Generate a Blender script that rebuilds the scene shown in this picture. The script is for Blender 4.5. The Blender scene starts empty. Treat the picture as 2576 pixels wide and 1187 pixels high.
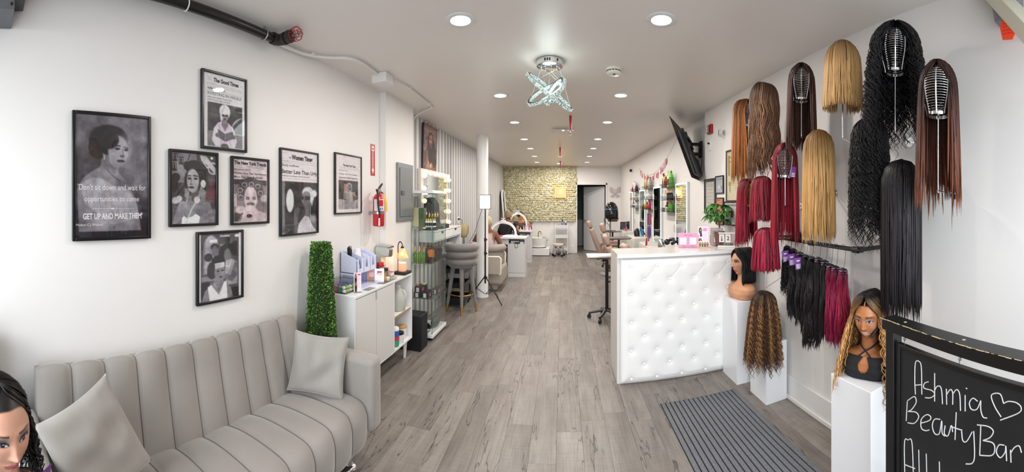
import bpy, bmesh, math, random
import numpy as np
from math import sin, cos, tan, pi, sqrt, atan2, radians as R
from mathutils import Vector, Matrix, Euler

S = bpy.context.scene
COL = S.collection
# ------------------------------------------------------------------ camera, light, exposure
F, HY, CX, CZ = 930.0, 508.0, 1415.0, 1.6          # cylinder radius in px, horizon row, forward column, eye height
CEIL = 2.72
cd = bpy.data.cameras.new('camera'); cam = bpy.data.objects.new('camera', cd); COL.objects.link(cam)
cd.type = 'PANO'; cd.panorama_type = 'CENTRAL_CYLINDRICAL'
cd.central_cylindrical_range_u_min = (0-CX)/F; cd.central_cylindrical_range_u_max = (2576-CX)/F
cd.central_cylindrical_range_v_min = (HY-1187)/F; cd.central_cylindrical_range_v_max = HY/F
cd.central_cylindrical_radius = 1.0; cd.clip_start = .02; cd.clip_end = 100
cam.location = (0, 0, CZ); cam.rotation_euler = (R(90), 0, 0)
S.camera = cam
S.view_settings.view_transform = 'Standard'; S.view_settings.look = 'None'
S.view_settings.gamma = 1; S.view_settings.use_curve_mapping = False
S.view_settings.exposure = 0.04
S.cycles.max_bounces = 10; S.cycles.diffuse_bounces = 5; S.cycles.glossy_bounces = 4
S.cycles.transparent_max_bounces = 16; S.cycles.transmission_bounces = 4
S.cycles.sample_clamp_indirect = 4.0; S.cycles.caustics_reflective = False; S.cycles.caustics_refractive = False
w = bpy.data.worlds.new('sky'); S.world = w; w.use_nodes = True
bg = w.node_tree.nodes['Background']; bg.inputs[0].default_value = (.86, .93, 1, 1); bg.inputs[1].default_value = 3.0

def area(name, loc, rot, sx, sy, power, col=(1, 1, 1), spread=180, shape='RECTANGLE'):
    l = bpy.data.lights.new(name, 'AREA'); l.shape = shape; l.size = sx; l.size_y = sy
    l.energy = power; l.color = col; l.spread = R(spread)
    o = bpy.data.objects.new(name, l); COL.objects.link(o); o.location = loc; o.rotation_euler = rot
    return o
area('storefront_daylight', (-.7, -3.6, 3.1), (R(68), 0, R(-8)), 4.6, 2.2, 370, (.92, .96, 1))

# ------------------------------------------------------------------ helpers
def TH(px): return (px-CX)/F
def on_x(px, py, x):
    t = TH(px); r = abs(x/sin(t)); return r*cos(t), CZ+(HY-py)/F*r
def on_y(px, py, y):
    t = TH(px); r = y/cos(t); return r*sin(t), CZ+(HY-py)/F*r
def on_z(px, py, z=0.0):
    t = TH(px); r = (CZ-z)*F/(py-HY); return r*sin(t), r*cos(t)

def lin(h):
    if isinstance(h, str):
        h = h.lstrip('#'); c = [int(h[i:i+2], 16)/255 for i in (0, 2, 4)]
    else: c = list(h)
    return tuple((v/12.92 if v <= .04045 else ((v+.055)/1.055)**2.4) for v in c)

MATS = {}
def M(h, rough=.5, metal=0.0, emit=0.0, coat=0.0, noise=0.0, nscale=8.0, bump=0.0, bscale=60.0, stretch=(1, 1, 1), spec=.5, trans=0.0, sheen=0.0, attr=False, alpha=1.0, sss=0.0):
    key = (h, rough, metal, emit, coat, noise, nscale, bump, bscale, stretch, spec, trans, sheen, attr, alpha, sss)
    if key in MATS: return MATS[key]
    m = bpy.data.materials.new('mat_%d' % len(MATS)); MATS[key] = m; m.use_nodes = True
    nt = m.node_tree; b = nt.nodes['Principled BSDF']; c = lin(h)+(1,)
    b.inputs['Base Color'].default_value = c; b.inputs['Roughness'].default_value = rough
    b.inputs['Metallic'].default_value = metal; b.inputs['Specular IOR Level'].default_value = spec
    b.inputs['Coat Weight'].default_value = coat; b.inputs['Coat Roughness'].default_value = .03
    b.inputs['Transmission Weight'].default_value = trans; b.inputs['Alpha'].default_value = alpha
    if sheen:
        b.inputs['Sheen Weight'].default_value = sheen; b.inputs['Sheen Roughness'].default_value = .4
    if emit:
        b.inputs['Emission Color'].default_value = c; b.inputs['Emission Strength'].default_value = emit
    src = None
    if attr:
        a = nt.nodes.new('ShaderNodeAttribute'); a.attribute_name = 'Col'; src = a.outputs['Color']
        nt.links.new(src, b.inputs['Base Color'])
        if emit: nt.links.new(src, b.inputs['Emission Color'])
    if noise or bump:
        tc = nt.nodes.new('ShaderNodeTexCoord'); mp = nt.nodes.new('ShaderNodeMapping'); mp.inputs['Scale'].default_value = stretch
        nt.links.new(tc.outputs['Object'], mp.inputs['Vector'])
    if noise:
        n = nt.nodes.new('ShaderNodeTexNoise'); n.inputs['Scale'].default_value = nscale; n.inputs['Detail'].default_value = 4
        nt.links.new(mp.outputs[0], n.inputs['Vector'])
        mr = nt.nodes.new('ShaderNodeMapRange'); mr.inputs['From Min'].default_value = .3; mr.inputs['From Max'].default_value = .7
        mr.inputs['To Min'].default_value = 1-noise; mr.inputs['To Max'].default_value = 1+noise
        nt.links.new(n.outputs[0], mr.inputs['Value'])
        mx = nt.nodes.new('ShaderNodeVectorMath'); mx.operation = 'SCALE'
        if src: nt.links.new(src, mx.inputs[0])
        else: mx.inputs[0].default_value = c[:3]
        nt.links.new(mr.outputs[0], mx.inputs['Scale']); nt.links.new(mx.outputs[0], b.inputs['Base Color'])
    if bump:
        n2 = nt.nodes.new('ShaderNodeTexNoise'); n2.inputs['Scale'].default_value = bscale; n2.inputs['Detail'].default_value = 3
        nt.links.new(mp.outputs[0], n2.inputs['Vector'])
        bp = nt.nodes.new('ShaderNodeBump'); bp.inputs['Strength'].default_value = bump; bp.inputs['Distance'].default_value = .01
        nt.links.new(n2.outputs[0], bp.inputs['Height']); nt.links.new(bp.outputs[0], b.inputs['Normal'])
    return m

def glass_mat(tint, refl=.9, key='g'):
    k = ('glass', tint, refl)
    if k in MATS: return MATS[k]
    m = bpy.data.materials.new('glass_%d' % len(MATS)); MATS[k] = m; m.use_nodes = True
    nt = m.node_tree; nt.nodes.remove(nt.nodes['Principled BSDF']); out = nt.nodes['Material Output']
    t = nt.nodes.new('ShaderNodeBsdfTransparent'); t.inputs[0].default_value = tint+(1,)
    g = nt.nodes.new('ShaderNodeBsdfGlossy'); g.inputs['Roughness'].default_value = .015; g.inputs[0].default_value = (refl, refl, refl, 1)
    lw = nt.nodes.new('ShaderNodeLayerWeight'); lw.inputs[0].default_value = .5
    pw = nt.nodes.new('ShaderNodeMath'); pw.operation = 'POWER'; pw.inputs[1].default_value = 4.0; nt.links.new(lw.outputs['Facing'], pw.inputs[0])
    fr = nt.nodes.new('ShaderNodeMapRange'); fr.inputs['To Min'].default_value = .05; fr.inputs['To Max'].default_value = .95; nt.links.new(pw.outputs[0], fr.inputs[0])
    mx = nt.nodes.new('ShaderNodeMixShader')
    nt.links.new(fr.outputs[0], mx.inputs[0]); nt.links.new(t.outputs[0], mx.inputs[1]); nt.links.new(g.outputs[0], mx.inputs[2])
    nt.links.new(mx.outputs[0], out.inputs['Surface'])
    return m

class MB:
    """collects shapes; build() links them as ONE mesh object"""
    def __init__(s): s.v = []; s.f = []; s.mi = []; s.n = 0; s.m = 0; s.c = []; s.col = None
    def add(s, vs, fs):
        vs = np.asarray(vs, float).reshape(-1, 3); s.v.append(vs)
        s.f.extend([[i+s.n for i in f] for f in fs]); s.mi.extend([s.m]*len(fs)); s.n += len(vs)
        s.c.append(np.tile(np.array(s.col if s.col is not None else (1, 1, 1), float), (len(vs), 1)))
        return s
    def mat(s, i): s.m = i; return s
    def colour(s, h): s.col = lin(h); return s
    def box(s, c, d, rot=None):
        x, y, z = [k/2 for k in d]
        vs = np.array([(-x,-y,-z),(x,-y,-z),(x,y,-z),(-x,y,-z),(-x,-y,z),(x,-y,z),(x,y,z),(-x,y,z)])
        if rot is not None: vs = vs @ np.array(Euler(rot).to_matrix()).T
        return s.add(vs+np.array(c), [(0,3,2,1),(4,5,6,7),(0,1,5,4),(1,2,6,5),(2,3,7,6),(3,0,4,7)])
    def bx(s, a, b):
        return s.box([(p+q)/2 for p, q in zip(a, b)], [abs(q-p) for p, q in zip(a, b)])
    def tube(s, pts, r, n=8, closed=False, cap=True, flat=1.0):
        P = np.array(pts, float); k = len(P); rs = np.full(k, r, float) if np.isscalar(r) else np.array(r, float)
        T = np.roll(P, -1, 0)-np.roll(P, 1, 0) if closed else np.gradient(P, axis=0)
        T /= np.linalg.norm(T, axis=1)[:, None]+1e-12
        u = np.cross(T[0], (0, 0, 1)); 
        if np.linalg.norm(u) < .1: u = np.cross(T[0], (1, 0, 0))
        a = np.arange(n)*2*pi/n; vs = []
        for i in range(k):
            u = u-T[i]*np.dot(u, T[i]); u /= np.linalg.norm(u)+1e-12; w_ = np.cross(T[i], u)
            vs.append(P[i]+rs[i]*(np.outer(np.cos(a), u)+flat*np.outer(np.sin(a), w_)))
        fs = []
        for i in range(k if closed else k-1):
            j = (i+1) % k
            for q in range(n): fs.append((i*n+q, i*n+(q+1) % n, j*n+(q+1) % n, j*n+q))
        if cap and not closed: fs += [tuple(range(n))[::-1], tuple(range((k-1)*n, k*n))]
        return s.add(np.concatenate(vs), fs)
    def cyl(s, p0, p1, r0, r1=None, n=20): return s.tube([p0, p1], [r0, r0 if r1 is None else r1], n)
    def lathe(s, prof, c=(0, 0, 0), n=24, sx=1.0, sy=1.0, cap=True):
        a = np.arange(n)*2*pi/n; vs = []
        for r, z in prof: vs.append(np.stack([c[0]+sx*r*np.cos(a), c[1]+sy*r*np.sin(a), np.full(n, c[2]+z)], 1))
        fs = []; k = len(prof)
        for i in range(k-1):
            for q in range(n): fs.append((i*n+q, i*n+(q+1) % n, (i+1)*n+(q+1) % n, (i+1)*n+q))
        if cap: fs += [tuple(range(n))[::-1], tuple(range((k-1)*n, k*n))]
        return s.add(np.concatenate(vs), fs)
    def ball(s, c, r, n=12, sc=(1, 1, 1)):
        pr = [(max(1e-4, r*sin(pi*i/n)), -r*cos(pi*i/n)) for i in range(n+1)]
        k0 = s.n; s.lathe(pr, (0, 0, 0), n*2)
        s.v[-1] = s.v[-1]*np.array(sc)+np.array(c); return s
    def prism(s, poly, y0, y1, axis='y'):
        n = len(poly); A = lambda t: [((p[0], t, p[1]) if axis == 'y' else (t, p[0], p[1]) if axis == 'x' else (p[0], p[1], t)) for p in poly]
        return s.add(A(y0)+A(y1), [tuple(range(n)), tuple(range(2*n-1, n-1, -1))]+[(i, i+n, (i+1) % n+n, (i+1) % n) for i in range(n)])
    def grid(s, V):
        V = np.asarray(V, float); a, b = V.shape[:2]
        return s.add(V.reshape(-1, 3), [(i*b+j, (i+1)*b+j, (i+1)*b+j+1, i*b+j+1) for i in range(a-1) for j in range(b-1)])
    def move(s, mtx):
        A = np.array(mtx)
        s.v = [q @ A[:3, :3].T+A[:3, 3] for q in s.v]; return s
    def build(s, name, mats, parent=None, smooth=None, bevel=0, seg=2, loc=None, rz=0, kind=None, colours=False, fixn=False, sub=0):
        me = bpy.data.meshes.new(name); V = np.concatenate(s.v)
        me.from_pydata(V.tolist(), [], s.f)
        for m in (mats if isinstance(mats, (list, tuple)) else [mats]): me.materials.append(m)
        me.polygons.foreach_set('material_index', s.mi)
        if colours:
            at = me.color_attributes.new('Col', 'FLOAT_COLOR', 'POINT')
            C4 = np.ones((len(V), 4)); C4[:, :3] = np.concatenate(s.c); at.data.foreach_set('color', C4.ravel())
        if fixn:
            bm = bmesh.new(); bm.from_mesh(me); bmesh.ops.recalc_face_normals(bm, faces=bm.faces); bm.to_mesh(me); bm.free()
        o = bpy.data.objects.new(name, me); COL.objects.link(o)
        if parent is not None: o.parent = parent
        if loc is not None: o.location = loc
        o.rotation_euler[2] = rz
        if bevel:
            md = o.modifiers.new('bevel', 'BEVEL'); md.width = bevel; md.segments = seg; md.limit_method = 'ANGLE'; md.angle_limit = R(40)
            smooth = smooth or 40
        if sub:
            md = o.modifiers.new('sub', 'SUBSURF'); md.levels = sub; md.render_levels = sub
        if smooth:
            me.polygons.foreach_set('use_smooth', [True]*len(me.polygons))
            me.set_sharp_from_angle(angle=R(smooth))
        if kind: o['kind'] = kind
        return o

def tag(o, label, cat, group=None, kind=None):
    o['label'] = label; o['category'] = cat
    if group: o['group'] = group
    if kind: o['kind'] = kind
    return o
def thing(name, label, cat, loc=(0, 0, 0), rz=0, group=None):
    o = bpy.data.objects.new(name, None); COL.objects.link(o); o.location = loc; o.rotation_euler = (0, 0, rz)
    o.empty_display_size = .05
    return tag(o, label, cat, group)
def struct(o): o['kind'] = 'structure'; return o
KIDS = lambda o: [c for c in bpy.data.objects if c.parent == o]
def copy_tree(o, parent=None):
    c = o.copy(); COL.objects.link(c)
    if parent is not None: c.parent = parent
    for k in KIDS(o): copy_tree(k, c)
    return c
def bez(p, n=12):
    """smooth curve through points (Catmull-Rom)"""
    p = [np.array(q, float) for q in p]; p = [2*p[0]-p[1]]+p+[2*p[-1]-p[-2]]; out = []
    for i in range(1, len(p)-2):
        for t in np.arange(n)/n:
            out.append(.5*((2*p[i])+(-p[i-1]+p[i+1])*t+(2*p[i-1]-5*p[i]+4*p[i+1]-p[i+2])*t*t+(-p[i-1]+3*p[i]-3*p[i+1]+p[i+2])*t**3))
    out.append(p[-2]); return np.array(out)

# flat print: lettering as mesh, pictures as coloured grids
def text_geo(body, bold=0.0, shear=0.0, space=1.0):
    cu = bpy.data.curves.new('t', 'FONT'); cu.body = body; cu.size = 1; cu.offset = bold; cu.shear = shear; cu.space_character = space
    cu.resolution_u = 3; cu.fill_mode = 'FRONT'
    o = bpy.data.objects.new('t', cu); COL.objects.link(o)
    me = bpy.data.meshes.new_from_object(o.evaluated_get(bpy.context.evaluated_depsgraph_get()))
    v = np.array([q.co[:2] for q in me.vertices]) if len(me.vertices) else np.zeros((0, 2)); f = [list(p.vertices) for p in me.polygons]
    bpy.data.objects.remove(o); bpy.data.curves.remove(cu); bpy.data.meshes.remove(me)
    return v, f
def text(mb, body, x0, x1, y, h, O, U, V, d=.0006, **kw):
    """lettering between x0..x1 (along U from O), baseline y (along V), cap height h, raised d along U x V"""
    v, f = text_geo(body, **kw)
    if not len(v): return
    a, b = v[:, 0].min(), v[:, 0].max(); sx = (x1-x0)/(b-a)
    U = np.array(U, float); V = np.array(V, float); N = np.cross(U, V)
    P = np.array(O, float)+np.outer(x0+(v[:, 0]-a)*sx, U)+np.outer(y+v[:, 1]*h/.729, V)+N*d
    mb.add(P, f)

class Paint:
    def __init__(s, w, h, col): s.w, s.h = w, h; s.a = np.empty((h, w, 3)); s.a[:] = col; s.X, s.Y = np.meshgrid((np.arange(w)+.5)/w, (np.arange(h)+.5)/h); s.k = h/w
    def put(s, m, col): m = np.clip(m, 0, 1)[..., None]; s.a = s.a*(1-m)+np.array(col, float)*m; return s
    def ell(s, cx, cy, rx, ry, col, rot=0, soft=.12, op=1):
        x = s.X-cx; y = (s.Y-cy)*s.k; c, q = cos(rot), sin(rot); u = (x*c+y*q)/rx; v = (-x*q+y*c)/(ry*s.k)
        return s.put(op*np.clip((1-np.sqrt(u*u+v*v))/soft+.5, 0, 1), col)
    def poly(s, pts, col, op=1):
        m = np.zeros((s.h, s.w)); n = 2
        for oy in (-.25, .25):
            for ox in (-.25, .25):
                X = s.X+ox/s.w; Y = s.Y+oy/s.h; ins = np.zeros(X.shape, bool)
                for i in range(len(pts)):
                    (x1, y1), (x2, y2) = pts[i], pts[i-1]
                    if y1 == y2: continue
                    ins ^= ((y1 > Y) != (y2 > Y)) & (X < (x2-x1)*(Y-y1)/(y2-y1)+x1)
                m += ins
        return s.put(op*m/4, col)
    def line(s, pts, w, col, op=1):
        for (x1, y1), (x2, y2) in zip(pts[:-1], pts[1:]):
            dx, dy = x2-x1, (y2-y1)*s.k; L = dx*dx+dy*dy+1e-9
            t = np.clip(((s.X-x1)*dx+(s.Y-y1)*s.k*dy)/L, 0, 1)
            d = np.sqrt((s.X-x1-t*dx)**2+((s.Y-y1)*s.k-t*dy)**2)
            s.put(op*np.clip((w/2-d)*s.w+.5, 0, 1), col)
        return s
    def rect(s, x0, y0, x1, y1, col, op=1): return s.poly([(x0, y0), (x1, y0), (x1, y1), (x0, y1)], col, op)
    def grain(s, a, seed=1, cell=3):
        g = np.random.default_rng(seed)
        for cs_, am in ((14, .05), (6, .03)):                       # uneven tone, as in a photograph
            q = g.normal(0, am, (s.h//cs_+3, s.w//cs_+3)); yy = np.arange(s.h)/cs_; xx = np.arange(s.w)/cs_; y0 = yy.astype(int); x0 = xx.astype(int); fy = (yy-y0)[:, None]; fx = (xx-x0)[None, :]
            s.a = s.a+((q[y0][:, x0]*(1-fx)+q[y0][:, x0+1]*fx)*(1-fy)+(q[y0+1][:, x0]*(1-fx)+q[y0+1][:, x0+1]*fx)*fy)[..., None]*(s.a < .8)
        p = np.pad(s.a, ((1, 1), (1, 1), (0, 0)), 'edge'); s.a = .4*s.a+.15*(p[:-2, 1:-1]+p[2:, 1:-1]+p[1:-1, :-2]+p[1:-1, 2:])
        s.a = np.clip((s.a-.45)*1.22+.43, .03, .9)
        q = g.normal(0, a, (s.h//cell+2, s.w//cell+2)); q = np.kron(q, np.ones((cell, cell)))[:s.h, :s.w]
        s.a = np.clip(s.a+q[..., None], 0, 1); return s
    def grid(s, O, U, V, W, H, step=0):
        """coloured sheet, O = lower left corner, U right, V up, size W x H; returns MB"""
        mb = MB(); O, U, V = (np.array(q, float) for q in (O, U, V))
        gx = np.linspace(0, W, s.w); gy = np.linspace(H, 0, s.h)
        P = O+gx[None, :, None]*U+gy[:, None, None]*V
        mb.grid(P); c = s.a.reshape(-1, 3); mb.c[-1] = np.where(c <= .04045, c/12.92, ((c+.055)/1.055)**2.4)
        for i in range(len(mb.f)): mb.f[i] = mb.f[i][::-1] if False else mb.f[i]
        return mb
PRINT = M('#ffffff', rough=.55, attr=True)
PRINTG = M('#ffffff', rough=.3, attr=True)

# ------------------------------------------------------------------ materials of the setting
def floor_mat():
    m = bpy.data.materials.new('grey_oak'); m.use_nodes = True; nt = m.node_tree; b = nt.nodes['Principled BSDF']
    L = nt.links.new; N = nt.nodes.new
    tc = N('ShaderNodeTexCoord'); oi = N('ShaderNodeObjectInfo')
    ad = N('ShaderNodeVectorMath'); ad.operation = 'ADD'; ml = N('ShaderNodeVectorMath'); ml.operation = 'SCALE'; ml.inputs[0].default_value = (37, 91, 13)
    L(oi.outputs['Random'], ml.inputs['Scale']); L(tc.outputs['Object'], ad.inputs[0]); L(ml.outputs[0], ad.inputs[1])
    def noise(sc, det, scl):
        mp = N('ShaderNodeMapping'); mp.inputs['Scale'].default_value = scl; L(ad.outputs[0], mp.inputs[0])
        n = N('ShaderNodeTexNoise'); n.inputs['Scale'].default_value = sc; n.inputs['Detail'].default_value = det; n.inputs['Roughness'].default_value = .62; L(mp.outputs[0], n.inputs[0]); return n.outputs[0]
    def ramp(src, stops):
        r = N('ShaderNodeValToRGB'); L(src, r.inputs[0]); e = r.color_ramp.elements
        while len(e) < len(stops): e.new(.5)
        for q, (p, c) in zip(e, stops): q.position = p; q.color = (lin(c) if isinstance(c, str) else (c, c, c))+(1,)
        return r.outputs[0]
    def mul(a, b2, f=1.0):
        x = N('ShaderNodeMix'); x.data_type = 'RGBA'; x.blend_type = 'MULTIPLY'; x.inputs[0].default_value = f
        L(a, x.inputs[6]); L(b2, x.inputs[7]); return x.outputs[2]
    base = ramp(noise(3.0, 6, (2.2, .55, 1)), [(.3, '#948981'), (.5, '#aba198'), (.68, '#bdb5ad')])
    grain = ramp(noise(9.0, 5, (9, .35, 1)), [(.3, .72), (.5, .96), (.75, 1.05)])
    saw = ramp(noise(7.0, 2, (.7, 14, 1)), [(.35, .9), (.6, 1.0)])
    crack = ramp(noise(2.0, 3, (4.2, .42, 1)), [(.0, 1.0), (.385, 1.0), (.394, .22), (.405, 1.0)])
    tone = N('ShaderNodeMapRange'); tone.inputs['To Min'].default_value = .46; tone.inputs['To Max'].default_value = .62; L(oi.outputs['Random'], tone.inputs[0])
    c = mul(mul(mul(base, grain), saw), crack)
    sc = N('ShaderNodeVectorMath'); sc.operation = 'SCALE'; L(c, sc.inputs[0]); L(tone.outputs[0], sc.inputs['Scale'])
    L(sc.outputs[0], b.inputs['Base Color']); b.inputs['Roughness'].default_value = .42; b.inputs['Specular IOR Level'].default_value = .4
    bp = N('ShaderNodeBump'); bp.inputs['Strength'].default_value = .15; bp.inputs['Distance'].default_value = .003; L(crack, bp.inputs['Height']); L(bp.outputs[0], b.inputs['Normal'])
    return m
WALL = M('#e2dfdc', rough=.55, noise=.012, nscale=2.0, bump=.05, bscale=25)
CEILM = M('#e2dcd6', rough=.38, noise=.015, nscale=1.2, bump=.04, bscale=2.0)
TRIM = M('#dedddb', rough=.35, noise=.015, nscale=5)
WHITE = M('#e6e6e6', rough=.3)
WHITEG = M('#e9e9ea', rough=.12)
BLACK = M('#0d0d0f', rough=.35)
BLACKM = M('#17171a', rough=.6)
CHROME = M('#d8d8da', rough=.12, metal=1)
STEEL = M('#a9abad', rough=.3, metal=1)
GOLD = M('#c9a45a', rough=.25, metal=1)

def stripes_mat():
    m = bpy.data.materials.new('striped_wallpaper'); m.use_nodes = True; nt = m.node_tree; b = nt.nodes['Principled BSDF']
    tc = nt.nodes.new('ShaderNodeTexCoord'); sp = nt.nodes.new('ShaderNodeSeparateXYZ'); nt.links.new(tc.outputs['Object'], sp.inputs[0])
    md = nt.nodes.new('ShaderNodeMath'); md.operation = 'MODULO'; md.inputs[1].default_value = .153; nt.links.new(sp.outputs['Y'], md.inputs[0])
    gt = nt.nodes.new('ShaderNodeMath'); gt.operation = 'GREATER_THAN'; gt.inputs[1].default_value = .078; nt.links.new(md.outputs[0], gt.inputs[0])
    mx = nt.nodes.new('ShaderNodeMix'); mx.data_type = 'RGBA'; mx.inputs[6].default_value = lin('#d6d4d1')+(1,); mx.inputs[7].default_value = lin('#97989b')+(1,)
    nt.links.new(gt.outputs[0], mx.inputs[0]); nt.links.new(mx.outputs[2], b.inputs['Base Color']); b.inputs['Roughness'].default_value = .5
    return m

# ------------------------------------------------------------------ the setting
XL, XLS, XRN, XRF, YB, YF = -1.795, -1.85, 1.746, 1.836, 11.6, -.75
def slab(name, a, b, m=WALL): return struct(MB().bx(a, b).build(name, m))
slab('wall_left', (XL-.2, YF, 0), (XL, 3.34, CEIL))
slab('trim_1', (XL-.2, 3.34, 0), (-1.73, 4.05, CEIL))                     # boxed pilaster
slab('wall_left_far', (XLS-.2, 4.05, 0), (XLS, YB, CEIL), stripes_mat())
slab('wall_right', (XRN, YF, 0), (XRN+.3, 4.31, CEIL))
slab('wall_right_far', (XRF, 4.31, 0), (XRF+.2, YB, CEIL))
DX0, DX1, DZ = .463, 1.36, 2.14                                            # doorway in the back wall
wb = MB().bx((XLS-.2, YB, 0), (DX0, YB+.15, CEIL)).bx((DX1, YB, 0), (XRF+.2, YB+.15, CEIL)).bx((DX0, YB, DZ), (DX1, YB+.15, CEIL))
struct(wb.build('wall_back', WALL))
slab('ceiling', (-2.05, YF, CEIL), (2.05, 15.2, CEIL+.15), CEILM)
fl = struct(MB().bx((-2.05, YF, -.08), (2.05, 15.2, -.012)).build('floor', M('#4a443f', rough=.8)))
FM = floor_mat(); PL, PWID = 1.22, .174
def plank_mesh(w_, l_):
    o = MB().bx((.0006, .0006, -.012), (w_-.0006, l_-.0006, 0)).build('plank', FM, fl)
    return o
random.seed(4); proto = None
for i in range(-11, 11):
    x0 = i*PWID-.04; y = YF-random.random()*PL
    while y < 13.2:
        a, b = max(y, YF), min(y+PL, 13.2); x1 = min(x0+PWID, 1.84)
        if b-a > .05 and b > .9:
            if abs(b-a-PL) < 1e-6 and x0+PWID <= 1.84:
                if proto is None: o = proto = plank_mesh(PWID, PL)
                else: o = proto.copy(); COL.objects.link(o)
            else: o = plank_mesh(x1-x0, b-a)
            o.location = (x0, a, 0)
        y += PL
# front of the shop behind the camera: header, sill, mullions
slab('wall_front', (-2, YF-.1, 2.45), (2, YF, CEIL))
wf = MB()
for x in (-1.75, -.62, .62, 1.7): wf.bx((x-.04, YF-.08, 0), (x+.04, YF-.02, 2.45))
wf.bx((-1.75, YF-.08, 0), (-.62, YF-.02, .35)).bx((.62, YF-.08, 0), (1.7, YF-.02, .35))
struct(wf.build('window_1', M('#2a2a2c', rough=.4)))
# baseboards
def board(name, pts): 
    mb = MB()
    for a, b in pts: mb.bx(a, b)
    return struct(mb.build(name, TRIM, bevel=.004))
board('baseboard_right', [((XRN-.014, .2, 0), (XRN, 4.31, .185)), ((XRN-.026, .2, 0), (XRN-.014, 4.31, .034))])
board('baseboard_left', [((XL, .0, 0), (XL+.014, 3.34, .12))])
board('baseboard_back', [((DX0-.33, YB-.02, 0), (DX0-.1, YB, .22)), ((DX1+.08, YB-.02, 0), (XRF, YB, .12))])
board('baseboard_far', [((XRF-.014, 4.4, 0), (XRF, YB, .12))])
# doorway trim, door, dark room behind
d = struct(MB().bx((DX0-.06, YB-.02, 0), (DX0, YB+.17, DZ+.06)).bx((DX1, YB-.02, 0), (DX1+.05, YB+.17, DZ+.06)).bx((DX0-.06, YB-.02, DZ), (DX1+.05, YB+.17, DZ+.06)).build('trim_2', TRIM, bevel=.005))
door = bpy.data.objects.new('door_1', None); COL.objects.link(door); door.location = (DX1-.01, YB+.14, 0); door.rotation_euler = (0, 0, R(140)); struct(door)
MB().bx((0, -.02, .012), (.83, .02, 2.1)).build('door_leaf', M('#c9c9c9', rough=.35), door, bevel=.003)
hd = MB().cyl((.76, .02, 1.0), (.76, .075, 1.0), .028).tube([(.76, .075, 1.0), (.76, .09, 1.0), (.67, .095, 1.0)], .013)
hd.build('door_handle', M('#d5d5d6', rough=.3, metal=.6), door, smooth=40)
for z in (.25, 1.1, 1.95): MB().bx((-.015, -.03, z-.05), (.012, -.018, z+.05)).build('hinge', M('#55565a', rough=.4, metal=.8), door)
back = MB().bx((-.4, 13.9, 0), (2.05, 14.05, CEIL)).bx((-.5, YB+.15, 0), (-.4, 14.05, CEIL)).bx((2.0, YB+.15, 0), (2.1, 14.05, CEIL))
struct(back.build('wall_back_room', M('#6a6f70', rough=.7)))
struct(MB().bx((-.3, 13.55, 0), (1.95, 13.9, .95)).build('trim_3', M('#a4a8aa', rough=.4)))
# round white column
struct(MB().lathe([(.105, 0), (.1, .02), (.1, CEIL)], (0, 0, 0), 40).build('trim_4', M('#e4e3e1', rough=.5, bump=.15, bscale=14), smooth=40, loc=(-1.35, 6.13, 0)))

# ------------------------------------------------------------------ ceiling lights
def make_downlight(x, y, label):
    t = thing('downlight', label, 'ceiling light', (x, y, CEIL), 0, 'recessed ceiling downlights')
    MB().lathe([(.062, -.002), (.064, -.006), (.085, -.009), (.094, -.004), (.094, .0)], n=32, cap=False).build('trim_ring', M('#dcdad8', rough=.35), t, smooth=50)
    MB().lathe([(.058, .012), (.062, -.004)], n=32, cap=False).build('baffle', M('#f2f0ee', rough=.3), t, smooth=50)
    MB().lathe([(.001, -.0035), (.059, -.003)], n=32).build('lens', M('#fff6ea', emit=9), t)
    area('downlight_lamp', (x, y, CEIL-.012), (0, 0, 0), .1, .1, 15, (1, .945, .89), 180, 'DISK')
for i, (yy, xl, xr) in enumerate([(2.19, -.62, .6), (3.83, -.65, .61), (5.15, -.67, .63), (6.55, -.68, .63), (7.7, -.67, .645), (9.0, -.68, .66), (10.36, -.72, .69)]):
    n = ['first', 'second', 'third', 'fourth', 'fifth', 'sixth', 'seventh'][i]
    make_downlight(xl, yy, 'round recessed downlight, %s from the front in the left row' % n)
    make_downlight(xr, yy, 'round recessed downlight, %s from the front in the right row' % n)
make_downlight(-.1, 10.75, 'round recessed downlight between the two rows, nearest the flower wall')

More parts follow.
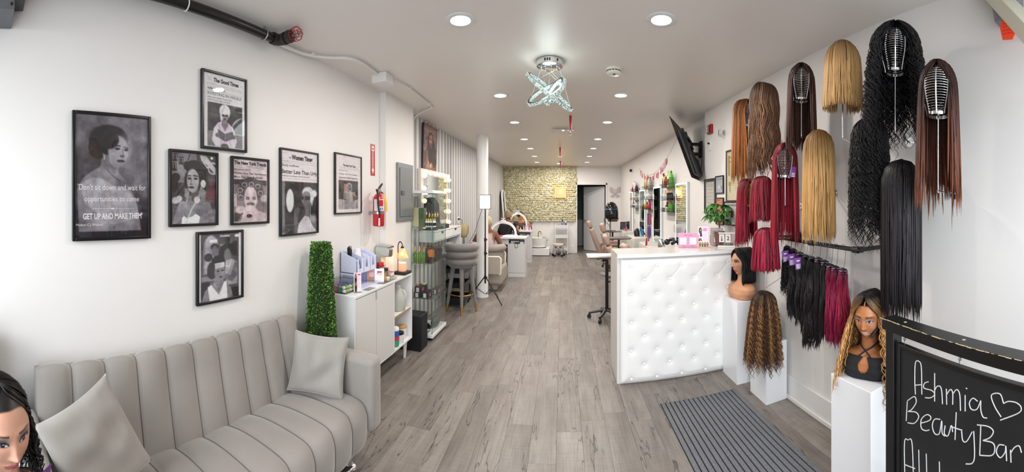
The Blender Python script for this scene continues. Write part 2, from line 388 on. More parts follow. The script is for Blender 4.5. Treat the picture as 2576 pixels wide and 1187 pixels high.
# ------------------------------------------------------------------ framed posters on the left wall
UL, VL = (0, 1, 0), (0, 0, 1)
FRB = M('#0b0b0c', rough=.28)
GLASS = glass_mat((.97, .97, .97), .75)
INK = M('#1c1a1c', rough=.5); PALE = M('#e9e6e6', rough=.5)
def framed(px, label, paint, lines=(), fw=.016, fd=.022, wall=XL, side=1, ink=INK, frm=FRB, rot=0, name='framed_poster', cat='poster', group='framed posters on the left wall', glass=True, rules=()):
    x0, tl, bl, x1, tr, br = px
    (ya, za), (yb, zb) = on_x(x0, tl, wall), on_x(x1, tr, wall); _, zc = on_x(x0, bl, wall); _, zd = on_x(x1, br, wall)
    W, Hh = abs(yb-ya), ((za-zc)+(zb-zd))/2; zc = (zc+zd)/2
    t = thing(name, label, cat, (wall, (ya+yb)/2, zc+Hh/2), 0 if side > 0 else pi, group)
    t.rotation_euler = (rot, 0, 0 if side > 0 else pi)
    b = MB()                                                       # local: x = off the wall, y right, z up, centre 0
    for a, c in (((-W/2, -Hh/2), (-W/2+fw, Hh/2)), ((W/2-fw, -Hh/2), (W/2, Hh/2)), ((-W/2+fw, -Hh/2), (W/2-fw, -Hh/2+fw)), ((-W/2+fw, Hh/2-fw), (W/2-fw, Hh/2))):
        b.bx((0.001, a[0], a[1]), (fd, c[0], c[1]))
    b.build('frame', frm, t, bevel=.003)
    w, h = W-2*fw, Hh-2*fw; O = (fd*.55, -w/2, -h/2)
    paint.grid(O, UL, VL, w, h).build('picture', PRINT, t, colours=True)
    if lines or rules:
        mb = MB()
        for (s, a, c, yb_, hh, *kw) in lines: text(mb, s, a*w, c*w, (1-yb_)*h, hh*h, O, UL, VL, **(kw[0] if kw else {}))
        for (a, yr, c, th) in rules: mb.bx((O[0]+.0003, -w/2+a*w, -h/2+(1-yr)*h-th/2), (O[0]+.0007, -w/2+c*w, -h/2+(1-yr)*h+th/2))
        mb.build('lettering', ink, t)
    if glass: MB().add([(fd*.75, -w/2, -h/2), (fd*.75, w/2, -h/2), (fd*.75, w/2, h/2), (fd*.75, -w/2, h/2)], [(0, 1, 2, 3)]).build('glass', GLASS, t)
    return t
g3 = lambda v, p=.02: (v+p*.4, v-p*.3, v+p*.6)
PAPER = (.86, .84, .85)
# portrait with a quotation
P = Paint(118, 176, g3(.42)); P.a *= (1.12-.25*np.abs(P.X-.75)-.30*np.clip(P.Y-.35, 0, 1))[..., None]
P.ell(.12, .42, .4, .16, g3(.26), soft=1.2, op=.8).ell(.5, .98, .75, .24, (.13, .13, .17), soft=1.0, op=.9)
P.poly([(.1, .52), (.2, .47), (.33, .42), (.36, .33), (.62, .38), (.57, .46), (.7, .54), (.84, .72), (.9, .95), (.05, .95), (.03, .6)], g3(.5))
P.poly([(.08, .56), (.22, .51), (.36, .52), (.52, .58), (.72, .6), (.82, .7), (.86, .84), (.5, .9), (.12, .72)], g3(.62), .8)
for k in range(9): P.line([(.14+.08*k, .57+.012*k), (.17+.085*k, .78+.012*k)], .012, g3(.47), .5)
P.ell(.45, .2, .265, .125, g3(.2)).ell(.3, .265, .125, .095, g3(.17)).ell(.36, .17, .16, .06, g3(.3), soft=.9, op=.6)
P.poly([(.36, .31), (.38, .44), (.52, .48), (.6, .42), (.6, .36)], g3(.45)).ell(.575, .285, .14, .125, g3(.58)).ell(.56, .35, .11, .075, g3(.57))
P.ell(.65, .255, .10, .10, g3(.63), soft=.8, op=.6).ell(.47, .21, .12, .06, g3(.2), rot=-.5)
P.line([(.52, .248), (.6, .243)], .014, g3(.2)).line([(.65, .253), (.71, .26)], .012, g3(.22)).ell(.565, .268, .036, .009, g3(.16)).ell(.685, .275, .03, .009, g3(.16))
P.line([(.63, .27), (.645, .32)], .012, g3(.42)).ell(.63, .328, .035, .012, g3(.36)).ell(.61, .37, .055, .012, g3(.27)).line([(.555, .37), (.665, .37)], .006, g3(.14))
P.ell(.6, .405, .08, .02, g3(.5), soft=1, op=.5).line([(.385, .33), (.385, .36)], .012, g3(.75)).line(bez([(.42, .44), (.46, .47), (.52, .505), (.6, .535)])[:, :2].tolist(), .01, g3(.3))
P.grain(.012)
framed((180, 270, 605, 376, 303, 600), 'large framed portrait poster with a quotation, leftmost on the left wall', P,
       [("'Don't sit down and wait for", .03, .97, .612, .05), ('opportunities to come', .12, .87, .705, .045), ("GET UP AND MAKE THEM'", .1, .92, .85, .048, dict(bold=.025)), ('Madam C.J Walker', .01, .36, .905, .02)],
       ink=PALE, rules=[(.22, .765, .8, .0012), (.48, .765, .52, .008)])
# towel and robe newspaper
P = Paint(96, 150, PAPER); P.rect(.1, .39, .93, .985, g3(.27)); P.rect(.1, .78, .93, .985, g3(.5)); 
for k in range(6): P.line([(.1, .8+.03*k), (.35, .84+.03*k)], .012, g3(.42)); P.line([(.65, .86+.02*k), (.93, .8+.03*k)], .012, g3(.62))
P.ell(.5, .49, .13, .1, (.8, .79, .8)).ell(.5, .555, .085, .075, g3(.55)).ell(.5, .47, .12, .06, (.85, .84, .85)).ell(.42, .55, .03, .09, (.8, .79, .8))
P.line([(.49, .42), (.44, .5)], .01, g3(.6)).rect(.43, .535, .49, .56, g3(.1)).rect(.51, .535, .57, .56, g3(.1)).ell(.5, .595, .025, .008, g3(.15))
P.poly([(.33, .66), (.43, .63), (.58, .64), (.7, .7), (.8, .88), (.74, .985), (.28, .985), (.2, .9), (.24, .74)], (.8, .79, .8)).poly([(.43, .62), (.56, .62), (.58, .68), (.5, .77), (.42, .68)], g3(.55))
P.line([(.36, .68), (.42, .85), (.4, .98)], .012, g3(.62)).line([(.66, .72), (.6, .86), (.66, .98)], .012, g3(.62)).poly([(.33, .74), (.5, .8), (.7, .75), (.72, .85), (.51, .91), (.35, .86)], g3(.42)).line([(.51, .8), (.51, .91)], .01, g3(.75))
P.ell(.32, .83, .045, .028, g3(.45)).ell(.72, .83, .045, .028, g3(.45)).ell(.5, .985, .1, .05, g3(.4)).rect(.74, .42, .9, .45, g3(.12)).grain(.015, 2)
framed((503, 172, 375, 617, 203, 384), 'framed mock newspaper of a woman in towel and robe, topmost on the left wall', P,
       [('The Good Times', .23, .84, .105, .055, dict(bold=.05)), ('QUEEN OF HER CASTLE', .09, .5, .215, .024, dict(bold=.04)), ('INVESTING IN HERSELF', .09, .92, .29, .042), ('PAID OFF MORE THAN ANY', .09, .68, .335, .022, dict(shear=.2)), ('FAIRYTALE EVER COULD', .09, .62, .37, .022, dict(shear=.2)), ('VOLUME 1,556', .1, .18, .075, .008), ('VOL. 15 ISSUE, No.2079', .09, .28, .138, .008), ('$0.25', .88, .93, .09, .008)],
       rules=[(.08, .148, .93, .0008), (.08, .175, .93, .0008), (.08, .235, .93, .0008), (.085, .05, .195, .0008), (.085, .09, .195, .0008)])
# telephone and champagne
P = Paint(100, 150, g3(.3)); P.rect(0, 0, .55, .42, g3(.5)); P.rect(0, .8, 1, 1, g3(.4))
for (a, b) in ((.03, .02), (.16, .06), (.02, .15)): P.rect(a, b, a+.1, b+.11, g3(.12)).rect(a+.015, b+.012, a+.085, b+.098, g3(.68)).ell(a+.05, b+.045, .025, .03, g3(.15)).ell(a+.05, b+.085, .03, .02, g3(.2))
P.rect(.72, .4, 1, .66, (.36, .2, .22)).ell(.93, .2, .13, .09, (.75, .75, .77)).ell(.93, .2, .1, .07, g3(.3)).ell(.9, .05, .03, .02, (.9, .9, .9)).ell(.1, .35, .09, .06, g3(.18)).ell(.04, .45, .1, .12, g3(.22))
P.ell(.5, .2, .2, .1, g3(.12)).ell(.34, .18, .08, .06, g3(.13)).ell(.7, .25, .12, .1, g3(.13)).ell(.68, .42, .15, .15, g3(.14)).ell(.42, .4, .14, .18, g3(.16))
P.poly([(.35, .62), (.56, .58), (.62, .66), (.86, .7), (.95, .9), (.97, 1), (.2, 1), (.25, .8)], g3(.5)).poly([(.42, .5), (.6, .5), (.58, .68), (.45, .68)], g3(.36)).ell(.47, .39, .135, .17, g3(.6)).ell(.42, .36, .08, .12, g3(.68), soft=.8, op=.6)
P.line([(.35, .325), (.42, .318)], .02, g3(.12)).line([(.48, .315), (.57, .325)], .02, g3(.12)).ell(.39, .36, .04, .014, g3(.1)).ell(.53, .36, .045, .014, g3(.1)).line([(.44, .37), (.42, .43)], .015, g3(.45)).ell(.43, .44, .045, .012, g3(.4)).ell(.44, .485, .06, .02, g3(.3)).ell(.44, .48, .05, .006, g3(.14))
P.poly([(.24, .86), (.33, .92), (.44, .9), (.53, .86), (.63, .9), (.6, 1), (.22, 1)], (.84, .83, .85)).ell(.7, .43, .06, .06, (.78, .77, .78)).ell(.56, .66, .07, .05, (.76, .75, .76)).line([(.66, .48), (.6, .62)], .05, g3(.6)).ell(.68, .56, .085, .06, g3(.55)).poly([(.64, .6), (.76, .6), (.74, .82), (.66, .82)], g3(.52))
P.line([(.53, .7), (.42, .82), (.32, .98)], .025, (.72, .71, .72)).poly([(.29, .5), (.4, .5), (.38, .62), (.34, .66), (.28, .6)], g3(.7), .6).line([(.34, .66), (.24, .82)], .012, (.8, .8, .8)).ell(.25, .73, .09, .05, g3(.56)).poly([(.15, .74), (.3, .74), (.26, .9), (.1, 1), (0, 1)], g3(.5)).ell(.12, .66, .12, .05, (.72, .7, .71), rot=-.4).line([(.1, .62), (.28, .46)], .02, g3(.1))
P.poly([(.62, .02), (.78, .03), (1, .2), (1, .3), (.8, .16), (.66, .1)], (.68, .66, .67)).line([(.4, .02), (.36, .1)], .015, g3(.1)).line([(.7, .12), (.8, .2)], .02, g3(.8)).grain(.015, 3)
framed((422, 374, 571, 545, 386, 566), 'framed salon photograph of a woman with telephone and champagne glass', P)
# rollers and tea cup
P = Paint(90, 150, (.76, .71, .72)); P.rect(.03, .32, .97, .985, (.52, .47, .48)); P.rect(.03, .32, .97, .4, g3(.25)); P.ell(.5, .48, .36, .2, (.34, .31, .32)).rect(.03, .55, .11, .75, (.72, .68, .7)).ell(.9, .62, .1, .06, (.74, .7, .71))
P.poly([(.35, .75), (.62, .75), (.72, .82), (.97, .87), (.97, .985), (.2, .985), (.3, .88)], (.72, .65, .66)).ell(.5, .62, .19, .2, (.75, .69, .7))
for (a, b) in ((.32, .4), (.52, .39), (.71, .42), (.2, .49), (.79, .53), (.22, .6)): P.ell(a, b, .1, .05, g3(.24)).ell(a, b, .085, .042, (.62, .58, .59)).ell(a, b+.004, .055, .027, g3(.3))
P.line([(.37, .595), (.45, .605)], .018, g3(.2)).line([(.55, .605), (.64, .595)], .018, g3(.2)).ell(.41, .625, .05, .015, g3(.15)).ell(.6, .625, .05, .015, g3(.15)).ell(.41, .625, .018, .008, g3(.8)).ell(.6, .625, .018, .008, g3(.8)).ell(.5, .71, .12, .03, g3(.4))
P.ell(.5, .78, .13, .055, (.78, .73, .74)).ell(.49, .86, .06, .025, (.82, .77, .78)).ell(.46, .9, .08, .03, g3(.15)).ell(.22, .8, .14, .06, (.7, .64, .65)).poly([(.04, .84), (.2, .86), (.3, .84), (.12, .985), (.04, .985)], g3(.25)).line([(.34, .78), (.26, .93)], .01, (.85, .8, .8)).grain(.015, 4)
framed((578, 392, 566, 673, 402, 562), 'framed mock newspaper of a woman in hair rollers sipping tea', P,
       [('The New York Trends', .03, .97, .082, .055, dict(bold=.05)), ('BREAKING NEWS:', .03, .5, .175, .024), ('Women Love Their Hairdressers,', .03, .98, .235, .036, dict(shear=.2, bold=.01)), ('More Than Their Boyfriends', .03, .86, .295, .036, dict(shear=.2, bold=.01)), ('TUE, AUGUST 5th, 1st EST.', .04, .25, .118, .008), ('BEST OUT THERE, 3rd EDITION', .38, .72, .118, .008)], rules=[(.03, .1, .97, .0008), (.03, .13, .97, .0008)])
# sunglasses and mirror
P = Paint(84, 170, (.82, .8, .81)); P.rect(.0, .37, 1, 1, g3(.2)); P.rect(0, .37, .1, 1, g3(.45)); P.line([(.08, .4), (.08, .9), (1, .85)], .02, g3(.5)).ell(.23, .6, .1, .14, (.8, .79, .8))
P.ell(.72, .5, .16, .075, (.72, .71, .72)).ell(.9, .51, .09, .045, (.78, .77, .78)).ell(.68, .58, .14, .1, g3(.42)).poly([(.8, .5), (.9, .56), (.84, .68), (.79, .6)], (.75, .74, .75)).rect(.5, .545, .6, .585, g3(.08)).rect(.63, .545, .78, .59, g3(.08)).ell(.56, .65, .03, .015, g3(.15)).poly([(.62, .66), (.78, .66), (.78, .78), (.66, .78)], g3(.38))
P.poly([(.66, .76), (.8, .77), (.96, .86), (1, 1), (.5, 1), (.55, .85)], g3(.4)).poly([(.5, .86), (.62, .79), (.74, .8), (.86, .92), (.95, .97), (.95, 1), (.42, 1), (.45, .9)], (.76, .75, .76)).poly([(.33, .72), (.44, .67), (.52, .7), (.44, .8), (.42, 1), (.34, 1)], g3(.4)).ell(.88, .83, .09, .05, g3(.62), soft=1).ell(.12, .95, .12, .03, g3(.35)).grain(.015, 5)
framed((701, 372, 595, 797, 385, 585), 'tall framed mock newspaper of a woman in sunglasses and headscarf', P,
       [('Women Times', .27, .86, .1, .055, dict(bold=.06)), ('Study confirms:', .02, .47, .19, .028, dict(bold=.01)), ('Better Late Than Ugly', .01, 1.0, .275, .05, dict(bold=.02)), ('Evidence is conclusive, final & admirable.', .01, .78, .312, .018), ('THE', .2, .255, .095, .02, dict(bold=.03)), ('Vol. 25 No. 1,256,895', .02, .2, .135, .006)], rules=[(.02, .125, .98, .0008), (.02, .15, .98, .0008), (.02, .335, .98, .0008), (.02, .03, .17, .0008), (.02, .1, .17, .0008)], fw=.013)
# small newspaper
P = Paint(76, 130, (.85, .81, .81)); P.rect(.12, .44, .88, .94, g3(.24)); P.rect(.16, .5, .3, .75, (.22, .24, .2)).rect(.32, .5, .46, .76, (.6, .48, .44)).ell(.55, .58, .1, .06, g3(.5)).ell(.53, .52, .1, .04, (.7, .69, .7)).poly([(.42, .64), (.62, .64), (.7, .8), (.74, .94), (.36, .94)], g3(.55)).poly([(.46, .5), (.6, .5), (.58, .6), (.47, .6)], g3(.4)).poly([(.12, .76), (.4, .78), (.4, .94), (.12, .94)], (.62, .6, .61)).poly([(.68, .8), (.88, .76), (.88, .94), (.7, .94)], (.6, .58, .59)).line([(.62, .64), (.86, .74)], .02, g3(.6)).ell(.55, .59, .03, .02, g3(.15)).grain(.02, 6)
framed((839, 384, 540, 906, 394, 535), 'small framed newspaper with wide pink margin, nearest the fire extinguisher', P,
       [('The New York Times', .28, .78, .19, .035, dict(bold=.05)), ('BREAKING NEWS:', .13, .48, .275, .016), ('Getting a "Little Treat" Everyday', .13, .85, .34, .028), ('Improves Health Happiness', .13, .87, .405, .034, dict(bold=.01))], rules=[(.14, .21, .88, .0008), (.14, .235, .88, .0008), (.13, .425, .88, .0008)], fw=.012)
# two women at a dresser
P = Paint(96, 150, (.84, .83, .84)); P.rect(.05, 0, .94, 1, g3(.34)); P.ell(.28, .22, .17, .2, g3(.56)).rect(.11, .22, .45, .6, g3(.5)).ell(.28, .2, .13, .17, g3(.66)).rect(.15, .2, .41, .5, g3(.6)).rect(.48, .03, .72, .06, g3(.7)).rect(.48, .17, .72, .19, g3(.62)).ell(.66, .11, .06, .05, g3(.12)).rect(.25, .09, .42, .13, (.85, .84, .85))
P.ell(.36, .2, .09, .05, g3(.2)).ell(.36, .26, .07, .08, g3(.45)).ell(.22, .35, .09, .06, g3(.16)).ell(.2, .5, .07, .09, g3(.6)).rect(.06, .63, .35, .7, g3(.55)).ell(.9, .05, .07, .025, (.8, .8, .8)).rect(.78, .13, .9, .36, g3(.2)).rect(.72, .85, .94, 1, g3(.14)).rect(.05, .72, .25, .95, g3(.2))
P.ell(.68, .24, .17, .08, g3(.1)).ell(.57, .32, .1, .12, g3(.12)).ell(.66, .34, .085, .1, g3(.46)).poly([(.62, .42), (.76, .4), (.9, .46), (.9, .8), (.66, .8), (.6, .6)], g3(.6)).poly([(.84, .44), (.92, .5), (.88, .68), (.78, .76), (.5, .66), (.56, .6), (.74, .66)], g3(.44)).line([(.62, .5), (.7, .52), (.75, .44)], .012, (.85, .84, .85))
P.ell(.44, .42, .15, .09, g3(.14)).ell(.3, .55, .11, .13, g3(.22)).ell(.47, .58, .115, .13, g3(.5)).poly([(.35, .66), (.54, .64), (.58, .74), (.74, .84), (.8, 1), (.07, 1), (.14, .84), (.34, .74)], g3(.5)).poly([(.2, .79), (.28, .76), (.46, .93), (.58, .74), (.64, .73), (.66, 1), (.25, 1)], (.84, .83, .84)).poly([(.36, .45), (.58, .44), (.59, .51), (.37, .53)], (.78, .77, .78)).line([(.37, .48), (.58, .47)], .008, g3(.5)).line([(.37, .505), (.59, .49)], .008, g3(.5))
P.ell(.44, .57, .03, .012, g3(.12)).ell(.54, .565, .028, .012, g3(.12)).line([(.5, .58), (.51, .62)], .012, g3(.36)).ell(.5, .66, .045, .012, g3(.24)).line([(.41, .76), (.46, .86), (.5, .76)], .008, g3(.3)).grain(.015, 7)
framed((491, 583, 768, 608, 577, 747), 'framed photograph of two women at a dresser, lowest on the left wall', P)

# ------------------------------------------------------------------ sofa
VELV = M('#8d8781', rough=.75, noise=.09, nscale=3.0, bump=.06, bscale=30, sheen=.45)
PIPE = M('#5d5a58', rough=.8)
def channel(prof, y0, y1, nch, puff, mask, parent, name, mat, per=9):
    P_ = np.array(prof); n = len(P_)
    T = np.roll(P_, -1, 0)-np.roll(P_, 1, 0); T /= np.linalg.norm(T, axis=1)[:, None]; Nn = np.stack([T[:, 1], -T[:, 0]], 1)
    c = P_.mean(0)
    if ((P_-c)*Nn).sum() < 0: Nn = -Nn
    ys, ds = [], []
    w_ = (y1-y0)/nch
    for k in range(nch):
        for j in range(per):
            t = j/(per-1)
            if k and j == 0: continue
            ys.append(y0+(k+t)*w_); ds.append((1-abs(2*t-1)**2.6))
    V = np.empty((len(ys), n+1, 3))
    for i, (yy, d) in enumerate(zip(ys, ds)):
        e = 1.0 if 0 < i < len(ys)-1 else .9
        Q = P_+Nn*(mask[:, None]*puff*(d-1)); Q = np.vstack([Q, Q[:1]])
        V[i, :, 0] = Q[:, 0]; V[i, :, 1] = yy; V[i, :, 2] = Q[:, 1]
    mb = MB(); mb.grid(V); k0 = len(V[0])
    for i in (0, len(ys)-1):
        mb.add(V[i, :-1], [tuple(range(n)) if i == 0 else tuple(range(n))[::-1]])
    o = mb.build(name, mat, parent, smooth=55, fixn=True)
    sm = MB()
    for k in range(1, nch):
        Q = P_-Nn*(mask[:, None]*puff*.93); idx = [i for i in range(n) if mask[i] > .5]
        sm.tube([(Q[i, 0], y0+k*w_, Q[i, 1]) for i in idx], .0022, 5)
    s_ = sm.build('seam', PIPE, o, smooth=60)
    return o
sofa = thing('sofa', 'long grey velvet sofa with channel-stitched back and seat, along the left wall', 'sofa', (0, 0, 0))
bp_ = bez([(-1.545, .36), (-1.575, .47), (-1.625, .66), (-1.655, .79), (-1.685, .838), (-1.735, .83), (-1.755, .77), (-1.73, .5), (-1.68, .33)], 5)[:, :2]
bm_ = np.array([1.0 if (p[0] > -1.69-.0 or p[1] > .8) and i < 27 else 0 for i, p in enumerate(bp_)])
channel(bp_, .25, 1.90, 10, .02, bm_, sofa, 'backrest', VELV)
sp_ = bez([(-1.6, .40), (-1.45, .432), (-1.28, .438), (-1.15, .42), (-1.1, .36), (-1.09, .27), (-1.1, .18), (-1.16, .155), (-1.4, .155), (-1.62, .16)], 5)[:, :2]
channel(sp_, .25, 1.90, 10, .018, np.array([1.0 if i < 33 else 0 for i in range(len(sp_))]), sofa, 'seat', VELV)
for y0 in (.128, 1.905):
    MB().bx((-1.70, y0, .22), (-1.075, y0+.125, .655)).build('arm', VELV, sofa, bevel=.035, seg=4)
for x, y in ((-1.22, 1.86), (-1.22, .3), (-1.6, 1.86), (-1.6, .3)):
    MB().lathe([(.05, 0), (.052, .012), (.045, .022), (.026, .028), (.024, .05), (.024, .17)], (x, y, 0), 24).build('leg', CHROME, sofa, smooth=40)
def pillow(name, label, size, th, loc, rot, mat, seed):
    g = np.random.default_rng(seed); n = 29; u = np.linspace(-1, 1, n); Uu, Vv = np.meshgrid(u, u)
    fx = 1-.09*(1-Vv**2); fy = 1-.09*(1-Uu**2); X = Uu*fx*size/2; Y = Vv*fy*size/2
    hh = (np.clip(1-np.abs(Uu)**2.4, 0, 1)*np.clip(1-np.abs(Vv)**2.4, 0, 1))**.45
    mb = MB()
    for s in (1, -1):
        wr = sum(a*np.sin(k1*Uu+k2*Vv+p) for a, k1, k2, p in zip(g.uniform(.002, .006, 7), g.uniform(-9, 9, 7), g.uniform(-9, 9, 7), g.uniform(0, 6, 7)))
        Z = s*(th/2*hh+wr*hh); G = np.stack([X, Y, Z], 2); mb.grid(G if s > 0 else G[:, ::-1])
    o = mb.build(name, mat, None, smooth=70); o.location = loc; o.rotation_euler = rot
    bm = bmesh.new(); bm.from_mesh(o.data); bmesh.ops.remove_doubles(bm, verts=bm.verts, dist=1e-5); bmesh.ops.recalc_face_normals(bm, faces=bm.faces); bm.to_mesh(o.data); bm.free()
    return tag(o, label, 'cushion', 'grey velvet cushions on the sofa')
VELV2 = M('#918c86', rough=.75, noise=.1, nscale=7.0, bump=.35, bscale=13, stretch=(1, .45, 1), sheen=.4)
def orient(o, c, xdir, ydir):
    x = Vector(xdir).normalized(); z = x.cross(Vector(ydir)).normalized(); y = z.cross(x)
    m = Matrix((x, y, z)).transposed().to_4x4(); m.translation = Vector(c); o.matrix_world = m
p_ = pillow('throw_pillow', 'grey velvet cushion leaning in the near left corner of the sofa', .40, .13, (0, 0, 0), (0, 0, 0), VELV2, 3)
orient(p_, (-1.41, .45, .62), (-.14, .297, .075), (-.14, -.07, .265))
p_ = pillow('throw_pillow', 'grey velvet cushion propped against the far right sofa arm', .36, .12, (0, 0, 0), (0, 0, 0), VELV2, 8)
orient(p_, (-1.40, 1.80, .60), (.93, .36, -.04), (-.10, .28, .95))

# ------------------------------------------------------------------ topiary behind the sofa arm
def topiary(name, label, loc, z0, z1, r0, r1, n, seed):
    t = thing(name, label, 'plant', loc)
    MB().lathe([(r0*.93, z0), (r1*.9, z1-.03), (r1*.5, z1)], n=24).build('core', M('#1f3312', rough=.9), t)
    MB().lathe([(.07, 0), (.09, .16), (.085, .16)], n=20).build('pot', M('#2b2622', rough=.7), t, smooth=40)
    MB().cyl((0, 0, .1), (0, 0, z0+.02), .012, n=8).build('stem', M('#4a3a28', rough=.8), t)
    g = np.random.default_rng(seed); mb = MB()
    top = g.random(n) < .06; u = g.random(n); zz = z0+(z1-z0)*u; zz[top] = z1+g.uniform(-.02, .02, top.sum())
    rr = r0+(r1-r0)*(zz-z0)/(z1-z0); rr *= g.uniform(.9, 1.06, n); rr[top] *= np.sqrt(g.random(top.sum()))
    a = g.uniform(0, 2*pi, n); base = np.stack([rr*np.cos(a), rr*np.sin(a), zz], 1)
    out = np.stack([np.cos(a), np.sin(a), np.where(top, 2.0, .35)], 1)+g.normal(0, .55, (n, 3)); out /= np.linalg.norm(out, axis=1)[:, None]
    s_ = np.cross(out, g.normal(0, 1, (n, 3))); s_ /= np.linalg.norm(s_, axis=1)[:, None]; L = g.uniform(.010, .019, n)[:, None]; nn = np.cross(out, s_)*L*.25
    q = np.stack([base, base+out*L*.6+s_*L*.42+nn, base+out*L*1.15, base+out*L*.6-s_*L*.42+nn], 1).reshape(-1, 3)
    mb.add(q, [(4*i, 4*i+1, 4*i+2, 4*i+3) for i in range(n)])
    cs = np.array([lin(c) for c in ('#4a7029', '#6a933b', '#33561f', '#8aa956', '#2d5238')])[g.choice(5, n, p=[.35, .25, .22, .08, .1])]*g.uniform(.8, 1.2, (n, 1))
    mb.c[-1] = np.repeat(cs, 4, 0)
    mb.build('foliage', M('#ffffff', rough=.5, attr=True), t, kind='stuff', colours=True)
topiary('topiary', 'tall tapered green boxwood topiary between sofa arm and white cabinet', (-1.66, 2.17, 0), .22, 1.275, .125, .068, 9000, 5)
topiary('topiary', 'green boxwood topiary cut off at the left edge of the picture', (-1.69, .0, 0), .2, .98, .105, .06, 3500, 6)

# ------------------------------------------------------------------ white cabinet
CABW = M('#e3e3e2', rough=.28); CABD = M('#d4d3d0', rough=.32); WOOD = M('#b08d5a', rough=.5, noise=.1, nscale=20, stretch=(1, .2, 1))
XF = -1.52
cab = thing('storage_cabinet', 'white two-door sideboard with open end shelves beside the topiary', 'cabinet', (0, 0, 0))
MB().bx((XL+.005, 2.41, .845), (XF, 3.53, .866)).build('top_panel', CABW, cab, bevel=.002)
MB().bx((XL+.005, 2.41, .19), (XF, 2.43, .845)).bx((XL+.005, 3.512, .19), (XF, 3.53, .845)).bx((XL+.005, 3.10, .21), (XF, 3.115, .845)).bx((XL+.005, 2.43, .19), (XF, 3.512, .208)).bx((XL+.005, 2.43, .208), (XL+.02, 3.512, .845)).build('carcass', CABW, cab)
for a, b, nt_ in ((2.433, 2.758, 1), (2.764, 3.098, 0)):
    q = [(a, .212), (b, .212)]
    q += [(b, .76), (b-.012, .765), (b-.012, .838)] if nt_ else [(b, .838)]
    q += [(a, .838)] if nt_ else [(a+.012, .838), (a+.012, .765), (a, .76)]
    MB().prism(q, XF-.016, XF+.001, 'x').build('door', CABD, cab)
MB().bx((XL+.02, 3.115, .50), (XF-.012, 3.512, .514)).mat(1).bx((XF-.012, 3.115, .50), (XF-.009, 3.512, .514)).build('shelf', [CABW, WOOD], cab)
for x, y, k in ((XF-.05, 3.46, -1), (XF-.05, 2.48, -1), (XL+.06, 3.46, 1), (XL+.06, 2.48, 1)):
    MB().tube([(x, y, .19), (x+.008*k, y, 0)], [.026, .016], 4).build('leg', M('#dcd9d2', rough=.4), cab)

# ------------------------------------------------------------------ reception desk
DKW = M('#d9d6d2', rough=.35)
desk = thing('reception_desk', 'white reception desk with button-tufted front and pale counter top', 'desk', (0, 0, 0))
DX, DY, DYB, DZT = .477, 3.214, 3.63, 1.14
MB().bx((DX, DY, 0), (DX+.018, DYB, DZT-.03)).bx((DX+.018, DY+.0, 0), (XRN-.005, DY+.016, DZT-.03)).bx((DX+.018, DY+.3, .06), (XRN-.005, DYB-.02, .08)).build('carcass', DKW, desk, bevel=.002)
ct = MB().bx((DX-.002, DY-.035, DZT-.028), (XRN-.004, DYB, DZT)).build('counter_top', M('#d8d3d0', rough=.2), desk, bevel=.004)
MB().bx((DX-.0035, DY-.036, DZT-.029), (XRN-.004, DY-.0335, DZT+.001)).build('counter_edge', M('#f2f2f2', rough=.2), desk)
MB().bx((DX-.0025, DY-.03, DZT-.002), (DX+.004, DYB-.01, DZT+.0008)).build('edge_band', M('#a9823d', rough=.5), desk)
# tufted panel: one sheet with dimples and pulled folds, a button in each dimple
x0, x1, z0, z1 = DX+.03, XRN-.02, .012, DZT-.045
gx = np.linspace(x0, x1, 150); gz = np.linspace(z0, z1, 130); X, Z = np.meshgrid(gx, gz)
edge = np.minimum.reduce([X-x0, x1-X, Z-z0, z1-Z]); D = -.012-.032*np.clip(edge/.05, 0, 1)**.5
btn = []
for j in range(9):
    for k in range(6):
        bx_ = .602+.232*k+(.116 if j % 2 else 0); bz_ = 1.035-.1235*j
        if x0+.03 < bx_ < x1-.02 and bz_ > .03: btn.append((bx_, bz_))
g = np.random.default_rng(2)
for bx_, bz_ in btn:
    d2 = (X-bx_)**2+(Z-bz_)**2; D += .0085*np.exp(-d2/.04**2)+.008*np.exp(-d2/.016**2)
for a in btn:
    for b in btn:
        if a < b and abs(abs(a[0]-b[0])-.116) < .01 and abs(abs(a[1]-b[1])-.1235) < .01:
            u = np.array(b)-np.array(a); L = np.linalg.norm(u); u /= L; t = (X-a[0])*u[0]+(Z-a[1])*u[1]; dd = np.abs((X-a[0])*-u[1]+(Z-a[1])*u[0])
            deep = .0035 if (a[1] > .98 or b[1] > .98) else .0006*g.uniform(.0, 1)
            D += deep*np.exp(-(dd/.006)**2)*((t > 0) & (t < L))*np.sin(pi*np.clip(t/L, 0, 1))**.5
MB().grid(np.stack([X, DY+D, Z], 2)).build('tufted_panel', M('#ececea', rough=.33, bump=.02, bscale=40), desk, smooth=80)
bproto = None
for bx_, bz_ in btn:
    if bproto is None:
        o = bproto = MB().lathe([(.001, .011), (.007, .0105), (.012, .006), (.013, 0)][::-1], n=14).build('button', M('#efefed', rough=.3), desk, smooth=60); o.rotation_euler = (R(90), 0, 0)
    else: o = bproto.copy(); COL.objects.link(o)
    o.location = (bx_, DY-.027, bz_)

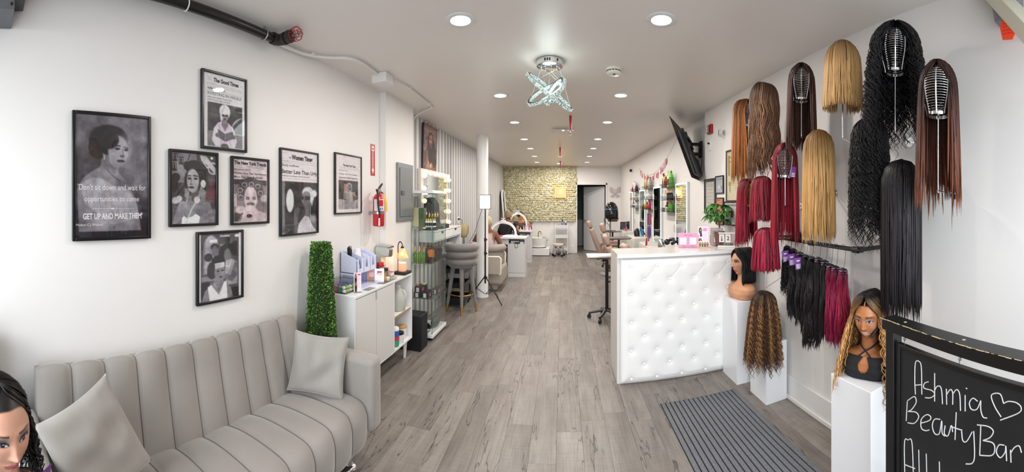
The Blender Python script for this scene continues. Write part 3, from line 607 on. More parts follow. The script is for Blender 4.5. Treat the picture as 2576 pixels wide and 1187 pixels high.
# ------------------------------------------------------------------ pedestals, mat
PEDM = M('#e8e9ec', rough=.1, coat=.3)
def pedestal(label, a, b, h):
    o = MB().bx((-(b[0]-a[0])/2, -(b[1]-a[1])/2, 0), ((b[0]-a[0])/2, (b[1]-a[1])/2, h)).build('pedestal', PEDM, None, bevel=.002)
    o.location = ((a[0]+b[0])/2, (a[1]+b[1])/2, 0)
    return tag(o, label, 'pedestal', 'glossy white display pedestals')
pedestal('glossy white pedestal against the reception desk, under the black bob mannequin', (1.468, 2.875), (1.716, 3.17), .723)
pedestal('short glossy white pedestal under the long curly highlighted wig', (1.522, 2.475), (1.719, 2.735), .48)
pedestal('glossy white pedestal nearest the camera, under the black-topped mannequin', (1.262, 1.145), (1.60, 1.42), .72)
pedestal('glossy white pedestal at the left edge, mostly out of the picture', (-1.10, -.08), (-.80, .22), .745)
mat_ = thing('door_mat', 'grey ribbed entrance mat with thin black lines on the plank floor', 'mat', (1.092, 1.9, 0))
MW, ML = .655, 1.85
MB().bx((-MW/2, -ML/2, 0), (MW/2, ML/2, .004)).build('backing', M('#121214', rough=.9), mat_)
RIB = M('#6f7176', rough=.95, noise=.28, nscale=140, bump=.6, bscale=260)
nr = 17; rw = MW/nr; rp = None
for i in range(nr):
    if rp is None: o = rp = MB().bx((-rw/2+.0042, -ML/2+.006, .003), (rw/2-.0042, ML/2-.006, .0095)).build('rib', RIB, mat_, bevel=.002)
    else: o = rp.copy(); COL.objects.link(o)
    o.location = (-MW/2+(i+.5)*rw, 0, 0)

# ------------------------------------------------------------------ chalkboard sign in the right foreground
SB = M('#101011', rough=.33, noise=.2, nscale=12); SCR = M('#c8b489', rough=.8)
p1 = np.array((1.098, .919)); p2 = np.array((1.0, .335)); uu = (p2-p1)/np.linalg.norm(p2-p1)
ang = atan2(uu[1], uu[0])
sign = thing('chalkboard_sign', 'black wooden sidewalk sign with hanging chalkboard in the right foreground', 'sign', (p1[0], p1[1], 0), ang)
SW = .70                                   # local: x along the board (to the right in the picture), y = away from the aisle, z up
MB().bx((-.008, -.012, 1.11), (SW+.008, .055, 1.152)).build('top_rail', SB, sign, bevel=.002)
for x in (0, SW-.05): MB().bx((x, 0, 0), (x+.045, .045, 1.11)).build('post', SB, sign, bevel=.002)
MB().bx((.045, .01, .12), (SW-.05, .04, .16)).build('bottom_rail', SB, sign, bevel=.002)
sc_ = MB(); g = np.random.default_rng(3)
for k in range(46):
    a = g.uniform(-.005, SW); l = g.uniform(.004, .035); sc_.box((a, -.0122+g.uniform(0, .0008), 1.1505+g.uniform(-.001, .0012)), (l, .0012, g.uniform(.0008, .003)))
for a, y in ((.09, .02), (.36, .025)): sc_.lathe([(.006, 1.1522), (.006, 1.1526)], (a, y, 0), 10)
sc_.build('worn_edge', SCR, sign, kind='stuff')
fx0, fx1, fz0, fz1 = .052, SW-.057, .2, 1.068
MB().bx((fx0, .008, fz0), (fx0+.017, .03, fz1)).bx((fx1-.017, .008, fz0), (fx1, .03, fz1)).bx((fx0+.017, .008, fz1-.017), (fx1-.017, .03, fz1)).bx((fx0+.017, .008, fz0), (fx1-.017, .03, fz0+.017)).build('board_frame', SB, sign, bevel=.0015)
brd = MB().bx((fx0+.015, .015, fz0+.015), (fx1-.015, .027, fz1-.015)).build('chalkboard', M('#17181b', rough=.55, noise=.35, nscale=4), sign)
for x in (.085, .345):
    h = MB().tube(bez([(x, .02, 1.11), (x, .02, 1.098), (x+.008, .02, 1.09), (x, .02, 1.083), (x-.006, .02, 1.09)], 5), .0018, 6).tube([(x, .02, 1.09), (x+.001, .02, 1.066)], .0016, 6).tube([(x-.006, .018, 1.1), (x+.007, .022, 1.087)], .0014, 6)
    h.build('hook', STEEL, sign, smooth=60)
CH = '''567,690 563,600 567,490 590,480 605,520 608,690|567,632 610,628|650,610 625,620 622,650 670,665 690,690 665,712 630,712|690,555 690,735|690,665 705,640 725,640 735,670 740,752|765,655 767,755|767,690 790,660 805,680 805,755|805,690 830,660 850,690 855,795|885,695 885,798|890,650 898,655|965,735 935,715 912,745 925,785 960,785 985,730|985,735 985,790 1000,835 1025,842|1130,745 1110,690 1070,685 1052,705 1075,770 1115,835|1130,748 1165,735 1215,745 1243,775 1225,810 1110,855|515,735 508,860|517,730 560,705 572,740 545,785 520,800|525,800 570,805 588,835 560,875 518,872|600,875 655,858 665,835 640,820 605,850 605,905 630,922 655,918|725,850 690,850 675,890 690,940 720,940 735,860 738,935 755,958|757,890 752,940 775,955 797,890 805,930|828,805 820,980|790,895 850,915 866,920|862,925 870,985 895,990 930,930|940,925 945,1080 930,1130 890,1135|985,885 978,1080|962,885 1030,895 1065,925 1045,965 1000,985|1000,985 1060,1000 1075,1040 1055,1080 980,1080|1135,1015 1100,1015 1085,1060 1110,1095 1140,1060 1145,1020 1150,1115|1175,1045 1178,1125|1178,1062 1200,1030 1230,1020 1245,1062|500,1240 497,1000 520,982 545,1000 555,1240|500,1140 565,1165|588,1045 592,1230|636,1070 640,1230|720,1120 722,1230'''
ck = MB(); nx, ny = -uu[1], uu[0]           # normal of the board plane
front = p1+np.array((-uu[1], uu[0]))*.0148
for st in CH.split('|'):
    pts = []
    for q in st.split():
        a, b = [float(k) for k in q.split(',')]; px, py = 2080+a*.39334, 720+b*.39344; t = TH(px); dx, dy = sin(t), cos(t)
        A = np.array([[dx, -uu[0]], [dy, -uu[1]]]); r, s = np.linalg.solve(A, front); pts.append((s, .0145, CZ+(HY-py)/F*r))
    ck.tube(bez(pts, 6) if len(pts) > 2 else pts, .0019, 6, flat=1)
ck.build('chalk_writing', M('#d6d6d6', rough=.9), sign, smooth=60, kind='stuff')

# ------------------------------------------------------------------ wigs, wire stands, mannequins
HAIRM = {}
def hair_mat(rough):
    if rough not in HAIRM:
        m = M('#ffffff', rough=rough, attr=True, spec=.32, coat=0.0); HAIRM[rough] = m
    return HAIRM[rough]
def quads(name, V, Fq, C, mat, parent=None, kind=None):
    me = bpy.data.meshes.new(name); V = np.asarray(V, np.float32); Fq = np.asarray(Fq, np.int32)
    me.vertices.add(len(V)); me.vertices.foreach_set('co', V.ravel()); me.loops.add(Fq.size); me.loops.foreach_set('vertex_index', Fq.ravel())
    me.polygons.add(len(Fq)); me.polygons.foreach_set('loop_start', np.arange(0, Fq.size, 4, dtype=np.int32)); me.update(calc_edges=True)
    me.polygons.foreach_set('use_smooth', [True]*len(Fq))
    at = me.color_attributes.new('Col', 'FLOAT_COLOR', 'POINT'); c4 = np.ones((len(V), 4), np.float32); c4[:, :3] = C; at.data.foreach_set('color', c4.ravel())
    me.materials.append(mat); o = bpy.data.objects.new(name, me); COL.objects.link(o)
    if parent is not None: o.parent = parent
    if kind: o['kind'] = kind
    return o
def hair(name, parent=None, a=.085, b=.1, h=.1, L=.5, opening=0.0, n=320, k=16, width=.006, flare=.1, amp=0.0, freq=3.0, curl=0.0, roots='#222222', tips='#444444', rootfade=.25, jitter=.08, seed=1, rough=.42, part=.05, side=0.0, shell=.8, streak=None, fringe=0.0, taper=.5, drift=0.0, tilt=0.0, vol=.25, contrast=.3, omin=None):
    omin = opening if omin is None else omin
    g = np.random.default_rng(seed)
    q0 = g.uniform(-1, 1, n); ph = pi-q0*(pi-omin); nl = np.where(g.random(n) < .25, -1, 1)
    lay = 1-vol*g.random(n)**1.6; D = .5*pi*(.5*(a+b)*.5+h*.5)
    Ln = L*(1+jitter*g.normal(0, 1, n)-.5*jitter); Ln = np.maximum(Ln, .02)+tilt*np.sin(ph)*L
    s = np.linspace(0, 1, k)[None, :]; d = s*(D+Ln)[:, None]; al = np.clip(d/D, 0, 1)*pi/2; drop = np.clip(d-D, 0, None)
    f = np.clip(drop/max(L, 1e-3), 0, 1.2); sw = np.clip((al/(pi/2)-.2)/.75, 0, 1)**1.4; ph2 = pi-q0[:, None]*(pi-(omin+(opening-omin)*sw))
    rad = lay[:, None]*(1+flare*np.clip(f, 0, 1)**.8); sa = np.sin(al)**.85
    X = a*np.sin(ph2)*sa*rad; Y = -b*np.cos(ph2)*sa*rad-part*(1-sa)*np.cos(ph[:, None])*.9; Z = h*np.cos(al)*(.55+.45*lay[:, None])-drop
    X += side*(1-sa)*.0
    pz = g.uniform(0, 2*pi, n)[:, None]*(.12 if curl == 0 else 1)+ph[:, None]*(1.2 if curl == 0 else 2); fr = freq*(1+g.normal(0, .06 if curl == 0 else .15, n))[:, None]
    ramp = np.clip(d/(D*1.6), 0, 1)**2
    tx, ty = np.cos(ph2), np.sin(ph2)
    wv = amp*np.sin(2*pi*fr*d+pz)*ramp; cw = curl*np.cos(2*pi*fr*d+pz)*ramp
    X += tx*wv+np.sin(ph2)*(cw+.4*amp*np.sin(2*pi*fr*d+pz)*ramp); Y += ty*wv-np.cos(ph2)*(cw+.4*amp*np.sin(2*pi*fr*d+pz)*ramp)
    st = g.normal(0, 1, (n, 1))*f*.012+g.normal(0, 1, (n, 1))*.002; X += tx*st; Y += ty*st
    P = np.stack([X, Y, Z], 2)
    sidev = np.stack([np.cos(ph2), np.sin(ph2), 0*ph2], 2); outv = np.stack([np.sin(ph2)*sa, -np.cos(ph2)*sa, np.cos(al)], 2)
    wd = width*g.uniform(.6, 1.3, n)[:, None]*(1-taper*np.clip((s-.55)/.45, 0, 1)**1.5)*np.clip(.35+s*5, 0, 1); wd[:, -1] *= .3
    ang = np.array([pi/2, pi/2+2.2, pi/2-2.2]); V = np.stack([P+sidev*(wd*cos(q))[..., None]+outv*(wd*.55*sin(q))[..., None] for q in ang], 2)
    idx = np.arange(n*k*3).reshape(n, k, 3); Fq = np.concatenate([np.stack([idx[:, :-1, q], idx[:, :-1, (q+1) % 3], idx[:, 1:, (q+1) % 3], idx[:, 1:, q]], -1).reshape(-1, 4) for q in range(3)])
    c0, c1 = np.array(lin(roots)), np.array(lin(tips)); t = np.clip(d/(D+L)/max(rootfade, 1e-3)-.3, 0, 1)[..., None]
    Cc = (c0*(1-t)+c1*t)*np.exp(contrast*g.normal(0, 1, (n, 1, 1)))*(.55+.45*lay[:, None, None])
    if streak is not None:
        m_ = ((np.sin(ph*9+seed)+g.normal(0, .5, n)) > .55)[:, None, None]; Cc = np.where(m_, Cc*(1-.8*t)+np.array(lin(streak))*.8*t, Cc)
    V = V.reshape(-1, 3); Cc = np.repeat(Cc.reshape(-1, 3), 3, 0)
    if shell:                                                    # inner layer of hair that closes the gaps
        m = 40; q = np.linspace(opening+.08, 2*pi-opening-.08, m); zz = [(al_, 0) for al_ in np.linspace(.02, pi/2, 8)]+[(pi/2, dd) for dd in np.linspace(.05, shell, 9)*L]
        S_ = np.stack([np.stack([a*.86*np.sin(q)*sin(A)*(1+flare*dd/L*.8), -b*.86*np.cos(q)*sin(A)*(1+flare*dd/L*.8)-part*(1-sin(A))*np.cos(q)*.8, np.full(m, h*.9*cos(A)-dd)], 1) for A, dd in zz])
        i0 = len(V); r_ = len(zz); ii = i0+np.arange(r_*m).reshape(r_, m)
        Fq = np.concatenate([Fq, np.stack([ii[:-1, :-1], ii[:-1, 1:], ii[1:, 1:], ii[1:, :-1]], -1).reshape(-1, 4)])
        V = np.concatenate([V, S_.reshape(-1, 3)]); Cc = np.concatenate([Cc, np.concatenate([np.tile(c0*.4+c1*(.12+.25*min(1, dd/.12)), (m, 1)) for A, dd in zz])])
    return quads(name, V, Fq, Cc, hair_mat(rough), parent, None)

WIRE = M('#e6e6e8', rough=.18, metal=1)
def face_cam(x, y, turn=0): return atan2(-x, y)+turn
def wig_stand(label, x, y, ztop, rz, drop, wall, fat=1.0, wire=WIRE, arm=True, cage=True):
    t = thing('wig_stand', label, 'wig stand', (x, y, ztop), 0, 'wire wig stands on the right wall')
    c = MB(); prof = [(.0, .018), (-.012, .036), (-.03, .053), (-.055, .066), (-.085, .071), (-.115, .070), (-.145, .065), (-.175, .057), (-.2, .05), (-.222, .047)]
    zs = np.linspace(-.012, -.222, 21); rs = np.interp(-zs, [-p[0] for p in prof], [p[1] for p in prof])*fat
    a_ = np.arange(24)*2*pi/24
    for z, r in zip(zs, rs): c.tube([(r*cos(q), 1.15*r*sin(q), z) for q in a_], .0021, 5, closed=True)
    c.build('wire_cage', wire, t, smooth=60, rz=rz, kind='stuff')
    rb = MB()
    for q in (-pi/2-.75, -pi/2, -pi/2+.75, 0, pi/2, pi): rb.tube([((r+.002)*cos(q), 1.15*(r+.002)*sin(q), z) for z, r in zip(zs, rs)], .0028, 5)
    rb.lathe([(.044*fat, -.226), (.049*fat, -.226), (.049*fat, -.214), (.044*fat, -.214), (.044*fat, -.226)], n=24, sy=1.15, cap=False)
    rb.build('ribs', wire, t, smooth=60, rz=rz, kind='stuff')
    if arm:
        dx = wall-x; dy = dx*.5*y/x
        MB().tube(bez([(0, 0, -.215), (0, 0, -.28), (0, 0, -drop+.012), (.003, .0, -drop), (.02, .02*dy/dx, -drop-.003), (dx-.01, dy*.99, -drop-.006), (dx-.003, dy, -drop-.006)], 4), .0042, 8).build('pole', wire, t, smooth=60)
        MB().cyl((dx-.008, dy, -drop-.006), (dx-.001, dy, -drop-.006), .03, n=24).build('wall_plate', wire, t, smooth=40, bevel=.001)
    return t
def wig(label, px, ptop, pbot, wpx, x, facing, stand, turn=0, drop=.36, fat=1.0, wire=WIRE, **kw):
    th = TH(px); y = x/tan(th); r = x/sin(th); zt = CZ+(HY-ptop)/F*r; zb = CZ+(HY-pbot)/F*r; wd = wpx/F*r
    kw.setdefault('flare', .2); fl_ = kw['flare']; a = kw.pop('a', wd/2/(1+fl_)); h = kw.pop('h', .12); b = kw.pop('b', a*1.05)
    rz = face_cam(x, y, (0 if facing == 'front' else pi)+turn)
    o = hair('wig', None, a=a, b=b, h=h, L=zt-zb-h, opening=kw.pop('opening', .85 if facing == 'front' else .5), omin=(.15 if facing == 'front' else .4), **kw)
    o.location = (x, y, zt-h); o.rotation_euler = (0, 0, rz); tag(o, label, 'wig', 'wigs on the right wall')
    if stand: wig_stand(stand, x, y, zt-.012, rz, drop, XRN, fat, wire)
    return o
FR, BK = 'front', 'back'
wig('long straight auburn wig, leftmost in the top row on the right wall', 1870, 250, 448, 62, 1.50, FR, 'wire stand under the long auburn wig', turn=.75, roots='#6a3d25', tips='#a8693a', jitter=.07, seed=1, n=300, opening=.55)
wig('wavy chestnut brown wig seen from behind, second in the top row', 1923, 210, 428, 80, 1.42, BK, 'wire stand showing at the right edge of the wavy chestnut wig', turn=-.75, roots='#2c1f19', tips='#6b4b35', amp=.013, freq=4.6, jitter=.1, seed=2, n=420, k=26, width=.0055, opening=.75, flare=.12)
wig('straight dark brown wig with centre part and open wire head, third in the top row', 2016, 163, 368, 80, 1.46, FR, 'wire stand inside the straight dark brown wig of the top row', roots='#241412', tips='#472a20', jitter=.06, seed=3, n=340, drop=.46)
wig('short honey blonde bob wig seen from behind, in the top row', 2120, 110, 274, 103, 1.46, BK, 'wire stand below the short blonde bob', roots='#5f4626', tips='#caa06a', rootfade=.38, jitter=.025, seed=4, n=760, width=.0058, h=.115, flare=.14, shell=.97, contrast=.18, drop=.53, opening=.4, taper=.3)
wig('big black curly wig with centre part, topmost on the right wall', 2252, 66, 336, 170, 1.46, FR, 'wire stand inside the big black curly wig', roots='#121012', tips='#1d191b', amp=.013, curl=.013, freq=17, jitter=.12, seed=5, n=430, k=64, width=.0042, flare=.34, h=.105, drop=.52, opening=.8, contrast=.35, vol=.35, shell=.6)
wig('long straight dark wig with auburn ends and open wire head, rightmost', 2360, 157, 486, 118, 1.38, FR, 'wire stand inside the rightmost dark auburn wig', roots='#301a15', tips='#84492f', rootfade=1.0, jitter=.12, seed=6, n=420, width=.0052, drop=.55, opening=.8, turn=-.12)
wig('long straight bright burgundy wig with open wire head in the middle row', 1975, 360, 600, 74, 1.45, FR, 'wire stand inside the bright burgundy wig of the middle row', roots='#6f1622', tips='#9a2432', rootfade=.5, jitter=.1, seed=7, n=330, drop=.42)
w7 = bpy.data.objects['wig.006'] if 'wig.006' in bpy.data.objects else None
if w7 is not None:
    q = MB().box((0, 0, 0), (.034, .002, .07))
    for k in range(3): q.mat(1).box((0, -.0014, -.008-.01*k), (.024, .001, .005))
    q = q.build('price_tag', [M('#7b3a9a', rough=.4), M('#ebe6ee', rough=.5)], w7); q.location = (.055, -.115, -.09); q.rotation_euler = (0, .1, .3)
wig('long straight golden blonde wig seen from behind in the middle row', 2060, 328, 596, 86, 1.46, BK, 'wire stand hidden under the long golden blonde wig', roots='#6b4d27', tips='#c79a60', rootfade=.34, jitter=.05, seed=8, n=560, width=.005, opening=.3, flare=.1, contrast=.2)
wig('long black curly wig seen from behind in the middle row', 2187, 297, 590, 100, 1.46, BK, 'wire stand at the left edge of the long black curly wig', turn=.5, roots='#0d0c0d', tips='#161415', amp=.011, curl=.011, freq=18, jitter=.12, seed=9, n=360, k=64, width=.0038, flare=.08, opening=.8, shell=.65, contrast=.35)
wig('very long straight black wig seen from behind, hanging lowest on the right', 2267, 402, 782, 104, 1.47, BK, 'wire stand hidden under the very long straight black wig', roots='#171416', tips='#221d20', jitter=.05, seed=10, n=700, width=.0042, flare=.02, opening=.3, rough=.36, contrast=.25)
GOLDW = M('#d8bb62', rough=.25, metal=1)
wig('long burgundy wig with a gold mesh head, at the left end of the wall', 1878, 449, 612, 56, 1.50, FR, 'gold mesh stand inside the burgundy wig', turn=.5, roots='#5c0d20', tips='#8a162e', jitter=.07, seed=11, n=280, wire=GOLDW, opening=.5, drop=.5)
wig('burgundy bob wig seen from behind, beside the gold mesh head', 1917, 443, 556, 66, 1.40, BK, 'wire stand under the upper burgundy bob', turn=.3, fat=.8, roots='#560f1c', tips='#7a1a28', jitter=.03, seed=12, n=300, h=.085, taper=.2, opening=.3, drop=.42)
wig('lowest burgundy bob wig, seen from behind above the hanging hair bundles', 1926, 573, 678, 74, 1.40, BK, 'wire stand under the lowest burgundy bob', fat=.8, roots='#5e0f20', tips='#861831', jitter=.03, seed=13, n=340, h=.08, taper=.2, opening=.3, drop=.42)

# ---- mannequin busts
def face_bust(name, label, loc, rz, skin, lip, brow, lid, seed, cat='mannequin', scale=1.0, res=(110, 150), tiltx=0.0, rings=None, hz=.31, iris='#2a3a4a', makeup='#000000', fine=0, scalp='#141011'):
    t = thing(name, label, cat, loc, rz, 'mannequin busts with wigs'); t.scale = (scale,)*3
    nu, nv = res; u = np.linspace(0.001, pi-.001, nu)[:, None]; v = np.linspace(0, 2*pi, nv+1)[None, :]-pi
    X = .076*np.sin(u)*np.sin(v); Y = -.094*np.sin(u)*np.cos(v); Z = .118*np.cos(u)*np.ones_like(v)
    lo = np.clip(-Z/.118, 0, 1); front = np.clip(-Y/.06, 0, 1)
    X = X*(1-.34*lo**1.6); Y = Y-.012*lo*front*0+.0; Y = np.where(Y > 0, Y*(1-.30*lo), Y*(1-.04*lo)); Z = np.where(Z < 0, Z*1.02, Z)
    fx, fz = X, Z; fm = (Y < .01)*np.clip(-Y/.03, 0, 1)
    G = lambda cx, cz, sx, sz: np.exp(-((np.abs(fx)-cx)/sx)**2-((fz-cz)/sz)**2)
    dY = -.013*G(0, -.022, .009, .022)-.011*G(0, -.033, .011, .008)-.004*G(.010, -.036, .006, .006)+.0085*G(.031, .006, .017, .011)-.004*G(.03, .028, .022, .008)-.0045*G(.043, -.03, .016, .018)
    dY += -.008*G(0, -.062, .019, .0055)-.008*G(0, -.0745, .016, .006)+.004*G(0, -.068, .02, .0025)+.004*G(0, -.086, .018, .006)-.008*G(0, -.104, .018, .012)+.003*G(0, -.05, .006, .006)
    dY += -.0055*G(.031, .006, .012, .0075)
    Y = Y+dY*fm
    V = np.stack([X, Y, Z], 2)
    C = np.empty(V.shape); sk = np.array(lin(skin)); C[:] = sk
    def put(m, col, op=1):
        m = (np.clip(m, 0, 1)*(Y < -.02)*op)[..., None]; C[:] = C*(1-m)+np.array(lin(col))*m
    E_ = lambda cx, cz, rx, rz_, soft=.25: np.clip((1-np.sqrt(((np.abs(fx)-cx)/rx)**2+((fz-cz)/rz_)**2))/soft+.5, 0, 1)
    put(np.exp(-((np.abs(fx)-.045)/.016)**2-((fz+.03)/.02)**2), lip, .28)
    put(E_(.033, .012, .021, .013, .9), lid, .8)
    put(E_(.031, .003, .0155, .0055), '#c9c4c0'); put(E_(.030, .0035, .0062, .0062)*(fz < .0085), iris); put(E_(.030, .0035, .0034, .0036), '#050505'); put(E_(.0285, .0065, .0014, .0014), '#ffffff')
    ln = .0105-((np.abs(fx)-.03)/.0165)**2*.007+np.clip(np.abs(fx)-.04, 0, 1)*.35; put(np.clip(1.6-np.abs(fz-ln+.0012)/.0026, 0, 1)*(np.abs(fx) > .013)*(np.abs(fx) < .051), '#0a0808')
    put(np.clip(1.6-np.abs(fz-ln-.0035)/.0014, 0, 1)*(np.abs(fx) > .013)*(np.abs(fx) < .047), makeup, .6 if makeup != '#000000' else .4)
    l2 = -.0015+((np.abs(fx)-.03)/.0165)**2*.004; put(np.clip(1.4-np.abs(fz-l2)/.0011, 0, 1)*(np.abs(fx) > .016)*(np.abs(fx) < .047), '#1a1212', .8)
    bl = .0265+.10*(np.abs(fx)-.014)-np.clip(np.abs(fx)-.04, 0, 1)*.55; put(np.clip(1.5-np.abs(fz-bl)/(.0030-np.clip(np.abs(fx)-.02, 0, 1)*.05), 0, 1)*(np.abs(fx) > .013)*(np.abs(fx) < .055), brow, .92)
    lipm = np.clip((1-np.sqrt((fx/.0235)**2+((fz+.068)/.0125)**2))/.15+.5, 0, 1)*np.clip(1-np.exp(-((fx)/.004)**2)*np.clip((fz+.0585)/.002, 0, 1), 0, 1); put(lipm, lip)
    put(np.clip(1.3-np.abs(fz+.068+.0012*np.cos(fx*180))/.0011, 0, 1)*(np.abs(fx) < .021), '#3a1516', .85); put(E_(.0065, -.0415, .004, .002), '#3a1a14', .75)
    hl = .078-(np.abs(fx)/.062)**4*.05; sc_m = np.clip((fz-hl)/.004+.5, 0, 1)*(Y < .0)+np.clip((fz+.055)/.01, 0, 1)*(Y >= 0)
    if scalp: C[:] = C*(1-np.clip(sc_m, 0, 1)[..., None])+np.array(lin(scalp))*np.clip(sc_m, 0, 1)[..., None]
    if tiltx:
        c_, s_ = cos(tiltx), sin(tiltx); y2 = V[..., 1]*c_-V[..., 2]*s_; z2 = V[..., 1]*s_+V[..., 2]*c_; V[..., 1], V[..., 2] = y2, z2
    V[..., 2] += hz
    mb = MB(); mb.grid(V[:, ::-1]); mb.c[-1] = C[:, ::-1].reshape(-1, 3)
    rings = rings or [(.0, .12, .07, 0), (.004, .135, .08, 0), (.05, .15, .088, -.004), (.085, .150, .084, -.002), (.108, .135, .072, .004), (.122, .105, .06, .01), (.134, .072, .052, .014), (.15, .053, .049, .016), (.175, .046, .047, .016), (.21, .044, .047, .014), (.25, .044, .05, .012)]
    zz = np.array([q[0] for q in rings]); zi = np.concatenate([np.linspace(a, b, 17 if fine else 9)[:-1] for a, b in zip(zz[:-1], zz[1:])]+[zz[-1:]])
    rr = [np.interp(zi, zz, [q[j] for q in rings]) for j in (1, 2, 3)]
    for j in range(3): rr[j][1:-1] = (rr[j][:-2]+2*rr[j][1:-1]+rr[j][2:])/4
    nq = 300 if fine else 120; q = np.linspace(0, 2*pi, nq+1)[None, :]
    def body(off): return np.stack([(rr[0][:, None]+off)*np.sign(np.cos(q))*np.abs(np.cos(q))**.85, (rr[1][:, None]+off)*np.sign(np.sin(q))*np.abs(np.sin(q))**.85+rr[2][:, None]+(-.012*np.exp(-((np.abs((rr[0][:, None])*np.cos(q))-.055)/.04)**2-((zi[:, None]-.035)/.03)**2))*(np.sin(q) < 0), zi[:, None]*np.ones_like(q)], 2)
    B_ = body(0); mb.grid(B_); mb.c[-1] = np.tile(sk, (B_.shape[0]*B_.shape[1], 1)); mb.add(B_[0, :-1], [tuple(range(nq))[::-1]]); mb.c[-1] = np.tile(sk, (nq, 1))
    mb.build('body', M('#ffffff', rough=.4, attr=True, spec=.4), t, smooth=80, colours=True)
    t['hz'] = hz
    return t, body, zi
def pose(x, y, turn): return face_cam(x, y, turn)
# black bob on the pedestal by the desk
x, y = 1.592, 3.02
t, _, _ = face_bust('mannequin_bust', 'bare-shouldered tan mannequin bust in a black bob wig beside the reception desk', (x, y, .723), pose(x, y, -.95), '#c6906c', '#c65f72', '#3a2a26', '#2a2420', 1, scale=1.06, res=(80, 110))
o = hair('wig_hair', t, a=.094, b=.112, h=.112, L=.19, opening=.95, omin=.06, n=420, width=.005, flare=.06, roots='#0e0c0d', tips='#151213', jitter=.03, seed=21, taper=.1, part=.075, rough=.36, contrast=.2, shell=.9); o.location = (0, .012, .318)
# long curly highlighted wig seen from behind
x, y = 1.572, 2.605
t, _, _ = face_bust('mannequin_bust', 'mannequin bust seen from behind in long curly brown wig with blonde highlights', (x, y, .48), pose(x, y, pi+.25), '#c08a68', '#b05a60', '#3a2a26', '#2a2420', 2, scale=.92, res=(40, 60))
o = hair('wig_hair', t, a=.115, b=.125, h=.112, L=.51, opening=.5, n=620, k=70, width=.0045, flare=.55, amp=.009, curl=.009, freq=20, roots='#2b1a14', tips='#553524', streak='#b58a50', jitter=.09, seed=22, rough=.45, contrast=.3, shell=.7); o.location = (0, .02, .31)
# honey blonde with black top
x, y = 1.405, 1.285
t, body, zi = face_bust('mannequin_bust', 'mannequin bust with long honey blonde wavy wig and black keyhole top', (x, y, .72), pose(x, y, -.35), '#ad6f45', '#c79a94', '#2a1710', '#6a3d24', 3, scale=.95, res=(130, 170), tiltx=.10, fine=1, makeup='#e8e4e0', iris='#5a4a40')
Bo = body(.004); keep = MB(); fs = []
nr_, nc_ = Bo.shape[:2]
for i in range(nr_-1):
    for j in range(nc_-1):
        c = (Bo[i, j]+Bo[i+1, j+1])/2
        if c[2] > .112-.03*(abs(c[0]) > .1): continue
        if c[1] < 0 and (c[0]/(.03-.012*np.clip((c[2]-.08)/.04,0,1)))**2+((c[2]-.078)/.04)**2 < 1: continue
        fs.append((i*nc_+j, i*nc_+j+1, (i+1)*nc_+j+1, (i+1)*nc_+j))
keep.add(Bo.reshape(-1, 3), fs); top = keep.build('black_top', M('#141416', rough=.85, bump=.05, bscale=300), t, smooth=80)
md = top.modifiers.new('thick', 'SOLIDIFY'); md.thickness = .003; md.offset = 1
st = MB()
for sgn in (-1, 1): st.tube(bez([(sgn*.038, -.072, .112), (sgn*.012, -.064, .133), (0, -.057, .142), (-sgn*.03, -.04, .158), (-sgn*.048, -.0, .175), (-sgn*.035, .05, .18)], 5), .0042, 6)
st.build('halter_strap', M('#141416', rough=.8), t, smooth=60)
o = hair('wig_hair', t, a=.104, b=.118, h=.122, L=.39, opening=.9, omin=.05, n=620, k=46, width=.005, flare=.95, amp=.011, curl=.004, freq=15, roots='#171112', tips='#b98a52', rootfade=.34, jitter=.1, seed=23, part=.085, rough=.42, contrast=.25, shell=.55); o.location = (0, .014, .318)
MB().tube([(.004, -.088, .385), (.004, -.07, .412), (.004, -.03, .431), (.004, .01, .437)], .0025, 6).build('parting', M('#b5835e', rough=.6), t, smooth=60)
MB().tube([(0.07*sin(q), -.088*cos(q)*.9+.0, .185+.10*abs(sin(q))**1.5) for q in np.linspace(.5, 1.5, 12)], .008, 6).build('chin_strap', M('#0d0d0d', rough=.6), t, smooth=60)
# dark wet-look wig at the left edge
x, y = -.95, .07
t, body, zi = face_bust('mannequin_bust', 'mannequin bust with dark curly wig and purple tag, cut off at the left edge', (x, y, .746), 0, '#c4937b', '#9a5056', '#30211c', '#3d4650', 4, scale=.92, res=(170, 220), tiltx=.06, iris='#2a343c', hz=.315)
t.rotation_euler = (0, -.08, pose(x, y, .42))
Bo = body(.004); nr_, nc_ = Bo.shape[:2]; keep = MB(); fs = [(i*nc_+j, i*nc_+j+1, (i+1)*nc_+j+1, (i+1)*nc_+j) for i in range(nr_-1) for j in range(nc_-1) if Bo[i, j, 2] < .12]
keep.add(Bo.reshape(-1, 3), fs).build('black_top', M('#141416', rough=.85), t, smooth=80)
o = hair('wig_hair', t, a=.094, b=.112, h=.108, L=.22, opening=1.0, omin=.1, n=420, k=44, width=.0042, flare=.35, amp=.007, curl=.006, freq=18, roots='#15100f', tips='#191415', jitter=.12, seed=24, part=.05, rough=.34, contrast=.3, shell=.7); o.location = (0, .03, .325)
tg = MB().box((0, 0, 0), (.05, .002, .09)); 
for k in range(4): tg.mat(1).box((0, -.0016, -.012-.008*k+.012), (.036, .001, .0045))
tg = tg.build('price_tag', [M('#5f2a7a', rough=.4), M('#e4e0e8', rough=.5)], t); tg.location = (.085, -.075, .155); tg.rotation_euler = (.1, .15, .5)

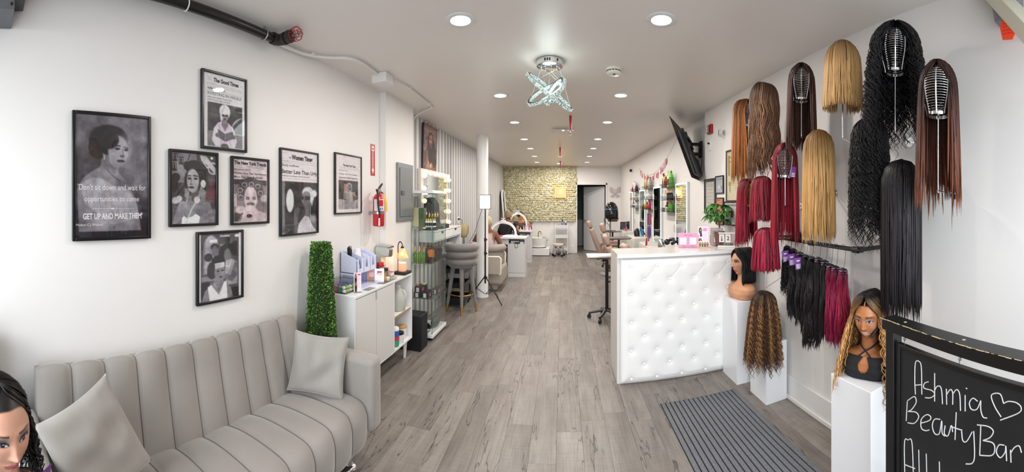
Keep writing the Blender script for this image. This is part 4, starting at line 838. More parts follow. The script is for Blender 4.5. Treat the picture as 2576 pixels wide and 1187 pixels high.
# ---- rail with hair bundles
BLK = M('#121213', rough=.35, bump=.1, bscale=80)
A1, A2 = np.array((1.553, 2.36, 1.33)), np.array((1.49, 1.45, 1.33))
rail = thing('pipe_rail', 'black iron pipe rail on the right wall holding hair bundles', 'rail', (1.6, 1.9, 1.33))
sub = lambda p: (p[0]-1.6, p[1]-1.9, p[2]-1.33)
MB().cyl(sub(A1), sub(A2), .0135, n=16).build('pipe', BLK, rail, smooth=40)
for e in (A1, A2):
    MB().cyl(sub(e), sub((XRN-.004, e[1], e[2])), .0135, n=16).build('bracket_pipe', BLK, rail, smooth=40)
    MB().ball(sub(e), .02, 8).cyl(sub(e), sub(e+np.array((.035, 0, 0))), .019, n=16).cyl(sub(e), sub(e+np.array((-.0, .035*(1 if e[1] < 2 else -1), 0))), .019, n=16).build('elbow', BLK, rail, smooth=50)
    fl_ = MB().cyl(sub((XRN-.008, e[1], e[2])), sub((XRN-.001, e[1], e[2])), .048, n=28).cyl(sub((XRN-.03, e[1], e[2])), sub((XRN-.006, e[1], e[2])), .022, n=20)
    fl_.build('flange', BLK, rail, smooth=40)
MB().cyl(sub(A1+(A2-A1)*.47), sub(A1+(A2-A1)*.53), .0185, n=16).build('coupling', BLK, rail, smooth=40)
RING = M('#1b1b1d', rough=.4)
def bundle(label, yy, zroll, zbot, wd, col, tips, seed, tagged=0, curl=0, amp=.006, lean=0.0, bands=True, thick=.026):
    xr = A1[0]+(A2[0]-A1[0])*(A1[1]-yy)/(A1[1]-A2[1]); hp = 1.33
    t = thing('hair_bundle', label, 'hair extension', (xr, yy, zroll), face_cam(xr, yy, 0), 'hair bundles hanging from the pipe rail')
    up = hp-zroll
    MB().tube(bez([(-.012, 0, up+.003), (-.006, 0, up+.017), (.008, 0, up+.016), (.014, 0, up-.004), (.012, 0, up*.6), (.006, 0, .03), (-.012, 0, .022), (-.014, 0, .03)], 6), .0014, 6).build('hook', RING, t, smooth=60)
    MB().ball((0, 0, .0), .026, 10, (1.05, .8, .82)).build('weft_roll', M('#18161a', rough=.55, bump=.4, bscale=150), t, smooth=60)
    if bands:
        bd = MB()
        for z in (-.006, .006): bd.lathe([(.0265, z-.0012), (.0265, z+.0012)], n=24, sy=.78, sx=1.02, cap=False)
        bd.build('band', M('#c9a6d8', rough=.5), t, smooth=60)
    if curl: o = hair('hair', t, a=.026, b=.02, h=.02, L=zroll-zbot, n=150, k=60, width=.0035, flare=wd/.052-1, amp=.006, curl=.006, freq=24, roots=col, tips=tips, jitter=.06, seed=seed, shell=.6, contrast=.3)
    else: o = hair('hair', t, a=.026, b=.018, h=.02, L=zroll-zbot, n=190, k=30, width=.0045, flare=wd/.052-1, amp=amp*1.5, freq=4.2, roots=col, tips=tips, jitter=.045, seed=seed, shell=.85, rough=.36, contrast=.28)
    o.location = (0, 0, -.012)
    for k in range(tagged):
        g = MB().box((0, 0, 0), (.05, .0015, .082))
        for j in range(4): g.mat(1).box((.0, -.0012, -.006-.0085*j), (.036, .001, .0048))
        g.mat(1).box((0, -.0012, .02), (.022, .001, .008))
        q = g.build('price_tag', [M('#7b3a9a', rough=.4), M('#ebe6ee', rough=.5)], t); q.location = (-.01+.0*k, -.032, -.055); q.rotation_euler = (.1, -.15, .1)
B1, B2 = '#0f0d0e', '#1a1516'
bundle('black tightly curled hair bundle with purple tag, first on the rail', 2.22, 1.262, .96, .085, '#0c0b0c', '#131112', 31, 1, 1, bands=False)
bundle('black body-wave hair bundle with purple tag, second on the rail', 2.13, 1.25, .80, .085, B1, B2, 32, 1, 0, .010, bands=False)
bundle('slim black hair bundle with the lowest purple tag, third on the rail', 2.045, 1.235, .78, .06, B1, B2, 33, 1, 0, .008)
bundle('black hair bundle between the tagged ones and the longest one', 1.975, 1.225, .74, .06, B1, B2, 34, 0, 0, .006, bands=False)
bundle('longest and fullest black hair bundle on the rail', 1.905, 1.222, .665, .115, B1, '#20181a', 35, 0, 0, .007, bands=False, thick=.03)
bundle('slim straight black hair bundle right of the longest one', 1.825, 1.225, .80, .05, B1, B2, 36, 0, 0, .002)
bundle('straight black hair bundle next to the burgundy ones', 1.757, 1.215, .76, .065, B1, B2, 37, 0, 0, .003)
bundle('burgundy wavy hair bundle, leftmost of the three burgundy ones', 1.70, 1.2, .76, .06, '#5a0c28', '#87173f', 38, 0, 0, .006)
bundle('burgundy wavy hair bundle, middle of the three burgundy ones', 1.65, 1.195, .77, .07, '#5a0c28', '#8a1842', 39, 0, 0, .006)
bundle('burgundy wavy hair bundle at the right end of the rail', 1.58, 1.19, .785, .095, '#5e0d2a', '#92203f', 40, 0, 0, .007)

# ------------------------------------------------------------------ ceiling and upper wall fittings
PW = M('#dcdad7', rough=.4); REDM = M('#a11322', rough=.35); REDG = M('#c4101f', rough=.2, coat=.4)
pipe = thing('sprinkler_pipe', 'black sprinkler pipe along the top of the left wall with red caged head', 'pipe', (-1.70, 1.6, 2.667))
BP = M('#0c0c0e', rough=.22)
MB().cyl((0, -1.7, 0), (0, .12, 0), .0295, n=24).build('pipe', BP, pipe, smooth=40)
IR = M('#2c2420', rough=.6, bump=.3, bscale=60)
MB().cyl((0, .10, 0), (0, .135, 0), .038, n=20).tube([(0, .12, 0), (.006, .15, 0), (.03, .165, 0), (.05, .165, 0)], [.035, .036, .036, .035], 16).cyl((.045, .165, 0), (.065, .165, 0), .04, n=20).build('elbow', IR, pipe, smooth=50)
MB().cyl((.065, .165, 0), (.075, .165, 0), .026).lathe([(.038, 0), (.042, .012), (.042, .035), (.026, .045)], (0, 0, 0), 8).build('reducer', IR, pipe, smooth=30)
rd = bpy.data.objects['reducer']; 
for q in rd.data.vertices[-32:]: q.co = (q.co.z+.072, q.co.y+.165, q.co.x)
hd = MB().cyl((.115, .165, 0), (.135, .165, 0), .012).tube([(.135, .155, -.008), (.155, .15, -.004), (.17, .162, 0), (.155, .18, .004), (.135, .175, .008)], .0028, 6).cyl((.168, .165, 0), (.171, .165, 0), .014)
hd.build('sprinkler_head', M('#8d8a84', rough=.35, metal=.8), pipe, smooth=50)
cg = MB()
for k in range(3):
    a = k*pi/3; cg.tube(bez([(.108, .165+.012*cos(a), .012*sin(a)), (.115, .165+.036*cos(a), .036*sin(a)), (.165, .165+.040*cos(a), .040*sin(a)), (.19, .165+.02*cos(a), .02*sin(a)), (.192, .165, 0), (.19, .165-.02*cos(a), -.02*sin(a)), (.165, .165-.040*cos(a), -.040*sin(a)), (.115, .165-.036*cos(a), -.036*sin(a)), (.108, .165-.012*cos(a), -.012*sin(a))], 4), .0022, 6)
for xx, rr in ((.12, .037), (.165, .041)): cg.tube([(xx, .165+rr*cos(a), rr*sin(a)) for a in np.arange(18)*2*pi/18], .0022, 6, closed=True)
cg.build('red_guard', REDM, pipe, smooth=60, kind='stuff')
for yy in (.03, -.55): MB().tube([(.032*cos(a), yy, .032*sin(a)) for a in np.linspace(-pi*1.25, pi*.25, 18)], .004, 6).cyl((0, yy, .03), (0, yy, .053), .005).cyl((0, yy, .038), (0, yy, .046), .01, n=6).build('hanger', STEEL if yy > 0 else PW, pipe, smooth=40)
con = thing('conduit', 'white electrical conduit winding over the ceiling from the left wall', 'conduit', (-1.6, 2.6, 2.70))
cs = lambda *P_: [(p[0]+1.6, p[1]-2.6, p[2]-2.70) for p in P_]
MB().tube(bez(cs((-1.765, .2, 2.69), (-1.765, 1.2, 2.69), (-1.765, 1.95, 2.69), (-1.74, 2.14, 2.695), (-1.66, 2.28, 2.70), (-1.56, 2.36, 2.70), (-1.515, 2.5, 2.70), (-1.53, 2.8, 2.70)), 8), .0125, 10).build('pipe', PW, con, smooth=60)
MB().bx(*cs((-1.59, 2.80, 2.635), (-1.45, 2.94, 2.719))).build('junction_box', PW, con, bevel=.004)
MB().tube(bez(cs((-1.50, 2.93, 2.70), (-1.455, 3.15, 2.70), (-1.45, 3.4, 2.70), (-1.475, 3.95, 2.70), (-1.50, 4.05, 2.70), (-1.70, 4.2, 2.69), (-1.80, 4.24, 2.64), (-1.835, 4.24, 2.5), (-1.837, 4.24, 2.2)), 8), .011, 10).build('pipe', PW, con, smooth=60)
cl = MB()
for p in ((-1.735, 2.16), (-1.452, 3.3), (-1.47, 3.9)): cl.bx(*cs((p[0]-.022, p[1]-.009, 2.69), (p[0]+.022, p[1]+.009, 2.7185)))
cl.build('clamp', PW, con, kind='stuff')

# crystal ring chandelier
def crystal():
    m = bpy.data.materials.new('lit_crystal'); m.use_nodes = True; nt = m.node_tree; b = nt.nodes['Principled BSDF']
    tc = nt.nodes.new('ShaderNodeTexCoord'); v = nt.nodes.new('ShaderNodeTexVoronoi'); v.inputs['Scale'].default_value = 85; nt.links.new(tc.outputs['Object'], v.inputs['Vector'])
    r = nt.nodes.new('ShaderNodeMapRange'); r.inputs['From Max'].default_value = .8; r.inputs['To Min'].default_value = .95; r.inputs['To Max'].default_value = .06
    nt.links.new(v.outputs['Distance'], r.inputs[0]); nt.links.new(r.outputs[0], b.inputs['Emission Strength'])
    b.inputs['Emission Color'].default_value = lin('#e9fff8')+(1,); b.inputs['Base Color'].default_value = (.12, .14, .14, 1); b.inputs['Roughness'].default_value = .25
    return m
CRY = crystal(); DARKG = M('#3c4143', rough=.35, metal=.3)
ch = thing('chandelier', 'round chrome chandelier with three tilted glowing crystal rings', 'chandelier', (-.1, 2.93, CEIL))
MB().lathe([(.001, -.055), (.098, -.055), (.106, -.05), (.106, -.003), (.1, 0), (.001, 0)], n=48, cap=False).build('canopy', CHROME, ch, smooth=40)
slots = MB()
for a in (-1.9, -1.72, -1.55, -.95): slots.box((.1065*cos(a), .1065*sin(a), -.025), (.002, .012, .02), (0, 0, a))
slots.build('vent_slots', BLACK, ch, kind='stuff')
ends = []
for c, u, ratio, dia in (((-.0, .0, -.245), (.755, 0, -.656), .30, .43), ((-.03, .01, -.255), (.85, 0, .5), .5, .31), ((.04, .0, -.24), (.5, 0, .86), .45, .22)):
    u = np.array(u); u /= np.linalg.norm(u); p = np.array((-u[2], 0, u[0])); sb = ratio; v = np.array((0, sqrt(1-sb*sb), 0))+sb*p; nrm = np.cross(u, v)
    rg = MB(); bd = MB(); n = 72; rad = dia/2; sec = [(-.016, -.013), (.016, -.013), (.016, .013), (-.016, .013)]
    ring = []
    for k in range(n):
        a = 2*pi*k/n; d = u*cos(a)+v*sin(a); ring += [np.array(c)+d*(rad+q[0])+nrm*q[1] for q in sec]
    rg.add(ring, [(k*4+j, k*4+(j+1) % 4, ((k+1) % n)*4+(j+1) % 4, ((k+1) % n)*4+j) for k in range(n) for j in range(4)])
    o = rg.build('crystal_ring', CRY, ch)
    for sg in (1, -1):
        q = []
        for k in range(n):
            a = 2*pi*k/n; d = u*cos(a)+v*sin(a); q += [np.array(c)+d*(rad-.009)+nrm*.0138*sg, np.array(c)+d*(rad+.009)+nrm*.0138*sg]
        bd.add(q, [(k*2, k*2+1, ((k+1) % n)*2+1, ((k+1) % n)*2) for k in range(n)])
    bd.build('chrome_band', DARKG, o)
    for a in (.4, 2.5, 4.6): ends.append(np.array(c)+(u*cos(a)+v*sin(a))*rad)
wr = MB()
for k, e in enumerate(ends): wr.tube([(.075*cos(k*.7), .06*sin(k*.7), -.055), tuple(e)], .0009, 4)
wr.build('hanging_wires', M('#c9cbcc', rough=.3, metal=.6), ch, kind='stuff')
kn = MB()
for k in range(9): kn.ball((.075*cos(k*.7), .06*sin(k*.7), -.06), .006, 6)
kn.build('wire_grips', CHROME, ch, smooth=60, kind='stuff')
l = bpy.data.lights.new('chandelier_glow', 'POINT'); l.energy = 3.5; l.color = (.86, 1, .96); l.shadow_soft_size = .12
lo = bpy.data.objects.new('chandelier_glow', l); COL.objects.link(lo); lo.location = (-.1, 2.93, 2.50)

sm = thing('smoke_detector', 'round white smoke detector on the ceiling right of the chandelier', 'smoke detector', (.43, 3.08, CEIL))
MB().lathe([(.001, -.052), (.05, -.05), (.062, -.042), (.063, -.03), (.058, -.029), (.058, -.021), (.066, -.02), (.066, 0)], n=40).build('housing', M('#e2dfd0', rough=.4), sm, smooth=35)
s_ = MB()
for k in range(14): a = k*2*pi/14; s_.box((.059*cos(a), .059*sin(a), -.025), (.004, .018, .006), (0, 0, a))
s_.lathe([(.012, -.0535), (.012, -.0525)], (.0, -.02, 0), 16)
s_.build('vents', M('#33312c', rough=.6), sm, kind='stuff')
def sprinkler(label, x, y, zb):
    t = thing('sprinkler', label, 'sprinkler', (x, y, CEIL), 0, 'red pendant sprinklers in the middle of the ceiling')
    L = CEIL-zb
    MB().cyl((0, 0, 0), (0, 0, -L+.08), .016, n=16).cyl((0, 0, -L+.09), (0, 0, -L+.07), .022, n=16).build('drop_pipe', REDM, t, smooth=40)
    MB().lathe([(.036, -L+.062), (.036, -L+.067)], n=20).build('escutcheon', STEEL, t, smooth=40)
    MB().cyl((0, 0, -L+.07), (0, 0, -L+.045), .01).tube([(.01, 0, -L+.045), (.014, 0, -L+.03), (.006, 0, -L+.012), (-.006, 0, -L+.012), (-.014, 0, -L+.03), (-.01, 0, -L+.045)], .003, 6).lathe([(.014, -L+.004), (.014, -L+.008)], n=14).build('head', STEEL, t, smooth=40)
sprinkler('red ceiling sprinkler just behind the chandelier', .104, 4.8, 2.46)
sprinkler('red ceiling sprinkler in mid room', -.05, 7.6, 2.47)
sprinkler('red ceiling sprinkler closest to the flower wall', -.06, 10.2, 2.47)
pn = thing('ceiling_panel', 'flat white ceiling panel with a small bright light behind the first sprinkler', 'ceiling light', (0.01, 5.75, CEIL))
MB().bx((-.16, -.16, -.03), (.16, .16, -.002)).build('panel', PW, pn, bevel=.004)
MB().bx((-.152, -.1605, -.02), (.152, -.159, -.014)).build('slot', BLACKM, pn)
MB().bx((-.014, -.145, -.034), (.014, -.1, -.03)).build('small_light', M('#fff8ea', emit=5), pn)

# top corners
ga = thing('shutter_housing', 'dark grey metal shutter box at the top left corner', 'housing', (-1.6, .1, 2.44))
GM = M('#5d5f63', rough=.45, noise=.1, nscale=9)
MB().bx((-.19, -.45, -.0), (-.0, .043, .27)).build('large_box', GM, ga, bevel=.003)
MB().bx((-.185, .043, .085), (.0, .1, .27)).build('small_box', M('#46484c', rough=.4), ga, bevel=.003)
b_ = MB()
for z in (.02, .05, .1): b_.cyl((-.002, .03, z), (.006, .03, z), .006, n=8)
b_.build('bolt', BLACK, ga, kind='stuff')
gb = thing('shutter_motor', 'grey motor box at the top right corner on the right wall', 'motor', (XRN-.03, .655, 2.575))
MB().prism([(-.07, -.09), (.055, -.09), (.07, .0), (.06, .2), (-.07, .2)], -.05, .027, 'x').build('bracket', M('#8e9193', rough=.4, metal=.4), gb, bevel=.003)
pl = thing('power_plug', 'pale grey plug unit with two buttons beside the grey motor box', 'plug', (XRN-.085, .645, 2.57))
MB().prism([(-.028, -.05), (.02, -.065), (.034, -.04), (.034, .07), (.015, .085), (-.02, .08)], -.03, .0, 'x').build('case', M('#cfccc6', rough=.35), pl, bevel=.004)
MB().cyl((-.03, .003, .045), (-.034, .003, .045), .011).cyl((-.03, .003, .015), (-.034, .003, .015), .006).build('button', M('#b9b5ae', rough=.4), pl, smooth=40)
MB().tube(bez([(-.015, -.0, -.06), (-.015, .01, -.09), (-.01, -.03, -.14), (.0, -.2, -.16), (.02, -.45, -.05)], 6), .007, 8).build('cord', M('#cfc9c2', rough=.4), pl, smooth=60)
tg = thing('warning_tag', 'bright orange tag wrapped round the cord at the top right corner', 'tag', (XRN-.105, .625, 2.43))
MB().prism([(.035, .045), (-.032, .05), (-.045, -.012), (-.02, -.06), (.03, -.055), (.043, .0)], -.004, .004, 'x').build('sheet', M('#ff4a24', rough=.5), tg)
tx = MB()
for k in range(5): text(tx, ['REMOVE TAG', 'WARNING', 'TEST UNIT', 'BEFORE EACH', 'USE RESET'][k], -.03, .028, .03-.016*k, .008, (-.0042, 0, 0), (0, -1, 0), (0, 0, 1), d=.0004)
tx.build('lettering', M('#c92f14', rough=.6), tg)
slb = thing('support_beam', 'beige metal beam slanting across the top right corner', 'bracket', (1.50, .56, 2.44))
A_ = np.array((.23, .27, .33)); B_ = np.array((-.20, -.25, -.33)); ax = (A_-B_)/np.linalg.norm(A_-B_)
sd = np.cross(ax, (0, 0, 1)); sd /= np.linalg.norm(sd); up = np.cross(sd, ax)
q = [p+sd*a*.05+up*b*.03 for p in (A_, B_) for a, b in ((-1, -1), (1, -1), (1, 1), (-1, 1))]
MB().add(q, [(0, 1, 2, 3), (7, 6, 5, 4), (0, 4, 5, 1), (1, 5, 6, 2), (2, 6, 7, 3), (3, 7, 4, 0)]).build('beam', M('#c3c1ae', rough=.45), slb, bevel=.003, fixn=True)
q = [p+sd*a*.012+up*(b*.004-.034) for p in (A_*.9, B_*.9) for a, b in ((-1, -1), (1, -1), (1, 1), (-1, 1))]
MB().add(q, [(0, 1, 2, 3), (7, 6, 5, 4), (0, 4, 5, 1), (1, 5, 6, 2), (2, 6, 7, 3), (3, 7, 4, 0)]).build('rib', M('#8f8d7e', rough=.5), slb, fixn=True)

# ------------------------------------------------------------------ left wall: fire sign, extinguisher, breaker panel
fs_ = thing('fire_sign', 'narrow red fire extinguisher arrow sign on the left wall', 'sign', (XL+.002, 3.182, 2.015))
MB().bx((-.001, -.043, -.155), (.001, .043, .155)).build('plate', M('#b01526', rough=.4), fs_)
MB().prism([(-.008, .085), (-.026, .095), (-.026, .125), (-.014, .13), (-.026, .145), (0, .135), (.026, .145), (.014, .13), (.026, .125), (.026, .095), (.008, .085), (.010, -.095), (.022, -.09), (0, -.14), (-.022, -.09), (-.010, -.095)], .0012, .0018, 'x').build('arrow', M('#eeeae8', rough=.5), fs_)
t_ = MB(); text(t_, 'FIRE', -.021, .021, .1, .02, (.0019, 0, 0), UL, VL, d=.0004, bold=.03); text(t_, 'EXTINGUISHER', -.085, .085, -.005, .011, (.0019, 0, 0), (0, 0, -1), (0, 1, 0), d=.0004, bold=.03)
t_.build('lettering', M('#a01020', rough=.5), fs_)
fe = thing('fire_extinguisher', 'red fire extinguisher with black hose and yellow tag on the left wall', 'fire extinguisher', (-1.70, 3.13, 1.364))
MB().lathe([(.02, .0), (.05, .004), (.056, .016), (.056, .25), (.05, .285), (.03, .31), (.02, .318), (.02, .33)], n=32).build('cylinder', REDG, fe, smooth=50)
a_ = np.linspace(-1.9, .1, 20); lb = MB().grid([[(.0566*cos(a), .0566*sin(a), z) for a in a_] for z in np.linspace(.15, .262, 2)]).build('label', M('#dcd7d4', rough=.4), fe, smooth=60)
lp = MB().grid([[(.0571*cos(a), .0571*sin(a), z) for a in np.linspace(-1.25, -.2, 12)] for z in (.195, .255)]).mat(1)
for k in range(3): lp.grid([[(.0572*cos(a), .0572*sin(a), z) for a in np.linspace(-1.15+.34*k, -.95+.34*k, 4)] for z in (.158, .182)])
lp.build('label_print', [M('#c21a28', rough=.4), M('#2d6fb0', rough=.4)], lb, smooth=60)
MB().lathe([(.0575, .122), (.0575, .142)], n=32, cap=False).box((0, -.058, .132), (.02, .006, .016)).bx((-.09, -.02, .12), (-.05, .02, .145)).build('clamp_strap', STEEL, fe, smooth=40)
MB().cyl((0, 0, .32), (0, 0, .345), .017).box((0, 0, .352), (.03, .06, .02)).cyl((.015, -.01, .348), (.024, -.01, .348), .016).build('valve', M('#b9b4aa', rough=.3, metal=.8), fe, smooth=40)
MB().prism([(-.035, .355), (-.01, .36), (.03, .392), (.075, .42), (.072, .405), (.03, .372), (.005, .352), (-.03, .345)], -.009, .009, 'x').prism([(.02, .345), (.09, .325), (.088, .316), (.015, .335)], -.008, .008, 'x').build('handle', BLACK, fe, bevel=.002)
MB().tube(bez([(-.0, -.035, .35), (.01, -.055, .345), (.03, -.068, .31), (.035, -.075, .22), (.042, -.062, .13), (.04, -.06, .085)], 6), .009, 8).build('hose', BLACK, fe, smooth=60)
MB().cyl((.04, -.06, .085), (.04, -.06, .012), .009, .011).build('nozzle', M('#c9c6c2', rough=.3, metal=.6), fe, smooth=40)
MB().prism([(.01, .31), (.05, .295), (.085, .22), (.09, .15), (.06, .14), (.05, .22), (.02, .275)], .05, .052, 'x').build('yellow_tag', M('#e9bd12', rough=.5), fe)
ep = thing('breaker_panel', 'grey steel electrical panel on the boxed pilaster', 'electrical panel', (-1.73, 3.79, 1.708))
EG = M('#77797a', rough=.4)
MB().bx((0, -.21, -.32), (.022, .21, .32)).build('box', EG, ep, bevel=.004)
MB().bx((.022, -.165, -.27), (.03, .165, .27)).build('panel_door', M('#6f7172', rough=.38), ep, bevel=.004)
MB().bx((.03, -.14, -.03), (.04, -.07, .015)).build('latch', M('#4c4e50', rough=.4), ep, bevel=.002)
MB().cyl((.03, .13, .15), (.033, .13, .15), .008, n=12).build('lock', STEEL, ep, smooth=40)

# ------------------------------------------------------------------ things on the white cabinet
ZT = .866
ACR = glass_mat((.95, .96, .97), .6)
def lidbox(name, label, cat, c, d, m, rz=0, group=None, bev=.002):
    o = MB().box((0, 0, d[2]/2), d).build(name, m, None, bevel=bev, rz=rz); o.location = c; return tag(o, label, cat, group)
cb = thing('candy_box', 'clear acrylic box of wrapped candies at the near end of the white cabinet', 'box', (-1.69, 2.52, ZT))
bxm = MB()
for a, b in (((-.07, -.085, 0), (-.067, .085, .11)), ((.067, -.085, 0), (.07, .085, .11)), ((-.067, -.085, 0), (.067, -.082, .11)), ((-.067, .082, 0), (.067, .085, .11)), ((-.067, -.082, 0), (.067, .082, .003))): bxm.bx(a, b)
bxm.build('box', ACR, cb); MB().bx((-.072, -.087, .11), (.072, .087, .114)).build('lid', ACR, cb)
g = np.random.default_rng(9); cols = [('#d23b6a', 'pink'), ('#2f9c4a', 'green'), ('#e8e6ee', 'white'), ('#3a5fc8', 'blue'), ('#7b4bb0', 'purple'), ('#b7d84a', 'lime')]
for k in range(24):
    c_, n_ = cols[k % 6]; i, j, q = k % 3, (k//3) % 4, k//12
    o = MB().ball((0, 0, 0), .0165, 6, (1, 1.15, .85)).build('candy', M(c_, rough=.25), None, smooth=60, rz=g.uniform(0, 3)); o.location = (-1.69+.042*(i-1)+.004*g.normal(), 2.52+.039*(j-1.5), ZT+.0175+.029*q)
    tag(o, '%s wrapped candy in the clear box' % n_, 'candy', 'candies in the acrylic box, ' + n_)
def card(name, label, cat, loc, rz, w, h, paint, lean=0, stand=True, lines=(), ink=INK, mat=None, group=None, backing='#f3eef0'):
    t = thing(name, label, cat, loc, rz, group)
    O = (-w/2, -.0012, .004); 
    MB().bx((-w/2, -.001, .004), (w/2, .001, h+.004)).build('sheet', mat or M(backing, rough=.35), t)
    if paint is not None: paint.grid((-w/2+.001, -.0014, .005), (1, 0, 0), (0, 0, 1), w-.002, h-.002).build('print', PRINTG, t, colours=True)
    if lines:
        mb = MB()
        for (s, a, c, y, hh, *kw) in lines: text(mb, s, a*w, c*w, (1-y)*h, hh*h, (-w/2, -.0016, .004), (1, 0, 0), (0, 0, 1), d=.0003, **(kw[0] if kw else {}))
        mb.build('lettering', ink, t)
    if stand: MB().bx((-w/2, -.03, 0), (w/2, .03, .004)).build('foot', ACR, t)
    return t
def figure_paint(w, h, bg, figs, hairc=(.14, .09, .08)):
    P = Paint(w, h, bg)
    for (x, y, s) in figs:
        P.ell(x, y+.10*s, .10*s, .2*s, hairc).ell(x, y, .05*s, .07*s, (.68, .48, .4)).poly([(x-.07*s, y+.1*s), (x+.07*s, y+.1*s), (x+.09*s, y+.3*s), (x-.09*s, y+.3*s)], (.2, .15, .16))
    return P
LOOKC = lambda x, y: atan2(x, -y)+pi if False else atan2(-x, y)
P = figure_paint(40, 100, (.95, .87, .89), [(.25, .2, 1.6), (.27, .6, 1.6)])
for k in range(9): P.rect(.5, .2+.07*k, .5+.35*(.6+.4*((k*7) % 3)/2), .215+.07*k, (.85, .5, .62))
P.rect(.5, .07, .9, .14, (.85, .3, .5))
card('price_card', 'small pink hair price card standing before the candy box', 'sign', (-1.585, 2.56, ZT), LOOKC(-1.585, 2.56)+.25, .062, .155, P)
ORGM = M('#d5daf0', rough=.35)
og = thing('drink_organizer', 'pale lavender coffee organizer with three open bins and lower tray', 'organizer', (-1.695, 2.775, ZT)); og.scale = (1, 1.12, 1.32)
m_ = MB()
for a, b in (((-.09, -.15, 0), (.075, -.145, .10)), ((-.09, .145, 0), (.075, .15, .10)), ((-.09, -.145, 0), (.10, .145, .006)), ((-.09, -.145, .006), (-.084, .145, .1))): m_.bx(a, b)
m_.build('lower_tray', ORGM, og, bevel=.002)
m_ = MB()
for y in (-.15, -.052, .048, .144): m_.prism([(-.09, .10), (.075, .10), (.075, .19), (.06, .205), (-.09, .235)], y, y+.006, 'y') if False else m_.add([(-.09, y, .1), (.075, y, .1), (.075, y, .185), (.05, y, .2), (-.09, y, .235), (-.09, y+.006, .1), (.075, y+.006, .1), (.075, y+.006, .185), (.05, y+.006, .2), (-.09, y+.006, .235)], [(0, 1, 2, 3, 4), (9, 8, 7, 6, 5), (0, 5, 6, 1), (1, 6, 7, 2), (2, 7, 8, 3), (3, 8, 9, 4), (4, 9, 5, 0)])
m_.bx((-.09, -.15, .1), (.075, .15, .106)).bx((-.09, -.15, .106), (-.084, .15, .235))
for y0 in (-.15, -.052, .048):
    m_.bx((.069, y0, .106), (.075, y0+.03, .19)).bx((.069, y0+.072, .106), (.075, y0+.102, .19)).bx((.069, y0+.03, .106), (.075, y0+.072, .13))
m_.build('bins', ORGM, og, bevel=.001)
o = MB(); 
for k in range(5): o.lathe([(.0, .002), (.026, .002), (.0385, .088), (.041, .09), (.041, .094), (.0385, .094), (.0255, .004), (.0, .004)][::1], (0, 0, .012*k), 24, cap=False)
o.move(Matrix.Rotation(pi, 4, 'X')); o = o.build('paper_cup', M('#ece8e0', rough=.5), None, smooth=40); o.location = (-1.72, 2.775, ZT+.325); tag(o, 'stack of white paper cups upside down in the organizer', 'cup')
st = thing('stirrer_bundle', 'black coffee stirrers standing in the near organizer bin', 'stirrers', (-1.735, 2.665, ZT+.142)); st.scale = (1, 1, 1.3)
m_ = MB(); g = np.random.default_rng(4)
for k in range(14): a, b = g.uniform(-.025, .025, 2); m_.tube([(a*.6, b*.6, 0), (a, b, .15+g.uniform(-.01, .015))], .0028, 4)
m_.build('sticks', BLACK, st, kind='stuff')
def packet(label, loc, rz, c1, c2, w, h, tilt=0):
    mb = MB(); mb.grid([[(w*(u-.5)*(1-.05*sin(v*pi)), .012*sin(u*pi)*sin(v*pi), h*v) for u in np.linspace(0, 1, 7)] for v in np.linspace(0, 1, 9)]); mb.m = 0
    mb.grid([[(w*(u-.5)*(1-.05*sin(v*pi)), -.012*sin(u*pi)*sin(v*pi), h*v) for u in np.linspace(1, 0, 7)] for v in np.linspace(0, 1, 9)])
    for i, f in enumerate(mb.f):
        if (i//6) % 8 in (2, 3, 4): mb.mi[i] = 1
    o = mb.build('snack_packet', [M(c1, rough=.25), M(c2, rough=.25)], None, smooth=60); o.location = loc; o.rotation_euler = (tilt, 0, rz)
    return tag(o, label, 'snack', 'snack packets on the white cabinet')
packet('blue and white snack packet inside the first organizer bin', (-1.66, 2.665, ZT+.142), LOOKC(-1.66, 2.67), '#2667a8', '#d8dde6', .055, .1)
packet('dark brown and orange snack bag leaning right of the organizer', (-1.75, 3.0, ZT+.004), LOOKC(-1.75, 3)+.2, '#3a2118', '#c4532a', .10, .19, -.1)
packet('white and red snack bag in front of the brown one', (-1.70, 2.99, ZT+.004), LOOKC(-1.7, 3)-.15, '#d9d3cf', '#b8334a', .085, .14, -.15)
packet('gold foil tea sachet propped against the glass sugar jar', (-1.555, 2.985, ZT+.007), LOOKC(-1.55, 2.98), '#a8763a', '#c8924a', .03, .085, .0)
at = thing('acrylic_tray', 'clear acrylic tray holding sugar, creamer and tea on the white cabinet', 'tray', (-1.62, 3.05, ZT))
m_ = MB()
for a, b in (((-.09, -.14, 0), (.09, .14, .004)), ((-.09, -.14, .004), (-.086, .14, .03)), ((.086, -.14, .004), (.09, .14, .03)), ((-.086, -.14, .004), (.086, -.136, .03)), ((-.086, .136, .004), (.086, .14, .03))): m_.bx(a, b)
m_.build('tray', ACR, at)
P = Paint(40, 56, (.95, .94, .93)); P.rect(.25, .18, .75, .3, (.78, .25, .25)).rect(.2, .36, .8, .4, (.8, .5, .5)).rect(.3, .46, .7, .48, (.8, .6, .6))
t = card('thank_you_card', 'white card with red script leaning in the acrylic tray', 'card', (-1.585, 2.935, ZT+.004), LOOKC(-1.58, 2.93), .085, .125, P, stand=False, lines=[('Jack', .25, .72, .3, .12, dict(shear=.3, bold=.02))], ink=M('#c23434', rough=.5))
P = Paint(40, 50, (.93, .62, .56)); P.ell(.5, .4, .3, .2, (.95, .8, .72)).rect(.2, .65, .8, .72, (.8, .3, .3)).rect(.1, .8, .9, .95, (.55, .65, .35))
card('snack_card', 'pink and orange patterned packet standing left of the white card', 'snack', (-1.66, 2.93, ZT+.004), LOOKC(-1.66, 2.9), .09, .11, P, stand=False)
